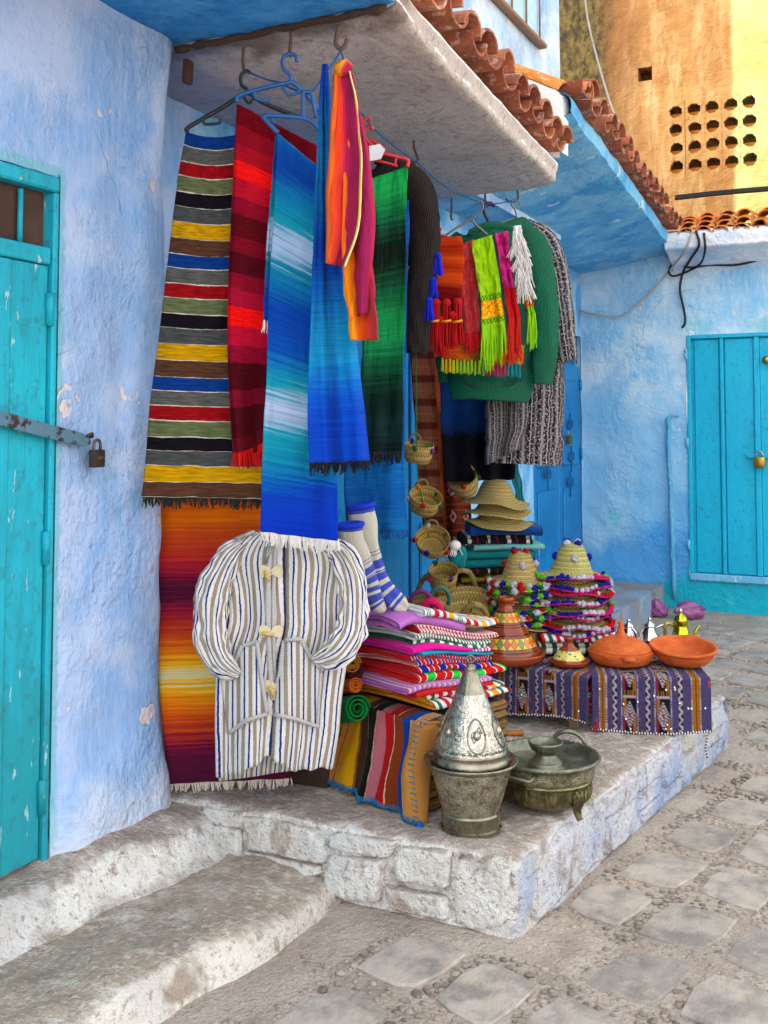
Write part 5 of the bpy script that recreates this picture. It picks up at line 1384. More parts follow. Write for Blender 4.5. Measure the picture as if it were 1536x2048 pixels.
hanger('coat_hanger', 'red plastic hanger carrying the green shawl', [(735, 315, 0), (740, 292, 0), (760, 305, 0), (810, 318, 0), (816, 324, 0), (814, 334, 0)], [(745, 290), (738, 285), (725, 270), (722, 250), (735, 236), (742, 242)], M_HRD, 3.62, .0075, [[(792, 316), (790, 328)], [(735, 318), (770, 325), (795, 332)]])
hanger('coat_hanger', 'red plastic hanger behind the first red one', [(728, 318, 0), (735, 285, 0), (746, 283, 0), (770, 300, 0)], [(733, 288), (728, 275), (728, 262), (740, 253), (746, 260)], M_HRD, 3.66, .0075)
hanger('coat_hanger', 'navy plastic hanger above the green jumper', [(964, 462, 0), (968, 452, 0), (985, 447, 0), (1004, 450, 0), (1006, 460, 0), (985, 462, 0), (966, 462, 0)], [(978, 448), (976, 438), (970, 428), (970, 414), (980, 407), (990, 412)], M_HNV, 4.8, .011)
hanger('wire_hanger', 'bent wire hanger of the grey robe', [(1000, 446, -.05), (1025, 438, 0), (1034, 436, 0), (1060, 455, 0), (1080, 470, 0)], [(1034, 436), (1030, 420), (1024, 412), (1026, 402), (1036, 402), (1040, 410)], M_WIRE, 5.05, .005)
hanger('wire_hanger', 'bent wire hanger above the woven bag', [(880, 478, 0), (925, 448, 0), (944, 440, 0), (950, 448, 0), (975, 470, 0)], [(944, 440), (956, 428), (966, 416), (962, 402), (952, 408)], M_WIRE, 4.6, .005)
hanger('coat_hanger', 'small red hanger hook above the woven bag', [(872, 480, 0), (880, 472, 0), (890, 472, 0), (905, 478, 0)], [(880, 472), (876, 465), (882, 458), (872, 452), (880, 448)], M_HRD, 4.55, .006)
def ceil_hook(px, py, pts, label, r=.006):
    b = at_z(px, py, ZS); d_ = (b - EYE).dot(HV)
    m = MB(); P = [b + V((0, 0, .02))] + [at_d(x, y, d_) for x, y in pts]; n = 8 * (len(P) - 1)
    m.tube([poly(P, i / n) for i in range(n + 1)], r, 7)
    return tag(m.build('ceiling_hook', M_RUST, None, org=b), label, 'hook', 'hooks under the awning')
ceil_hook(679, 62, [(674, 72), (672, 88), (680, 98), (690, 92), (695, 78)], 'large rusty hook in the awning holding the blue and orange shawls', .008)
ceil_hook(487, 105, [(486, 120), (488, 140), (494, 142)], 'rusty hook in the awning above the black hanger')
ceil_hook(582, 76, [(581, 90), (579, 108), (584, 112)], 'rusty hook in the awning above the first blue hanger')
ceil_hook(829, 282, [(828, 295), (836, 318), (828, 326), (820, 320)], 'rusty hook in the awning beside the blue line')
ceil_hook(903, 402, [(903, 420), (902, 436), (906, 440)], 'rusty hook in the awning above the small red hanger')
ceil_hook(970, 392, [(971, 404), (975, 408), (980, 404)], 'rusty hook in the awning above the navy hanger')
ceil_hook(1034, 384, [(1036, 396), (1026, 404), (1010, 398)], 'rusty hook in the awning above the wire hanger')
mb = MB(); P = []
for (x, y, d_) in ((494, 142, 3.5), (560, 165, 3.44), (620, 188, 3.36), (655, 140, 3.38), (682, 100, 3.4), (700, 160, 3.5), (718, 220, 3.7), (760, 268, 4.0), (832, 322, 4.5), (900, 380, 5.0), (975, 408, 5.2), (1036, 398, 5.3)): P.append(at_d(x, y, d_))
for i in range(len(P) - 1):
    for j in range(6): pass
pts_ = []
for i in range(len(P) - 1): pts_ += [P[i].lerp(P[i + 1], j / 6) - V((0, 0, .006 * math.sin(PI * j / 6))) for j in range(6)]
mb.tube(pts_ + [P[-1]], .0035, 6)
tag(mb.build('blue_line', plain('blue_cord', '#14588c', .8), None, org=P[0]), 'thin blue cord strung between the awning hooks', 'cord')

# ------------------------------------------------------------------ goods on the platform
ZT = .465                                               # top of the low benches
def dof(p): return (V(p) - EYE).dot(HV)
def fold_into(mb, w, l, h, layers, seed, z0=0.0, ny=40, amp=.006, bow=0.0, bend=None):
    """folded cloth: a ribbon that turns back on itself; rounded edge towards +x, stripes across y"""
    t = h / layers; rr = t / 2; path = []
    r_ = random.Random(seed)
    x0, x1 = -w / 2, w / 2
    for i in range(layers):
        z = rr + i * t; xs = [x0, lerp(x0, x1, .25), lerp(x0, x1, .5), lerp(x0, x1, .75), x1 - rr * 1.5]
        jx = r_.uniform(-.012, .012)
        if i % 2: xs = [x1 - rr * 1.5, lerp(x0, x1, .75), lerp(x0, x1, .5), lerp(x0, x1, .25), x0 + rr * 1.5]
        path += [(x + jx, z) for x in xs]
        if i < layers - 1:
            c = (x1 - rr * 1.5 + jx, z + rr) if i % 2 == 0 else (x0 + rr * 1.5 + jx, z + rr)
            sg = 1 if i % 2 == 0 else -1
            for k_ in range(1, 8):
                a = -PI / 2 + PI * k_ / 8; path.append((c[0] + sg * math.cos(a) * rr * 2.5, c[1] + math.sin(a) * rr))
    th = rr * .86
    n = len(path); offs = []
    for i, p in enumerate(path):
        a, b = path[max(i - 1, 0)], path[min(i + 1, n - 1)]
        tx, tz = b[0] - a[0], b[1] - a[1]; L = math.hypot(tx, tz) or 1
        offs.append((-tz / L, tx / L))
    loop = [(p[0] + o[0] * th, p[1] + o[1] * th) for p, o in zip(path, offs)] + [(p[0] - o[0] * th, p[1] - o[1] * th) for p, o in zip(path[::-1], offs[::-1])]
    m = len(loop); vs_, uv, fs = [], [], []
    for j in range(ny + 1):
        y = lerp(-l / 2, l / 2, j / ny)
        for i, (x, z) in enumerate(loop):
            e = amp * fbm((x * 5, y * 5, seed), 1, seed, 2)
            p = V((x + amp * 1.6 * ns((y * 5, seed, z * 20)) + amp * ns((y * 14, seed + 5, z * 30)), y + amp * 1.2 * ns((x * 8, seed, z * 40)), z0 + z + e * .7 + bow * (abs(y) / l * 2) ** 2))
            vs_.append(bend(p) if bend else p); uv.append((y, i / m))
    for j in range(ny):
        for i in range(m): a, b = j * m + i, j * m + (i + 1) % m; fs.append((a, b, b + m, a + m))
    for j in (0, ny):
        for i in range(n - 1):
            q = (j * m + i, j * m + i + 1, j * m + m - 2 - i, j * m + m - 1 - i); fs.append(q if j == 0 else q[::-1])
    mb.add(vs_, fs, uv)
    return mb
def folded(name, label, cat, c, rotz, w, l, h, layers, mat, group=None, seed=1, amp=.006, bow=0.0, bend=None):
    mb = MB(); fold_into(mb, w, l, h, layers, seed, 0, 40, amp, bow, bend)
    o = mb.build(name, mat, None); o.location = c; o.rotation_euler = (0, 0, rotz)
    return tag(o, label, cat, group)
def stripes(name, seq, period): return m_stripe(name, seq, period, .9, .002, .4)

# wicker crate with a striped blanket over it
def m_wicker(name='wicker', a='#6a4a2c', b='#94703f'):
    k = N(name, .8, 0, .2); p = k.obj()
    n = k.noise(k.vec(p, (1, 1, 6)), 30, 3); w = k.wave(k.vec(p, (1, 1, 1)), 14, 1.5, 3, 'Z')
    return k.done(k.mix(n, a, b), k.bump(k.ma('ADD', w, n), .9, .012))
C0, C1 = at_z(656, 1568, ZP), at_z(838, 1640, ZP)
CA = (C1 - C0).normalized(); CB = V((-CA.y, CA.x, 0)); CW = (C1 - C0).length; CROT = math.atan2(CA.y, CA.x)
def cr(x, y, z): return C0 + CA * x + CB * y + V((0, 0, z - ZP))
crate = thing('wicker_crate', cr(CW / 2, .34, ZP), 'brown wicker crate under the pile of folded blankets', 'crate')
M_WICK = m_wicker()
for i in range(9):
    z0 = ZP + .012 + i * .033
    rg = [cr(x, y, z0 + .016) for (x, y) in ((.035, .035), (CW - .02, .035), (CW - .02, .44), (.035, .44))]
    pts_ = []
    for k_ in range(4):
        for j in range(10): pts_.append(rg[k_].lerp(rg[(k_ + 1) % 4], j / 10) + V((.004 * math.sin(j * 2 + i * PI), .004 * math.sin(j * 2 + i * PI), 0)))
    MB().tube(pts_ + [pts_[0]], .0165, 6).build('woven_band', M_WICK, crate)
MB().prism([cr(.05, .05, ZP + .01), cr(CW - .035, .05, ZP + .01), cr(CW - .035, .425, ZP + .01), cr(.05, .425, ZP + .01)], (0, 0, .30)).build('inner_box', M_DARK, crate, smooth=False)
sq_ = [('#0d2f78', 4), ('#a86a2c', 5), ('#4a4a22', 2), ('#b8702c', 5), ('#5a5a2c', 2), ('#c07a2c', 5), (YEL, 17), ('#8a5a1c', 2), ('#4a2c20', 12), ('#c8b890', 1), ('#15110f', 15), ('#c8b890', 1), ('#a8606a', 13), ('#b00f14', 15), ('#c8b890', 1), ('#7a3418', 13), ('#0c3c92', 15), ('#c8b890', 1), ('#b88038', 12)]
M_DRP = weave('draped_blanket_weave', bands(sq_), 0, 1, .006, 'CONSTANT', .55, (14, 300))
dr = thing('draped_blanket', C0, 'yellow, black, red and blue striped blanket draped over the wicker crate', 'blanket')
mb = MB()
def fd(u, w):
    """from the pile's foot, over the crate's front edge, down to the platform"""
    s_ = w * .42; flare = .03 * sst(.3, 1, w)
    x = lerp(.075 - flare * 2.2, CW + .005 + flare * .3, u)
    if s_ < .10: y, z = .10 - s_, .548
    else: y, z = -.004 - flare * .8, .548 - (s_ - .10)
    if s_ < .10: z -= .02 * (s_ / .10) ** 3
    wv_ = sst(.2, .6, w)
    y -= wv_ * (.014 * math.sin(u * 13 + 1.2) + .010 * math.sin(u * 27 + w * 2) + .012 * fbm((u * 3, w * 2, 2), 1, 2))
    x += wv_ * .012 * math.sin(u * 9 + w * 5)
    return cr(x, y, max(z, ZP + .006 + .02 * (1 - u) * w))
mb.grid(90, 44, fd)
mb.build('front_fall', M_DRP, dr, solid=.008)
M_TANW = weave('tan_blanket_weave', [(0, '#b88038'), (.5, '#a8743a'), (1, '#c08a44')], 0, 1, .1, 'LINEAR', .5, (14, 300))
mb = MB()
mb.grid(16, 24, lambda u, w: fd(1, .16 + .84 * w) + CA * (.012 * math.sin(u * 2.5)) + CB * (.13 * u * (1 - .8 * w)) + V((0, 0, -.015 * u)), flip=True)
mb.build('side_fall', M_TANW, dr, solid=.008)
mb = MB()
for i in range(60):
    u = (i + .5) / 60; p = fd(u, 1) - CB * .008; mb.tube([p + V((0, 0, -.006)), p + V((.002, 0, .014))], .0022, 5)
for i in range(24):
    p = fd(1, (i + .5) / 24) - HV * .004; mb.tube([p + V((.006, 0, 0)), p + V((-.014, -.002, .002))], .0022, 5)
mb.tube([fd(i / 40, 1) - CB * .004 for i in range(41)], .004, 6)
mb.build('blanket_stitch', plain('teal_stitch', '#146a9a', .9), dr)
tassel(dr, fd(1, 1) + V((.012, -.01, .0)), .03, .016, plain('blue_tassel_wool', '#0f5aa0', 1), 46, 5)

# the pile of folded blankets
RWS, GRN_, LIL = '#b8101c', '#0d6a38', '#a864ae'
pile = [
 ('bottom green, red and white striped blanket of the tall pile, corner poking out', stripes('fold_a', [('#d8d6d8', 10), ('#c0141c', 12), ('#d8d6d8', 10), ('#c0141c', 12), ('#d8d6d8', 10), ('#d88a0c', 14), ('#d8d6d8', 6), (GRN_, 8)], .16), .030, 2, .42, .74, .01, .03),
 ('second lowest green, red and yellow striped blanket of the tall pile', stripes('fold_b', [(GRN_, 9), ('#d8d6d8', 9), ('#c0141c', 13), ('#d8d6d8', 12), ('#c0141c', 12), ('#d8d6d8', 9), ('#d8900c', 14), ('#d8d6d8', 9)], .17), .026, 2, .40, .76, 0, .02),
 ('plain red cloth low in the tall pile', plain('red_cloth', '#b00e16', .95), .024, 2, .37, .70, .01, 0),
 ('lilac cloth with thin yellow stripes low in the tall pile', stripes('fold_c', [(LIL, 5), ('#c8a03c', 2), ('#d0b8d0', 3), ('#8c4a9a', 2), (LIL, 4)], .022), .020, 2, .38, .78, .01, -.02),
 ('wide red blanket with bright green bands jutting from the tall pile', stripes('fold_d', [('#c20c14', 22), ('#d8d2d4', 2.5), ('#c20c14', 14), ('#d8d2d4', 2.5), ('#1ec02c', 18), ('#d8d2d4', 2.5)], .125), .040, 2, .44, .86, -.01, .0),
 ('royal blue and red banded blanket in the tall pile', stripes('fold_e', [('#0f1a92', 16), ('#d8d2d4', 2), ('#b80c16', 10), ('#d8d2d4', 1.5), ('#b80c16', 10), ('#d8d2d4', 1.5)], .09), .026, 2, .40, .76, 0, 0),
 ('red blanket with narrow blue bands, lower of two alike in the tall pile', stripes('fold_f', [('#b80c16', 8), ('#d8d2d4', 1.2), ('#0f1a92', 6), ('#d8d2d4', 1.2), ('#b80c16', 8), ('#d8d2d4', 1.2)], .052), .022, 2, .37, .75, 0, .01),
 ('red blanket with narrow blue bands, upper of two alike in the tall pile', stripes('fold_g', [('#b80c16', 6), ('#d8d2d4', 1.2), ('#0f1a92', 4), ('#d8d2d4', 1.2), ('#b80c16', 6), ('#d8d2d4', 1.2)], .038), .020, 2, .37, .76, .0, .0),
 ('thin teal cloth in the middle of the tall pile', plain('teal_folded_cloth', '#0d7f9c', .95), .014, 2, .37, .72, .01, 0),
 ('magenta cloth with a striped end in the middle of the tall pile', None, .024, 2, .35, .76, .0, -.01),
 ('green and white chequered band blanket in the tall pile', stripes('fold_i', [('#0d6a3c', 10), ('#d6dad6', 8)], .042), .018, 2, .37, .74, .0, 0),
 ('thin green and white striped blanket in the tall pile', stripes('fold_j', [('#0d5f3c', 5), ('#d6dad6', 5)], .0155), .022, 2, .40, .74, .0, .0),
 ('thin red and white striped blanket near the top of the tall pile', stripes('fold_k', [('#b8102c', 5), ('#dcd4d4', 5)], .0150), .030, 3, .39, .76, .0, .0),
 ('thick plain lilac blanket near the top of the tall pile', plain('lilac_cloth', '#a862b0', .95, var=.08), .042, 2, .38, .62, -.01, -.03),
 ('top blanket of the tall pile, red, white and orange bands and yellow tassels', stripes('fold_l', [('#d4d6dc', 9), ('#b80f18', 12), ('#d4d6dc', 9), ('#b80f18', 12), ('#d4d6dc', 9), ('#e09a10', 14), ('#d4d6dc', 9), (GRN_, 2), ('#d4d6dc', 2), (GRN_, 2), ('#d4d6dc', 2), (GRN_, 2)], .17), .030, 2, .38, .78, .0, .0)]
kk = N('fold_h', .9, 0, .06, .05); us_ = kk.sep(kk.uv())[0]
strp = kk.ramp(kk.ma('FRACT', kk.ma('DIVIDE', us_, .03)), bands([('#d8c8d0', 4), ('#c0148c', 4), ('#d8a83c', 3), ('#1c3aa0', 3)]), 'CONSTANT')
pile[9] = (pile[9][0], kk.done(kk.mix(kk.step(us_, .10, .104), '#c80a86', strp))) + pile[9][2:]
zc = .556; tot = sum(p[2] for p in pile); sc_ = .335 / tot
for i, (lb, mt, h, ly, w, l, dx, dy) in enumerate(pile):
    h *= sc_; t_ = i / (len(pile) - 1); l *= .55
    w = w * .86 + rnd.uniform(-.02, .02)
    lx, ly0 = CW - .045 - w / 2 + dx * 1.6 - .045 * t_ + rnd.uniform(-.012, .012), .02 + l / 2 + dy * 1.5 + .035 * t_ + rnd.uniform(-.02, .02)
    def bend(p, zz=zc - .556, ly0=ly0):
        yy = p.y + ly0; k_ = 1 - .26 * sst(.08, .46, yy) - .06 * sst(.06, -.02, yy) - .10 * sst(-.06, -.22, p.x)
        q = V((p.x, p.y, (zz + p.z) * k_ - zz + .012 * ns((p.x * 4, yy * 4, 3))))
        return q
    c_ = cr(lx, ly0, zc)
    o = folded('folded_blanket', lb, 'blanket', c_, CROT + rnd.uniform(-.05, .05), w, l * .93, h * 1.12, ly, mt, 'tall pile of folded blankets', seed=i + 2, amp=.011, bend=bend)
    if i == len(pile) - 1:
        M_YT = plain('yellow_tassel_wool', '#d89a08', 1)
        for s_ in range(4):
            m = MB(); q = bend(V((w / 2 - .02 - .035 * s_, l * .46 - .004 * s_, h * .5))); m.blob(q, .015, (1, 1, .8), .8, 24, 3, s_); to = m.build('tassel', M_YT, None); to.parent = o
    zc += h
# rolls of cloth wedged behind the jacket
def roll(label, a, b, r, mat, seed=1):
    ax_ = (b - a).normalized(); s_ = ax_.cross(ZV).normalized(); u_ = s_.cross(ax_)
    m = MB()
    def f(u, w):
        an = u * 2 * PI * 3; rr = r * (1 - .85 * u)
        p = a + (b - a) * w + (s_ * math.cos(an) + u_ * math.sin(an)) * rr
        return p + V((0, 0, .003 * ns((w * 9, u * 6, seed))))
    m.grid(66, 14, f)
    o = m.build('rolled_cloth', mat, None, org=a, solid=.004)
    return tag(o, label, 'cloth')
M_GROLL = weave('green_roll_weave', [(0, '#0d6a2c'), (.5, '#12843a'), (1, '#0a5a28')], 0, 1, .2, 'LINEAR', .4, (4, 40))
zr = lambda px, py, d_: at_d(px, py, d_)
roll('green cloth roll between the jacket and the tall pile', zr(716, 1418, 3.62), zr(640, 1430, 3.95), .048, M_GROLL, 2)
roll('orange cloth roll behind the jacket sleeve', zr(712, 1372, 3.66), zr(640, 1375, 3.95), .026, plain('orange_roll_cloth', '#b8560c', .95), 3)
roll('dull gold cloth roll behind the jacket sleeve, highest of the rolls', zr(706, 1328, 3.68), zr(640, 1335, 3.95), .032, plain('gold_roll_cloth', '#9a6412', .95), 4)
roll('plum cloth roll above the orange one', zr(714, 1345, 3.70), zr(640, 1352, 4.0), .03, plain('plum_roll_cloth', '#4a1424', .95), 5)
shelf = MB().box((-2.5, 3.28, ZP), (-1.88, 3.95, .46), .01, .004).build('chest', plain('dark_wood_chest', '#3a2a20', .8), None, org=(-2.2, 3.6, ZP), angle=40)
tag(shelf, 'low dark wooden chest in the shadow behind the jacket', 'chest')
hold_ = MB().box((-2.5, 3.5, .461), (-1.9, 3.95, .66), .01, .004).build('wooden_box', plain('brown_wood_box', '#4a3020', .8), None, org=(-2.2, 3.7, .461), angle=40)
tag(hold_, 'wooden box on the dark chest, behind the cloth rolls', 'box')

# ------------------------------------------------------------------ metalware
def m_metal(name, a, b, rough_=.32, eng=1.0, us=(9, 7), metal=.92):
    """beaten and chased metal: raised scrolls, dull in the hollows"""
    k = N(name, rough_, metal, .5); uv = k.uv(); p = k.obj()
    v1 = k.voro(k.vec(uv, (us[0], us[1], 1)), 1.0, 'SMOOTH_F1'); w1 = k.ma('FRACT', k.ma('MULTIPLY', v1, 4.5))
    rel = k.ma('PINGPONG', w1, .5)
    n = k.noise(p, 24, 4, .65)
    c = k.mix(k.step(k.ma('ADD', k.ma('MULTIPLY', rel, eng), k.ma('MULTIPLY', n, .9)), .35, .95), b, a)
    c = k.mix(k.ma('MULTIPLY', k.step(k.noise(p, 9, 4), .5, .7), .5), c, b)
    r_ = k.ramp(n, [(.3, rough_ - .08), (.75, rough_ + .22)])
    return k.done(c, k.bump(k.ma('ADD', k.ma('MULTIPLY', rel, eng), k.ma('MULTIPLY', n, .35)), .5, .004), r_)
M_PEWT = m_metal('chased_pewter', '#c6c0ac', '#6a6350', .27, .8, (34, 9))
M_PEWL = m_metal('chased_silver', '#dcd8cb', '#837c6d', .24, .7, (34, 14))
M_PEWS = m_metal('plain_pewter', '#bdb6a2', '#756e5c', .25, .2, (40, 3))
pc = at_z(942, 1655, ZP + .004); pc.z = ZP + .004
pot = thing('couscous_pot', pc, 'chased pewter pot standing at the front edge of the platform', 'pot')
MB().lathe([(.0, .0), (.086, .0), (.096, .002), (.097, .01), (.091, .014), (.0925, .018), (.092, .046), (.096, .050), (.096, .056), (.0915, .060)], 64, pc).build('foot', M_PEWS, pot, angle=50)
MB().lathe([(.0915, .060), (.097, .075), (.104, .1), (.112, .13), (.120, .16), (.127, .185), (.130, .197)], 72, pc, sub=3).build('body', M_PEWT, pot)
MB().lathe([(.130, .197), (.136, .200), (.147, .207), (.151, .213), (.150, .218), (.145, .217), (.137, .213), (.128, .208), (.10, .206)], 64, pc).build('rim', M_PEWS, pot)
for px in (868, 1012):
    a = at_d(px, 1560, dof(pc) - .12) if px < 940 else None
hv = (at_z(888, 1640, ZP) - V((pc.x, pc.y, ZP))); hv.z = 0; hv.normalize()
tv = hv.cross(ZV)
hc = pc + hv * .135 + V((0, 0, .188))
MB().tube([hc - tv * .035 + hv * .002, hc - tv * .033 + hv * .012 - V((0, 0, .004)), hc - tv * .02 + hv * .010 - V((0, 0, .014)), hc + tv * .02 + hv * .010 - V((0, 0, .014)), hc + tv * .033 + hv * .012 - V((0, 0, .004)), hc + tv * .035 + hv * .002], [.008, .007, .005, .005, .007, .008], 7, flat=.7).build('handle', M_PEWS, pot)
lc = pc + V((0, 0, .212))
lid = thing('conical_lid', lc, 'tall chased silver conical lid set on the pewter pot', 'lid')
cone = [(.124, .0), (.127, .004), (.121, .012), (.118, .030), (.121, .034), (.117, .038)]
MB().lathe(cone, 72, lc).build('skirt', M_PEWS, lid)
conr = [(.117, .038), (.106, .068), (.092, .105), (.077, .142), (.062, .178), (.048, .214)]
MB().lathe(conr, 80, lc, sub=4).build('cone', M_PEWL, lid)
MB().lathe([(.048, .214), (.042, .226), (.032, .250), (.024, .272), (.017, .286), (.019, .290), (.013, .296), (.009, .304)], 48, lc, fn=lambda p, a, t: V((p.x * (1 + .035 * math.cos(a * 16) * (1 - t)), p.y * (1 + .035 * math.cos(a * 16) * (1 - t)), p.z))).build('fluted_neck', M_PEWS, lid)
MB().tube([lc + RV * (.012 * math.cos(a)) + V((0, 0, .318 + .012 * math.sin(a))) for a in [i * PI / 8 for i in range(17)]], .0042, 7).build('ring', plain('aged_ring', '#6f6a58', .4, .8), lid)
def on_cone(ang, z, out=0):
    for i in range(len(conr) - 1):
        if conr[i][1] <= z <= conr[i + 1][1]:
            r = lerp(conr[i][0], conr[i + 1][0], (z - conr[i][1]) / (conr[i + 1][1] - conr[i][1])); break
    else: r = conr[0][0]
    return lc + V((math.cos(ang) * (r + out), math.sin(ang) * (r + out), z))
a0 = math.atan2(-HV.y, -HV.x)
for k_ in range(6):
    ac = a0 + .12 + k_ * PI / 3
    pts_ = [on_cone(ac + .30 * math.cos(t) * (1 - .0), .100 + .048 * math.sin(t), .0015) for t in [i * PI / 12 for i in range(25)]]
    md = MB().tube(pts_, .0026, 5).build('medallion', M_PEWS, lid)
    for s_ in (-1, 1):
        pts_ = [on_cone(ac + s_ * .10 + .09 * (1 - i / 20) * math.cos(i * .55) * s_, .100 + .022 * (1 - i / 20) * math.sin(i * .55) + .006 * s_, .0012) for i in range(20)]
        MB().tube(pts_, .0018, 4).build('scroll', M_PEWS, md)
    MB().blob(on_cone(ac, .100, -.002), .012, (1, 1, 1.4), .05, 4, 2, k_).build('boss', M_PEWL, md)
for k_ in range(40):
    ac = k_ * 2 * PI / 40
    MB().tube([on_cone(ac, .046, .001), on_cone(ac + .05, .052, .003), on_cone(ac + .1, .046, .001)], .0022, 4).build('chased_leaf', M_PEWS, lid)
# brazier
M_BRZ = m_metal('green_bronze', '#a9a388', '#57543f', .32, .8, (44, 5), .85)
M_BRZP = m_metal('green_bronze_plain', '#a09f88', '#5c6052', .34, .3, (12, 3), .8)
M_BRZG = m_metal('brass_bronze', '#a0976c', '#504a32', .30, .6, (26, 2), .9)
bc = at_z(1092, 1585, ZP + .045); bc.z = ZP
bz = thing('footed_brazier', bc, 'round green bronze brazier on cast feet beside the pewter pot', 'brazier')
def flute(p, a, t):
    k_ = 1 + .018 * math.cos(a * 36) * (1 if .2 < t < .72 else 0); return V((p.x * k_, p.y * k_, p.z))
MB().lathe([(.0, .018), (.09, .020), (.125, .028), (.145, .042), (.152, .059), (.152, .095), (.157, .101), (.154, .107)], 108, bc, flute, sub=3).build('bowl', M_BRZG, bz)
MB().lathe([(.154, .107), (.163, .112), (.165, .132), (.166, .152), (.170, .157)], 72, bc, sub=2).build('band', M_BRZ, bz)
MB().lathe([(.170, .157), (.180, .162), (.184, .169), (.180, .176), (.172, .174), (.164, .162), (.156, .148), (.150, .142)], 120, bc, lambda p, a, t: V((p.x, p.y, p.z + .0022 * math.sin(a * 64))) ).build('roped_rim', M_BRZP, bz)
MB().lathe([(.153, .143), (.12, .136), (.085, .133), (.06, .136), (.056, .150), (.052, .152), (.040, .164), (.033, .174), (.035, .181), (.050, .191), (.057, .205), (.059, .215), (.056, .217), (.048, .205), (.02, .196), (0, .193)], 64, bc, sub=2).build('knobbed_cover', M_BRZP, bz)
for an in (a0 + .55, a0 - 1.5, a0 + 2.6):
    dv = V((math.cos(an), math.sin(an), 0)); q = bc + dv * .135
    pts_ = [q + V((0, 0, .085)) + dv * .022, q + V((0, 0, .062)) + dv * .026, q + V((0, 0, .038)) + dv * .020, q + V((0, 0, .018)) + dv * .024, q + V((0, 0, .006)) + dv * .034]
    lg = MB().tube([poly(pts_, i / 16) for i in range(17)], [lerp(.026, .009, (i / 16) ** .6) if i < 14 else .010 for i in range(17)], 10).build('foot', M_BRZG, bz)
    for s_ in (-1, 0, 1):
        w_ = dv.cross(ZV) * s_
        MB().tube([q + dv * .040 + V((0, 0, .10)) + w_ * .020, q + dv * .046 + V((0, 0, .08)) + w_ * .013, q + dv * .040 + V((0, 0, .05)) + w_ * .003], [.004, .005, .003], 5).build('shell_rib', M_BRZG, lg)
hb1 = at_d(1122, 1468, dof(bc) + .16); 
def arch(c, t_, w, h, r, mat, parent):
    MB().tube([c + t_ * (w * math.cos(a)) + V((0, 0, h * math.sin(a))) for a in [i * PI / 12 for i in range(13)]], r, 8).build('handle', mat, parent)
arch(bc + V((.03, .168, .168)), V((1, .15, 0)).normalized(), .055, .042, .008, M_BRZP, bz)
hv = (V((pc.x, pc.y, 0)) - V((bc.x, bc.y, 0))).normalized(); hv = (hv * .9 - HV * .5).normalized(); tv = hv.cross(ZV)
hc = bc + hv * .176 + V((0, 0, .152))
MB().tube([hc - tv * .045 - hv * .006, hc - tv * .04 + hv * .02 - V((0, 0, .012)), hc + tv * .04 + hv * .02 - V((0, 0, .012)), hc + tv * .045 - hv * .006], [.009, .006, .006, .009], 7).build('handle', M_BRZP, bz)

# ------------------------------------------------------------------ low benches under purple kilims
def kcol(u, v, red):
    P_, W_, B_, O_, R__ = lin('#433a60'), lin('#9c9298'), lin('#1a151c'), lin('#8f5a16'), lin('#801a26')
    fl = fbm((u * 60, v * 60, 1), 1, 2, 1)
    c = tuple(x * (1 + .25 * fl) for x in P_[:3]) + (1,)
    def near(a, b): return a <= u <= b
    for (a, b) in ((.07, .115), (.845, .905)):
        if near(a - .012, a) or near(b, b + .012): return W_ if (v * 90) % 1 < .7 else c
        if near(a, b): return O_ if abs((u - a) / (b - a) - .5) > .08 else lin('#5a300c')
    for a in (.175, .455, .725):
        b = a + .035
        if near(a, b):
            z = (u - a) / (b - a); zz = abs((v * 26) % 1 - .5) * 2
            return W_ if abs(z - zz) < .34 else B_
    for (a, b) in ((.265, .375), (.545, .655)):
        if near(a - .018, a - .006) or near(b + .006, b + .018): return W_ if (v * 80) % 1 < .75 else c
        if near(a, b):
            x = (u - a) / (b - a) * 2 - 1; w = (v * 5.2 + .18) % 1
            if w < .08: return W_
            if w > .88: return O_ if int(x * 5 + 9) % 2 == int(w * 60) % 2 else B_
            y = (w - .48) / .38; m = abs(x) + abs(y)
            if m < .22: return R__ if red else lin('#6a7a5a')
            if m < .95: return W_ if (m * 5) % 1 < .62 else B_
            return O_ if (y > 0) == (x > 0) and abs(x) > .5 else (R__ if abs(x) > .6 and y > 0 else B_)
    if (fbm((u * 40, v * 18, 7), 1, 9, 1)) > .62: return lin('#a8401c')
    return c
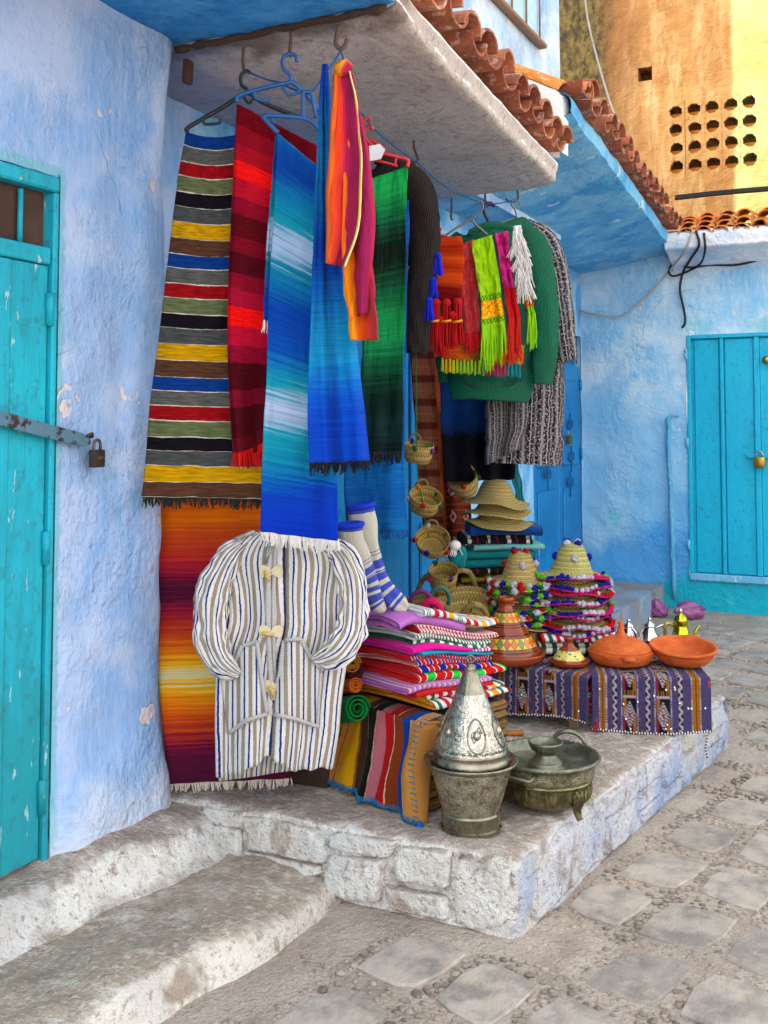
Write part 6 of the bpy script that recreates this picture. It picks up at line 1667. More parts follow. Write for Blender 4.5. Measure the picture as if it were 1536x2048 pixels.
def bench(label, klabel, a, b, zb, depth, zt, seed, red, hid=0.0):
    """a, b: lower front corners of the kilim"""
    a, b = V(a), V(b); ax_ = (b - a); L = Vector((ax_.x, ax_.y, 0)).length; ax_ = V((ax_.x, ax_.y, 0)).normalized(); bk = V((-ax_.y, ax_.x, 0))
    if bk.dot(HV) < 0: bk = -bk
    o0 = V((a.x, a.y, ZP))
    t = thing('low_bench', o0 + ax_ * L / 2, label, 'bench')
    rot = Matrix((ax_, bk, ZV)).transposed()
    def bx(x0, x1, y0, y1, z0, z1, nm):
        m = MB().box((x0, y0, z0), (x1, y1, z1), .004); m.v = [o0 + rot @ p for p in m.v]; return m.build(nm, plain('bench_wood', '#5a4030', .8) if nm == 'x' else M_SILL, t, smooth=False)
    bx(.02, L - .02, .03, depth, zt - ZP - .035, zt - ZP - .012, 'seat_board')
    for (x0, y0) in ((.05, .07), (L - .10, .07), (.05, depth - .09), (L - .10, depth - .09)): bx(x0, x0 + .045, y0, y0 + .045, .0, zt - ZP - .036, 'leg')
    bx(.096, L - .101, depth - .08, depth - .06, .06, .10, 'stretcher')
    k_ = thing('purple_kilim', o0 + ax_ * L / 2, klabel, 'kilim')
    drop = zt - zb; tot_ = drop + depth - .02
    def f(u, w):
        s_ = w * tot_; x = lerp(-.01, L + .01, u)
        if s_ < depth - .02: y, z = depth - s_, zt
        else: y, z = .02, zt - (s_ - depth + .02)
        r_ = .03
        if s_ < depth - .02 and y < .02 + r_: ang = (.02 + r_ - y) / r_; z -= r_ * (1 - math.sqrt(max(0, 1 - ang * ang))) * .8
        e = .006 * fbm((x * 5, s_ * 5, seed), 1, seed, 2)
        hang_ = max(0, s_ - depth + .02) / drop
        y -= .012 * hang_ * math.sin(x * 14 + seed) + .004 * hang_
        zsag = .010 * hang_ * math.sin(x * 9 + seed)
        return o0 + ax_ * x + bk * y + V((0, 0, z - ZP + (e if y > .05 else 0) + zsag))
    m = MB(); m.grid(int(L / .0042), int(tot_ / .0050), f, uvf=lambda u, w: (u, w), cf=lambda u, w: kcol(((u * L - hid) / (L - hid)) % 1, w * tot_ / .86, red))
    m.build('woven_cloth', M_KVC, k_, solid=.008)
    m = MB(); m.tube([f(i / 60, 1) - bk * .004 + V((0, 0, .003 * math.sin(i * 2))) for i in range(61)], .0045, 6); m.build('corded_edge', M_CORDE, k_)
    m = MB(); r_ = random.Random(seed)
    for i in range(16):
        u, w = r_.uniform(.05, .95), 1 - r_.uniform(.03, .9) * drop / tot_
        m.lathe([(0, .0025), (.004, .002), (.0055, 0)], 8, f(u, w) - bk * .006, axis=Matrix.Rotation(PI / 2, 3, 'X'))
    for i in range(16): pass
    sq = m.build('sequin', plain('sequin_metal', '#d8d4cc', .2, 1.0), k_); sq['kind'] = 'stuff'
    return t, f, bk, k_
kce = N('twisted_cord', .9, 0, .1); zz_ = kce.wave(kce.uv(), 25, 0, 1, 'Y'); M_CORDE = kce.done(kce.mix(kce.step(zz_, .4, .6), '#cfc8c2', '#221c2a'))
ra, rb = at_z(1190, 1461, .245), at_z(1420, 1468, .245)
la, lb_ = at_z(985, 1420, .275), at_z(1168, 1449, .275)
lax = (lb_ - la).normalized(); la2 = la - lax * .36
_, _, _, KR = bench('low wooden bench under the right purple kilim', 'purple kilim with woven diamonds under the orange clay dishes', ra, rb, .245, .58, ZT, 3.0, True)
_, fk, bkk, _ = bench('low wooden bench under the left purple kilim', 'purple kilim with woven diamonds under the painted tagines', la2, lb_, .275, .62, ZT, 8.0, False, .36)
# red woollen edge between the two kilims, and the cord at the corner
mb = MB(); r_ = random.Random(4)
e0, e1 = at_z(1183, 1350, ZT - .02), at_z(1193, 1452, .26)
for i in range(160):
    p = e0.lerp(e1, r_.random()); mb.tube([p, p + V((r_.uniform(-.02, .012), r_.uniform(-.03, .0), r_.uniform(-.03, .005)))], [.003, .002], 4, cap=False)
tag(mb.build('red_fringe', plain('red_wool_edge', '#b80c20', 1), None, org=e1), 'red woollen fringe in the gap between the two purple kilims', 'fringe')
p0 = at_d(1412, 1468, dof(rb) - .02); mb = MB(); mb.tube([p0 + V((0, 0, -.012 * i)) + RV * (.003 * math.sin(i)) for i in range(9)], .004, 6)
mb.build('corner_cord', M_CORDE, KR)
rod_a, rod_b = at_d(985, 1458, 4.42), at_d(1046, 1456, 4.44)
rod_a.z = rod_b.z = ZP + .012
tag(MB().tube([rod_a, rod_b], .011, 10).build('wooden_rod', plain('varnished_rod', '#9a5a1c', .5), None, org=rod_a), 'varnished wooden rod lying under the left bench', 'rod')

# ------------------------------------------------------------------ clay ware
def m_glaze():
    k = N('painted_glaze', .16, 0, .5); uv = k.uv(); p = k.obj(); s = k.sep(p); z = s[2]; u = k.sep(uv)[0]
    n = k.noise(p, 20, 4)
    br = k.mix(k.step(n, .35, .7), '#7a2c10', '#94401a')
    c = br
    for (z0, z1, cnt, seed) in ((.073, .118, 24, 0), (.178, .218, 14, 3)):
        m = k.ma('MULTIPLY', k.ma('GREATER_THAN', z, z0), k.ma('LESS_THAN', z, z1))
        a = k.ma('FRACT', k.ma('MULTIPLY', u, cnt)); cell = k.ma('FLOOR', k.ma('MULTIPLY', u, cnt))
        dx = k.ma('ABSOLUTE', k.ma('SUBTRACT', a, .5)); dz = k.ma('ABSOLUTE', k.ma('DIVIDE', k.ma('SUBTRACT', z, (z0 + z1) / 2), (z1 - z0)))
        dd = k.ma('ADD', dx, dz)
        hue = k.ma('FRACT', k.ma('MULTIPLY', k.ma('ADD', cell, seed), .38))
        dia = k.ramp(hue, [(0, '#c8420c'), (.3, '#d0702c'), (.62, '#d8560c'), (.82, '#6a8a5a')], 'CONSTANT')
        cc = k.mix(k.ma('LESS_THAN', dd, .44), '#c8a820', dia)
        cc = k.mix(k.ma('MULTIPLY', k.ma('GREATER_THAN', dd, .44), k.ma('LESS_THAN', dd, .51)), cc, '#1c1208')
        cc = k.mix(k.ma('GREATER_THAN', dz, .46), cc, '#1c1208')
        c = k.mix(m, c, cc)
    for z0 in (.060, .128, .160, .170, .222):
        m = k.ma('LESS_THAN', k.ma('ABSOLUTE', k.ma('SUBTRACT', z, z0)), .0022); c = k.mix(m, c, '#1a0f08')
    return k.done(c, k.bump(n, .1, .003))
def m_glaze2():
    k = N('floral_glaze', .16, 0, .5); uv = k.uv(); p = k.obj(); z = k.sep(p)[2]
    br = k.mix(k.step(k.noise(p, 30, 3), .35, .7), '#7a2e12', '#8e3c18')
    v = k.voro(k.vec(uv, (16, 10, 1)), 1, 'F1'); col = k.voro(k.vec(uv, (16, 10, 1)), 1, 'F1', 'Color')
    h = k.sep(col)[0]
    fl = k.ramp(h, [(0, '#1a6a6a'), (.35, '#d08a10'), (.7, '#2a6a3a')], 'CONSTANT')
    rg = k.mix(k.ma('LESS_THAN', k.ma('ABSOLUTE', k.ma('SUBTRACT', v, .28)), .09), '#d0c468', fl)
    rg = k.mix(k.ma('LESS_THAN', v, .1), rg, '#c05010')
    m = k.ma('MULTIPLY', k.ma('GREATER_THAN', z, .030), k.ma('LESS_THAN', z, .066))
    return k.done(k.mix(m, br, rg))
M_GLZ, M_GLZ2 = m_glaze(), m_glaze2()
M_GLZB = plain('brown_glaze', '#8a3814', .2, 0, .5, var=.15, bump=.08)
def tagine(label, c, s, glz, cone_p, dish_p, neck_p):
    t = thing('tagine', c, label, 'tagine')
    MB().lathe([(r * s, z * s) for r, z in dish_p], 64, c, sub=2).build('dish', M_GLZB, t)
    o = MB().lathe([(r * s, z * s) for r, z in cone_p], 96, c, sub=5).build('lid', glz, t)
    MB().lathe([(r * s, z * s) for r, z in neck_p], 40, c, sub=2).build('neck', M_GLZB, o)
    return t
tc = at_z(1012, 1322, ZT + .008)
tagine('large glazed tagine painted with orange and green diamonds', tc, 1.0, M_GLZ,
       [(.152, .040), (.150, .052), (.140, .066), (.126, .090), (.112, .118), (.093, .140), (.076, .168), (.056, .200), (.040, .226), (.034, .236)],
       [(.0, .0), (.130, .0), (.150, .004), (.170, .020), (.178, .040), (.176, .047), (.168, .046), (.155, .034), (.10, .03)],
       [(.034, .234), (.030, .244), (.032, .262), (.038, .266), (.039, .280), (.034, .284), (.026, .276), (.0, .262)])
tc2 = at_z(1138, 1330, ZT + .008)
tagine('small glazed tagine with a yellow floral band', tc2, 1.0, M_GLZ2,
       [(.072, .022), (.070, .028), (.062, .042), (.050, .060), (.036, .074), (.024, .084), (.020, .090)],
       [(.0, .0), (.070, .0), (.080, .006), (.088, .018), (.088, .024), (.082, .024), (.074, .016), (.04, .014)],
       [(.020, .088), (.018, .094), (.019, .106), (.022, .110), (.022, .122), (.016, .122), (.0, .114)])
def m_terra():
    k = N('raw_terracotta', .7, 0, .3); p = k.obj()
    c = k.mix(k.step(k.noise(k.vec(p, (1, 1, 4)), 16, 4, .6), .35, .68), '#b04a14', '#c8642a')
    c = k.mix(k.ma('MULTIPLY', k.step(k.noise(p, 7, 4), .55, .7), .4), c, '#8e3a12')
    return k.done(c, k.bump(k.noise(k.vec(p, (1, 1, 5)), 26, 3), .5, .006))
M_TER = m_terra()
oc_ = at_z(1242, 1326, ZT + .008)
ot = thing('clay_tagine', oc_, 'unglazed orange clay tagine with a low domed lid', 'tagine')
MB().lathe([(0, 0), (.10, 0), (.122, .008), (.138, .030), (.143, .050), (.143, .058), (.136, .060), (.130, .054)], 72, oc_, lambda p, a, t: V((p.x * (1 + (.012 * math.cos(a * 34) if .45 < t < .62 else 0)), p.y * (1 + (.012 * math.cos(a * 34) if .45 < t < .62 else 0)), p.z)), sub=3).build('dish', M_TER, ot)
ol = MB().lathe([(.134, .056), (.136, .064), (.126, .074), (.10, .094), (.07, .108), (.04, .118), (.024, .124), (.018, .134)], 72, oc_, lambda p, a, t: p + V((0, 0, .003 * ns(p, 25))), sub=3).build('lid', M_TER, ot)
MB().tube([oc_ + V((0, 0, .118)), oc_ + V((0, 0, .140)), oc_ + V((.002, 0, .160)), oc_ + V((.0, 0, .176)), oc_ + V((-.002, 0, .184))], [.026, .016, .013, .013, .006], 12).build('knob', M_TER, ol)
hp = oc_ - HV * .142 - RV * .0 + V((0, 0, .046)); MB().blob(hp, .026, (1.3, 1.0, .55), .1, 5, 2, 1).build('lug', M_TER, ot)
bp = at_z(1366, 1328, ZT + .008)
bw = thing('clay_pan', bp, 'open orange clay pan with a looped handle at the bench corner', 'pan')
tl_ = Matrix.Rotation(math.radians(9), 3, RV) if False else Matrix.Rotation(math.radians(7), 3, V(RV))
MB().lathe([(0, 0), (.085, 0), (.108, .008), (.126, .030), (.138, .056), (.146, .064), (.144, .072), (.136, .072), (.126, .060), (.112, .034), (.09, .020), (0, .016)], 80, bp + V((0, 0, .012)), lambda p, a, t: p + V((0, 0, .002 * ns(p, 30))), axis=tl_, sub=3).build('bowl', M_TER, bw)
ph = bp + RV * .075 + HV * .125 + V((0, 0, .078))
MB().tube([ph + RV * (.036 * math.cos(a)) + HV * (.020 * math.sin(a)) + V((0, 0, .012 * math.sin(a))) for a in [i * 2 * PI / 16 for i in range(17)]], .012, 9).build('handle', M_TER, bw)

# teapots
M_SILV = plain('polished_silver', '#c9c7c4', .14, 1.0, var=.12, bump=.05)
M_GOLDG = plain('greenish_brass', '#a8a428', .2, 1.0, var=.2, bump=.05)
def teapot(label, c, h, r, mat, cap, spout=1, slim=False):
    t = thing('teapot', c, label, 'teapot', 'teapots behind the clay pan')
    pr = [(0, 0), (r * .7, 0), (r * .74, h * .03), (r * .95, h * .16), (r, h * .28), (r * .86, h * .46), (r * .6, h * .6), (r * .5, h * .68), (r * .55, h * .70)] if not slim else [(0, 0), (r * .95, 0), (r, h * .05), (r * .92, h * .2), (r * .72, h * .5), (r * .56, h * .66), (r * .6, h * .70), (r * .62, h * .82), (r * .58, h * .84)]
    MB().lathe(pr, 36, c, sub=3).build('body', mat, t)
    zt_ = pr[-1][1]
    l_ = MB().lathe([(pr[-1][0], zt_), (pr[-1][0] * .9, zt_ + h * .06), (pr[-1][0] * .4, zt_ + h * .13), (.005, zt_ + h * .16)], 28, c, sub=2).build('lid', mat, t)
    MB().lathe([(.003, zt_ + h * .15), (.009, zt_ + h * .19), (.009, zt_ + h * .22), (.004, zt_ + h * .26), (0, zt_ + h * .27)], 14, c).build('finial', cap, l_)
    s_ = RV * spout
    P = [c + s_ * (r * .8) + V((0, 0, h * .2)), c + s_ * (r * 1.25) + V((0, 0, h * .28)), c + s_ * (r * 1.35) + V((0, 0, h * .5)), c + s_ * (r * 1.7) + V((0, 0, h * .66))]
    MB().tube([poly(P, i / 14) for i in range(15)], [lerp(r * .26, r * .1, i / 14) for i in range(15)], 9).build('spout', mat, t)
    P = [c - s_ * (r * .55) + V((0, 0, h * .64)), c - s_ * (r * 1.25) + V((0, 0, h * .72)), c - s_ * (r * 1.5) + V((0, 0, h * .5)), c - s_ * (r * 1.25) + V((0, 0, h * .28)), c - s_ * (r * .9) + V((0, 0, h * .22))]
    MB().tube([poly(P, i / 16) for i in range(17)], r * .12, 8).build('handle', mat, t)
    return t
zt0 = ZT + .008
def tp(px, py, d_): q = at_d(px, py, d_); q.z = zt0; return q
teapot('tall greenish brass teapot behind the clay pan', tp(1362, 1300, 4.96), .175, .052, M_GOLDG, M_SILV, 1, True)
teapot('shiny silver teapot in the middle, between the clay tagine and the brass teapot', tp(1300, 1300, 4.98), .155, .050, M_SILV, M_SILV, -1)
teapot('silver teapot with a red finial behind the clay tagine', tp(1218, 1300, 5.0), .150, .042, M_SILV, plain('red_cap', '#a01818', .4), 1)
teapot('low silver teapot at the back, left of the middle one', tp(1258, 1300, 5.05), .135, .044, M_SILV, M_SILV, 1)
for (px, d_, l_) in ((1340, 4.88, 'small silver cup in front of the brass teapot'), (1396, 4.9, 'small silver cup right of the brass teapot')):
    q = tp(px, 1300, d_); tag(MB().lathe([(0, 0), (.018, 0), (.02, .01), (.012, .03), (.02, .05), (.008, .07), (.0, .085)], 20, q, sub=2).build('silver_cup', M_SILV, None, org=q), l_, 'cup')

# ------------------------------------------------------------------ straw goods
def m_straw(name='straw', a='#b39a56', b='#8c7436', rows=18, around=70, tint=None):
    k = N(name, .75, 0, .25); uv = k.uv(); s = k.sep(uv)
    row = k.ma('MULTIPLY', s[1], rows); fr = k.ma('FRACT', row); rw = k.ma('PINGPONG', fr, .5)
    zig = k.ma('FRACT', k.ma('ADD', k.ma('MULTIPLY', s[0], around), k.ma('MULTIPLY', k.ma('PINGPONG', k.ma('MULTIPLY', row, 2), 1.0), .8)))
    st = k.ma('PINGPONG', zig, .5)
    n = k.noise(k.vec(uv, (around, rows * 3, 1)), 1, 3)
    c = k.mix(k.step(k.ma('ADD', st, k.ma('MULTIPLY', n, .5)), .2, .75), b, a)
    c = k.mix(k.ma('MULTIPLY', k.step(rw, .12, .0), .5), c, '#6a5424')
    if tint: c = k.mix(k.ma('MULTIPLY', k.step(n, .5, .62), .45), c, tint)
    return k.done(c, k.bump(k.ma('ADD', k.ma('MULTIPLY', rw, 1.6), k.ma('MULTIPLY', st, .8)), .8, .006))
M_STR = m_straw('hat_straw', '#d0bc7c', '#97803e', 15, 44); M_STRG = m_straw('green_tinted_straw', '#cfc884', '#969048', 15, 44, '#9ab85a')
M_STRB = m_straw('basket_straw', '#c4a862', '#836a30', 9, 34)
PC = {n_: plain('pompom_' + n_, c_, 1, var=.2, scale=60, bump=.9, bscale=160, bdist=.004) for n_, c_ in (('white', '#c9c6da'), ('blue', '#0f1a9c'), ('red', '#c00c10'), ('lime', '#5cc416'), ('green', '#0a5a28'), ('pink', '#d8146c'), ('orange', '#d8780a'), ('purple', '#6a2a88'))}
PM = {}
for n_, mt in PC.items():
    o = MB().blob((0, 0, 0), 1, (1, 1, 1), .75, 34, 3, hash(n_) % 1 + len(n_)).build('pompom', mt, None); PM[n_] = o.data; bpy.data.objects.remove(o)
def pompom(parent, p, r, cn, sq=.78):
    o = bpy.data.objects.new('pompom', PM[cn]); COL.objects.link(o); o.parent = parent; o.location = p
    o.scale = (r, r, r * sq); o.rotation_euler = (rnd.uniform(0, 3), rnd.uniform(0, 3), rnd.uniform(0, 3)); return o
HATP = [(.004, .135), (.030, .137), (.044, .130), (.054, .112), (.066, .080), (.078, .046), (.088, .022), (.104, .010), (.128, .003), (.150, -.002), (.164, -.004)]
def hat_mesh(seed, mat, prof=HATP, s=1.0):
    fnn = lambda p, a, t: V((p.x, p.y, p.z + (.009 * math.sin(a * 2 + seed) + .006 * math.sin(a * 3 + seed * 2) + .005 * math.sin(a * 5 + seed)) * sst(.06 * s, .165 * s, math.hypot(p.x, p.y))))
    m = MB().lathe([(r * s, z * s) for r, z in prof], 48, (0, 0, 0), fnn, sub=3)
    return m, fnn
def straw_hat(c, seed, mat, label, group, pal=None, top=False, rot=0, tilt=(0, 0), s=1.0, per=24, rad=.0150, run=1, prof=HATP, trim=None):
    t = thing('straw_hat', c, label, 'hat', group, (tilt[0], tilt[1], rot))
    m, fnn = hat_mesh(seed, mat, prof, s); ho = m.build('woven_straw', mat, None, solid=.004); ho.parent = t
    if trim:
        m = MB(); m.tube([fnn(V((prof[-1][0] * s * math.cos(a), prof[-1][0] * s * math.sin(a), prof[-1][1] * s)), a, 1) for a in [i * 2 * PI / 48 for i in range(49)]], .004, 5); to = m.build('brim_trim', trim, None); to.parent = t
    if pal:
        for i in range(per):
            a = 2 * PI * i / per; r = (prof[-1][0] - .008) * s
            wp = Matrix.Rotation(rot, 3, 'Z') @ V((math.cos(a), math.sin(a), 0))
            if wp.dot(HV) > .45: continue                       # the far side of the pile is out of sight
            p = fnn(V((r * math.cos(a), r * math.sin(a), prof[-1][1] * s + .006)), a, 1)
            pompom(t, p + V((rnd.uniform(-.004, .004), rnd.uniform(-.004, .004), rnd.uniform(-.003, .003))), rad * rnd.uniform(.8, 1.2), pal[(i // run) % len(pal)])
        if top:
            for i, cn in enumerate(top): pompom(t, V((.034 * math.cos(i * 1.5 + 2), .034 * math.sin(i * 1.5 + 2), .138)) * s, .017, cn)
            for a in (0, 1.5, 3.1, 4.6):
                a += -rot + math.atan2(-HV.y, -HV.x); pompom(t, V((.072 * s * math.cos(a), .072 * s * math.sin(a), .078 * s)), .017, top[int(a * 3) % len(top)])
    return t
q1 = at_d(1042, 1262, 5.0); q2 = at_d(1146, 1275, 4.98)
ordn = ('lowest', 'second from the bottom', 'third from the bottom', 'fourth from the bottom', 'fifth from the bottom', 'sixth from the bottom', 'seventh from the bottom', 'topmost')
stand = thing('hat_crate', V((q1.x, q1.y, ZT + .01)), 'small wooden crate under the left pile of pompom hats', 'crate')
hbz = ZT + .012
def hat_zs(ytop, ybot, d_, n): 
    z0, z1 = at_d(1000, ybot, d_).z, at_d(1000, ytop, d_).z; return [lerp(z0, z1, i / (n - 1)) for i in range(n)]
palA = [['white', 'red', 'lime', 'blue', 'green'], ['red', 'white', 'blue', 'lime', 'white'], ['lime', 'blue', 'white', 'red', 'green']]
zsA = hat_zs(1162, 1250, 5.0, 8)
pb_ = MB().box((q1.x - .10, q1.y - .10, ZT + .012), (q1.x + .10, q1.y + .10, zsA[0] - .012), .004); pb_.build('slatted_box', M_SILL, stand, smooth=False)
for i, z in enumerate(zsA):
    tp_ = i == 7
    straw_hat((q1.x + rnd.uniform(-.012, .012), q1.y + rnd.uniform(-.012, .012), z), i * 1.3 + .4, M_STR if i else M_STRB, 'straw hat with green, red and white pompoms, %s of the left pile' % ordn[i], 'left pile of pompom hats', palA[i % 3] if i > 0 else None, ['red', 'white', 'blue', 'red'] if tp_ else False, rnd.uniform(0, 6), (rnd.uniform(-.05, .05), rnd.uniform(-.05, .05)), 1.0, 32)
palB = [['white', 'blue', 'white', 'blue'], ['red', 'white', 'white', 'red'], ['blue', 'white', 'blue', 'white'], ['white', 'pink', 'lime', 'blue']]
fz1 = folded('folded_blanket', 'green and white striped blanket folded under the right pile of hats', 'blanket', V((q2.x, q2.y, ZT + .012)), YAW - PI / 2, .30, .36, .052, 3, stripes('fold_m', [('#d4d2cc', 9), ('#1d4a2c', 7)], .05), None, 31)
fz2 = folded('folded_blanket', 'red, white and green striped blanket folded right under the right pile of hats', 'blanket', V((q2.x, q2.y, ZT + .065)), YAW - PI / 2, .28, .34, .038, 2, stripes('fold_n', [('#c4141c', 10), ('#d8d6d8', 9), ('#c4141c', 10), ('#d8d6d8', 9), (GRN_, 10), ('#d8d6d8', 9)], .105), None, 33)
zsB = hat_zs(1150, 1258, 4.98, 8)
M_TRIM = plain('magenta_braid', '#a8146a', .9)
for i, z in enumerate(zsB):
    tp_ = i == 7
    straw_hat((q2.x + rnd.uniform(-.012, .012), q2.y + rnd.uniform(-.012, .012), z), i * 2.1, M_STRG if tp_ else M_STRB, 'straw hat trimmed in magenta with pompoms, %s of the right pile' % ordn[i], 'right pile of pompom hats', palB[i % 4], ['white', 'blue', 'white', 'blue'] if tp_ else False, rnd.uniform(0, 6), (rnd.uniform(-.06, .06), rnd.uniform(-.06, .06)), 1.08, 46, .0125, 5, HATP, M_TRIM)
# pile of folded shawls with three plain straw hats on top
FD = 5.35
pf = at_d(1003, 1190, FD)
box_ = thing('tall_box', V((pf.x, pf.y, ZP)) + HV * .1, 'plain wooden box under the pile of dark shawls', 'box')
m = MB().box((-.22, -.13, 0), (.22, .13, pf.z - ZP - .002), .004); Rm = Matrix.Rotation(YAW, 3, 'Z'); m.v = [V((pf.x, pf.y, ZP)) + HV * .1 + Rm @ p for p in m.v]; m.build('board_box', M_SILL, box_, smooth=False)
M_BRS = weave('brown_twill', bands([('#5a3a1e', 3), ('#8a6030', 3), ('#3a2414', 2)]), 0, 14, .02)
M_SPK = weave('black_white_shawl', bands([('#17151a', 6), ('#c8c2bc', 2), ('#1a1720', 4), ('#9a1c2c', 1)]), 0, 10, .1)
M_OLV = weave('olive_shawl', bands([('#8a7a14', 9), ('#5a4e10', 1)]), 1, 8, .02)
fol = [('brown twill shawl at the bottom of the shawl pile', M_BRS, .060, 4, .40), ('olive and black patterned shawl low in the shawl pile', M_OLV, .042, 3, .37), ('black and white striped shawl in the shawl pile', M_SPK, .026, 2, .38), ('teal shawl folded thick in the middle of the shawl pile', wool('teal_shawl_wool', '#0c6a70', '#148288', 200, .3), .085, 4, .37), ('pale turquoise shawl in the shawl pile', wool('pale_teal_wool', '#5aa6a8', '#7abcb8', 200, .3), .030, 2, .36), ('black shawl with white pattern near the top of the shawl pile', M_SPK, .040, 3, .35), ('navy blue shawl on top of the shawl pile', wool('navy_wool', '#0d3a78', '#114c90', 200, .3), .050, 2, .36)]
z = pf.z; tot = sum(a[2] for a in fol); ztop = at_d(1003, 1048, FD).z; fs_ = (ztop - pf.z) / tot
for i, (lb2, mt, h, ly, l) in enumerate(fol):
    folded('folded_shawl', lb2, 'shawl', V((pf.x, pf.y, z)) + HV * .1 + RV * (rnd.uniform(-.02, .02) + (.03 if i in (4, 6) else -.01)), YAW - PI / 2 + rnd.uniform(-.08, .08), .27, l, h * fs_, ly, mt, 'pile of folded shawls', 40 + i, .006, -.006)
    z += h * fs_
SUNP = [(.004, .105), (.04, .107), (.062, .098), (.078, .070), (.092, .036), (.110, .016), (.140, .004), (.165, -.004), (.178, -.008)]
for i in range(3):
    qh = at_d(996 - 3 * i, 1046 - 22 * i, 5.38)
    straw_hat(qh, i * 2.2 + .7, M_STR, 'plain wide straw hat, %s of the three above the shawl pile' % ('lowest', 'middle', 'topmost')[i], 'plain straw hats', None, False, i * 1.7, (rnd.uniform(-.06, .06), .05 * (1 - i)), 1.0, prof=SUNP)
# baskets
def basket(label, c, r, h, tilt, rotz, pals, handles=1, group=None, mat=None, flare=1.25):
    t = thing('straw_basket', c, label, 'basket', group, (tilt, 0, rotz))
    o = MB().lathe([(.0, 0), (r * .5, 0), (r * .72, h * .06), (r * .86, h * .3), (r * .95, h * .65), (r, h), (r * .965, h * 1.01), (r * .9, h * .65), (r * .8, h * .3), (r * .6, h * .1), (0, h * .06)], 48, (0, 0, 0), lambda p, a, t_: V((p.x, p.y, p.z + .04 * r * math.sin(a * 2))), sub=2).build('bowl', mat or M_STRB, None); o.parent = t
    for s_ in ((1, -1) if handles == 2 else (1,)):
        m = MB(); m.tube([V((r * .38 * math.cos(a), s_ * r * .96, h * .92 + r * .55 * math.sin(a))) for a in [i * PI / 12 for i in range(13)]], r * .075, 7); ho = m.build('handle', mat or M_STRB, None); ho.parent = t
    for i, cn in enumerate(pals):
        a = i * 2 * PI / max(1, len(pals)) + .5; pompom(t, V((r * math.cos(a), r * math.sin(a), h * (.75 + .2 * (i % 2)))), .0125, cn)
    return t
HBD = 4.72
b_tilt = [(835, 925, .072, .085, -.35, .2, ['lime', 'blue', 'red', 'green', 'purple']), (845, 1022, .076, .085, -.75, .3, ['green', 'orange', 'white', 'red', 'green']), (862, 1098, .078, .075, -1.05, .1, ['green', 'white', 'red', 'blue', 'red'])]
for i, (px, py, r, h, ti, rz, pl_) in enumerate(b_tilt):
    basket('small hanging straw basket with pompoms, %s of the three on the string' % ('highest', 'middle', 'lowest')[i], at_d(px, py, HBD), r, h, -ti * .9 - .1, YAW + rz, pl_, 1, 'small baskets on a string')
mb = MB(); P = [at_d(x, y, HBD + .02) for x, y in ((832, 700), (833, 860), (836, 950), (845, 1000), (850, 1040), (858, 1075))]; mb.tube([poly(P, i / 40) for i in range(41)], .0028, 5)
tag(mb.build('green_string', plain('green_twine', '#1f6a2c', .9), None, org=P[0]), 'green string carrying the three small baskets', 'string')
zb0 = ZT + .02
bq = [(868, 4.98, .185, .12, 1262, .22), (932, 4.90, .170, .11, 1250, .34)]
for i, (px, d_, r, h, py, ti) in enumerate(bq):
    c_ = at_d(px, py, d_); c_.z = max(c_.z, zb0 + .05)
    basket('large shallow straw basket behind the blanket pile, %s of the two' % ('left', 'right')[i], c_, r, h, ti, YAW + .1 * i, ['green'] if i == 0 else ['green', 'purple'], 2, 'large straw baskets', m_straw('large_basket_straw' + 'ab'[i], '#ccb472', '#8c7236', 9, 60))
hr = at_d(862, 1218, 4.45)
hnd = [(862, 1215, .040, plain('pink_raffia', '#c80c56', .9), 'bright pink raffia handle ring above the blanket pile', 4.55, .017), (842, 1200, .050, plain('purple_raffia', '#6a2a6a', .9), 'purple bound handle loop behind the pink ring', 4.62, .010), (880, 1188, .042, plain('green_raffia', '#3a6a58', .9), 'green and purple bound handle loop of the large baskets', 4.64, .010)]
for (px, py, r, mt, lb2, d_, tr) in hnd:
    c_ = at_d(px, py + 10, d_); m = MB(); m.tube([c_ + RV * (r * math.cos(a)) + ZV * (r * 1.25 * math.sin(a)) - HV * (.02 * math.sin(a)) for a in [-.5 + i * (PI + 1) / 18 for i in range(19)]], tr, 9)
    tag(m.build('basket_handle', mt, None, org=c_), lb2, 'handle')
# small cone basket, teal pompom tuft and a peeping basket
c_ = at_d(885, 1160, 4.95)
basket('small pointed straw basket with an orange pompom among the baskets', c_ - V((0, 0, .05)), .07, .12, .5, YAW, ['orange', 'green', 'pink', 'purple'], 1)
c_ = at_d(915, 1115, 5.1); t = thing('teal_pouch', c_, 'teal knitted pouch with white threads beside the small baskets', 'pouch')
MB().blob(c_, .055, (.8, .8, 1.2), .35, 7, 3, 4).build('pouch', COL.objects['folded_shawl.003'].data.materials[0], t); tassel(t, c_ + V((0, -.03, .06)), .05, .04, M_WY, 26, 9, 'threads')
c_ = at_d(935, 985, 5.2); basket('straw basket with red and green pompoms peeping out beside the straw hats', c_, .075, .09, .6, YAW - .6, ['green', 'red', 'pink', 'red'], 1)

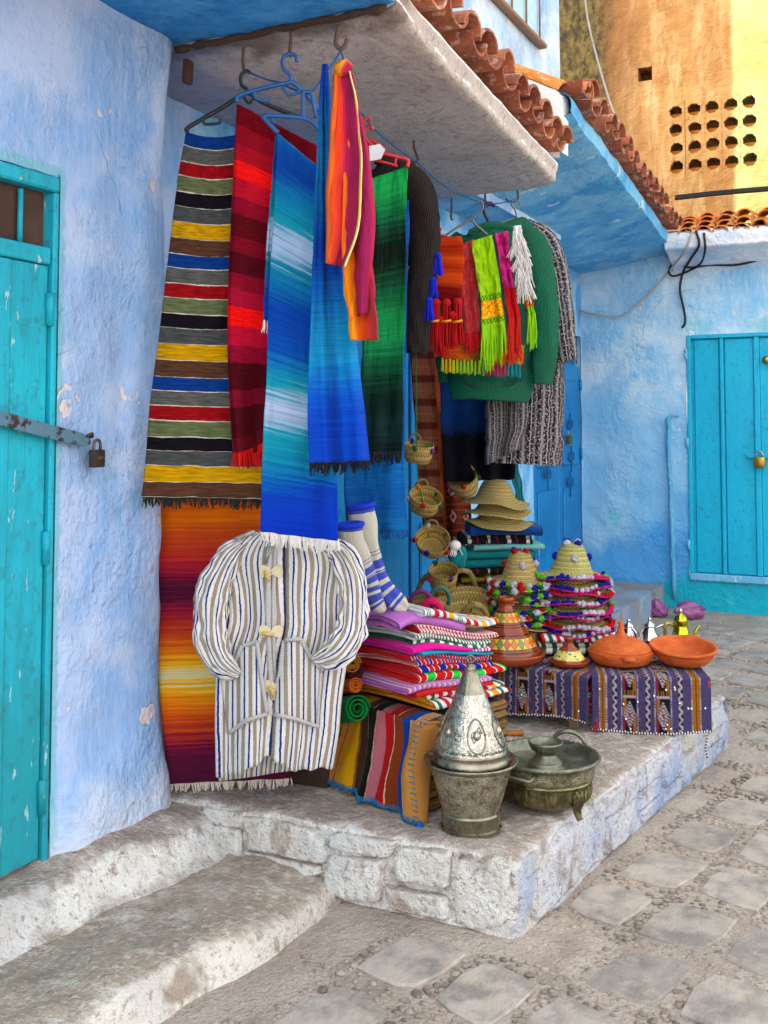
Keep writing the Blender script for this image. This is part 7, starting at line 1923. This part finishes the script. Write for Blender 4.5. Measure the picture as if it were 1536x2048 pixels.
# ------------------------------------------------------------------ street litter and cables
kb = N('pink_plastic_film', .25, 0, .5); kb.p.inputs['Transmission Weight'].default_value = .25
M_BAGP = kb.done(kb.mix(kb.noise(kb.obj(), 12, 3), '#8a3a78', '#b868a4'))
for (px, py, w_, sx, lb2) in ((1314, 1232, .09, 1.5, 'crumpled purple plastic bag by the step'), (1378, 1238, .08, 2.4, 'crumpled pink plastic bag lying before the turquoise door')):
    q = at_z(px, py, .0); q.z = .055
    m = MB(); bm = bmesh.new(); bmesh.ops.create_icosphere(bm, subdivisions=4, radius=1); bm.verts.index_update(); vv = []
    for v in bm.verts:
        k_ = 1 + .45 * fbm(v.co, 1.6, px, 3) - .25 * abs(ns(v.co, 4, px)); p = V((v.co.x * w_ * sx * .62, v.co.y * w_ * .7, v.co.z * .075)) * k_; p.z = max(p.z, -.05); vv.append(q + RV * p.x + HV * p.y + ZV * p.z)
    m.add(vv, [tuple(v.index for v in f.verts) for f in bm.faces]); bm.free()
    tag(m.build('plastic_bag', M_BAGP, None, org=(q.x, q.y, 0)), lb2, 'bag')
M_CBK = plain('black_cable', '#1d1c20', .5); M_CWH = plain('grey_white_cable', '#a8a19a', .6)
def cable(name, pts, mat, r, label, Y=None):
    P = [at_y(x, y, (Y if Y else yy)) for x, y, yy in pts]; n = 10 * (len(P) - 1)
    return tag(MB().tube([poly(P, i / n) for i in range(n + 1)], r, 6).build(name, mat, None, org=P[0]), label, 'cable')
Y1_ = YB - .05
cable('wall_cable', [(1386, 458, YE - .02), (1370, 500, YE), (1340, 540, Y1_), (1310, 575, Y1_), (1270, 612, Y1_), (1240, 632, Y1_), (1200, 630, Y1_), (1160, 622, Y1_)], M_CWH, .009, 'pale cable looping down from the tiles across the blue wall')
cable('wall_cable', [(1392, 462, YE - .02), (1398, 490, YE - .02), (1380, 520, Y1_ - .1), (1366, 545, Y1_), (1360, 580, Y1_), (1368, 620, Y1_), (1370, 645, Y1_), (1364, 656, Y1_)], M_CBK, .011, 'black cable hanging loose down the blue wall')
cable('wall_cable', [(1408, 466, YE - .02), (1410, 500, YE - .02), (1400, 528, Y1_ - .1), (1370, 545, Y1_), (1345, 552, Y1_), (1338, 540, Y1_), (1350, 526, Y1_), (1380, 535, Y1_), (1420, 530, Y1_), (1470, 530, Y1_), (1510, 522, Y1_), (1560, 508, Y1_)], M_CBK, .010, 'black cable looping along the top of the blue wall')
cable('roof_cable', [(1168, -20, 9.0), (1178, 50, 9.0), (1198, 130, 9.0), (1224, 215, 8.9), (1250, 265, 8.8)], M_CWH, .009, 'thin white cable falling in front of the mossy ochre edge')
for k_ in range(3):
    cable('pipe_cable', [(1350, 398 - 3 * k_, YE + .5), (1440, 388 - 3 * k_, YE + .5), (1560, 378 - 3 * k_, YE + .5)], M_CBK, .014 - .003 * k_, ('thickest', 'middle', 'thinnest')[k_] + ' of the dark cables running above the end tiles')
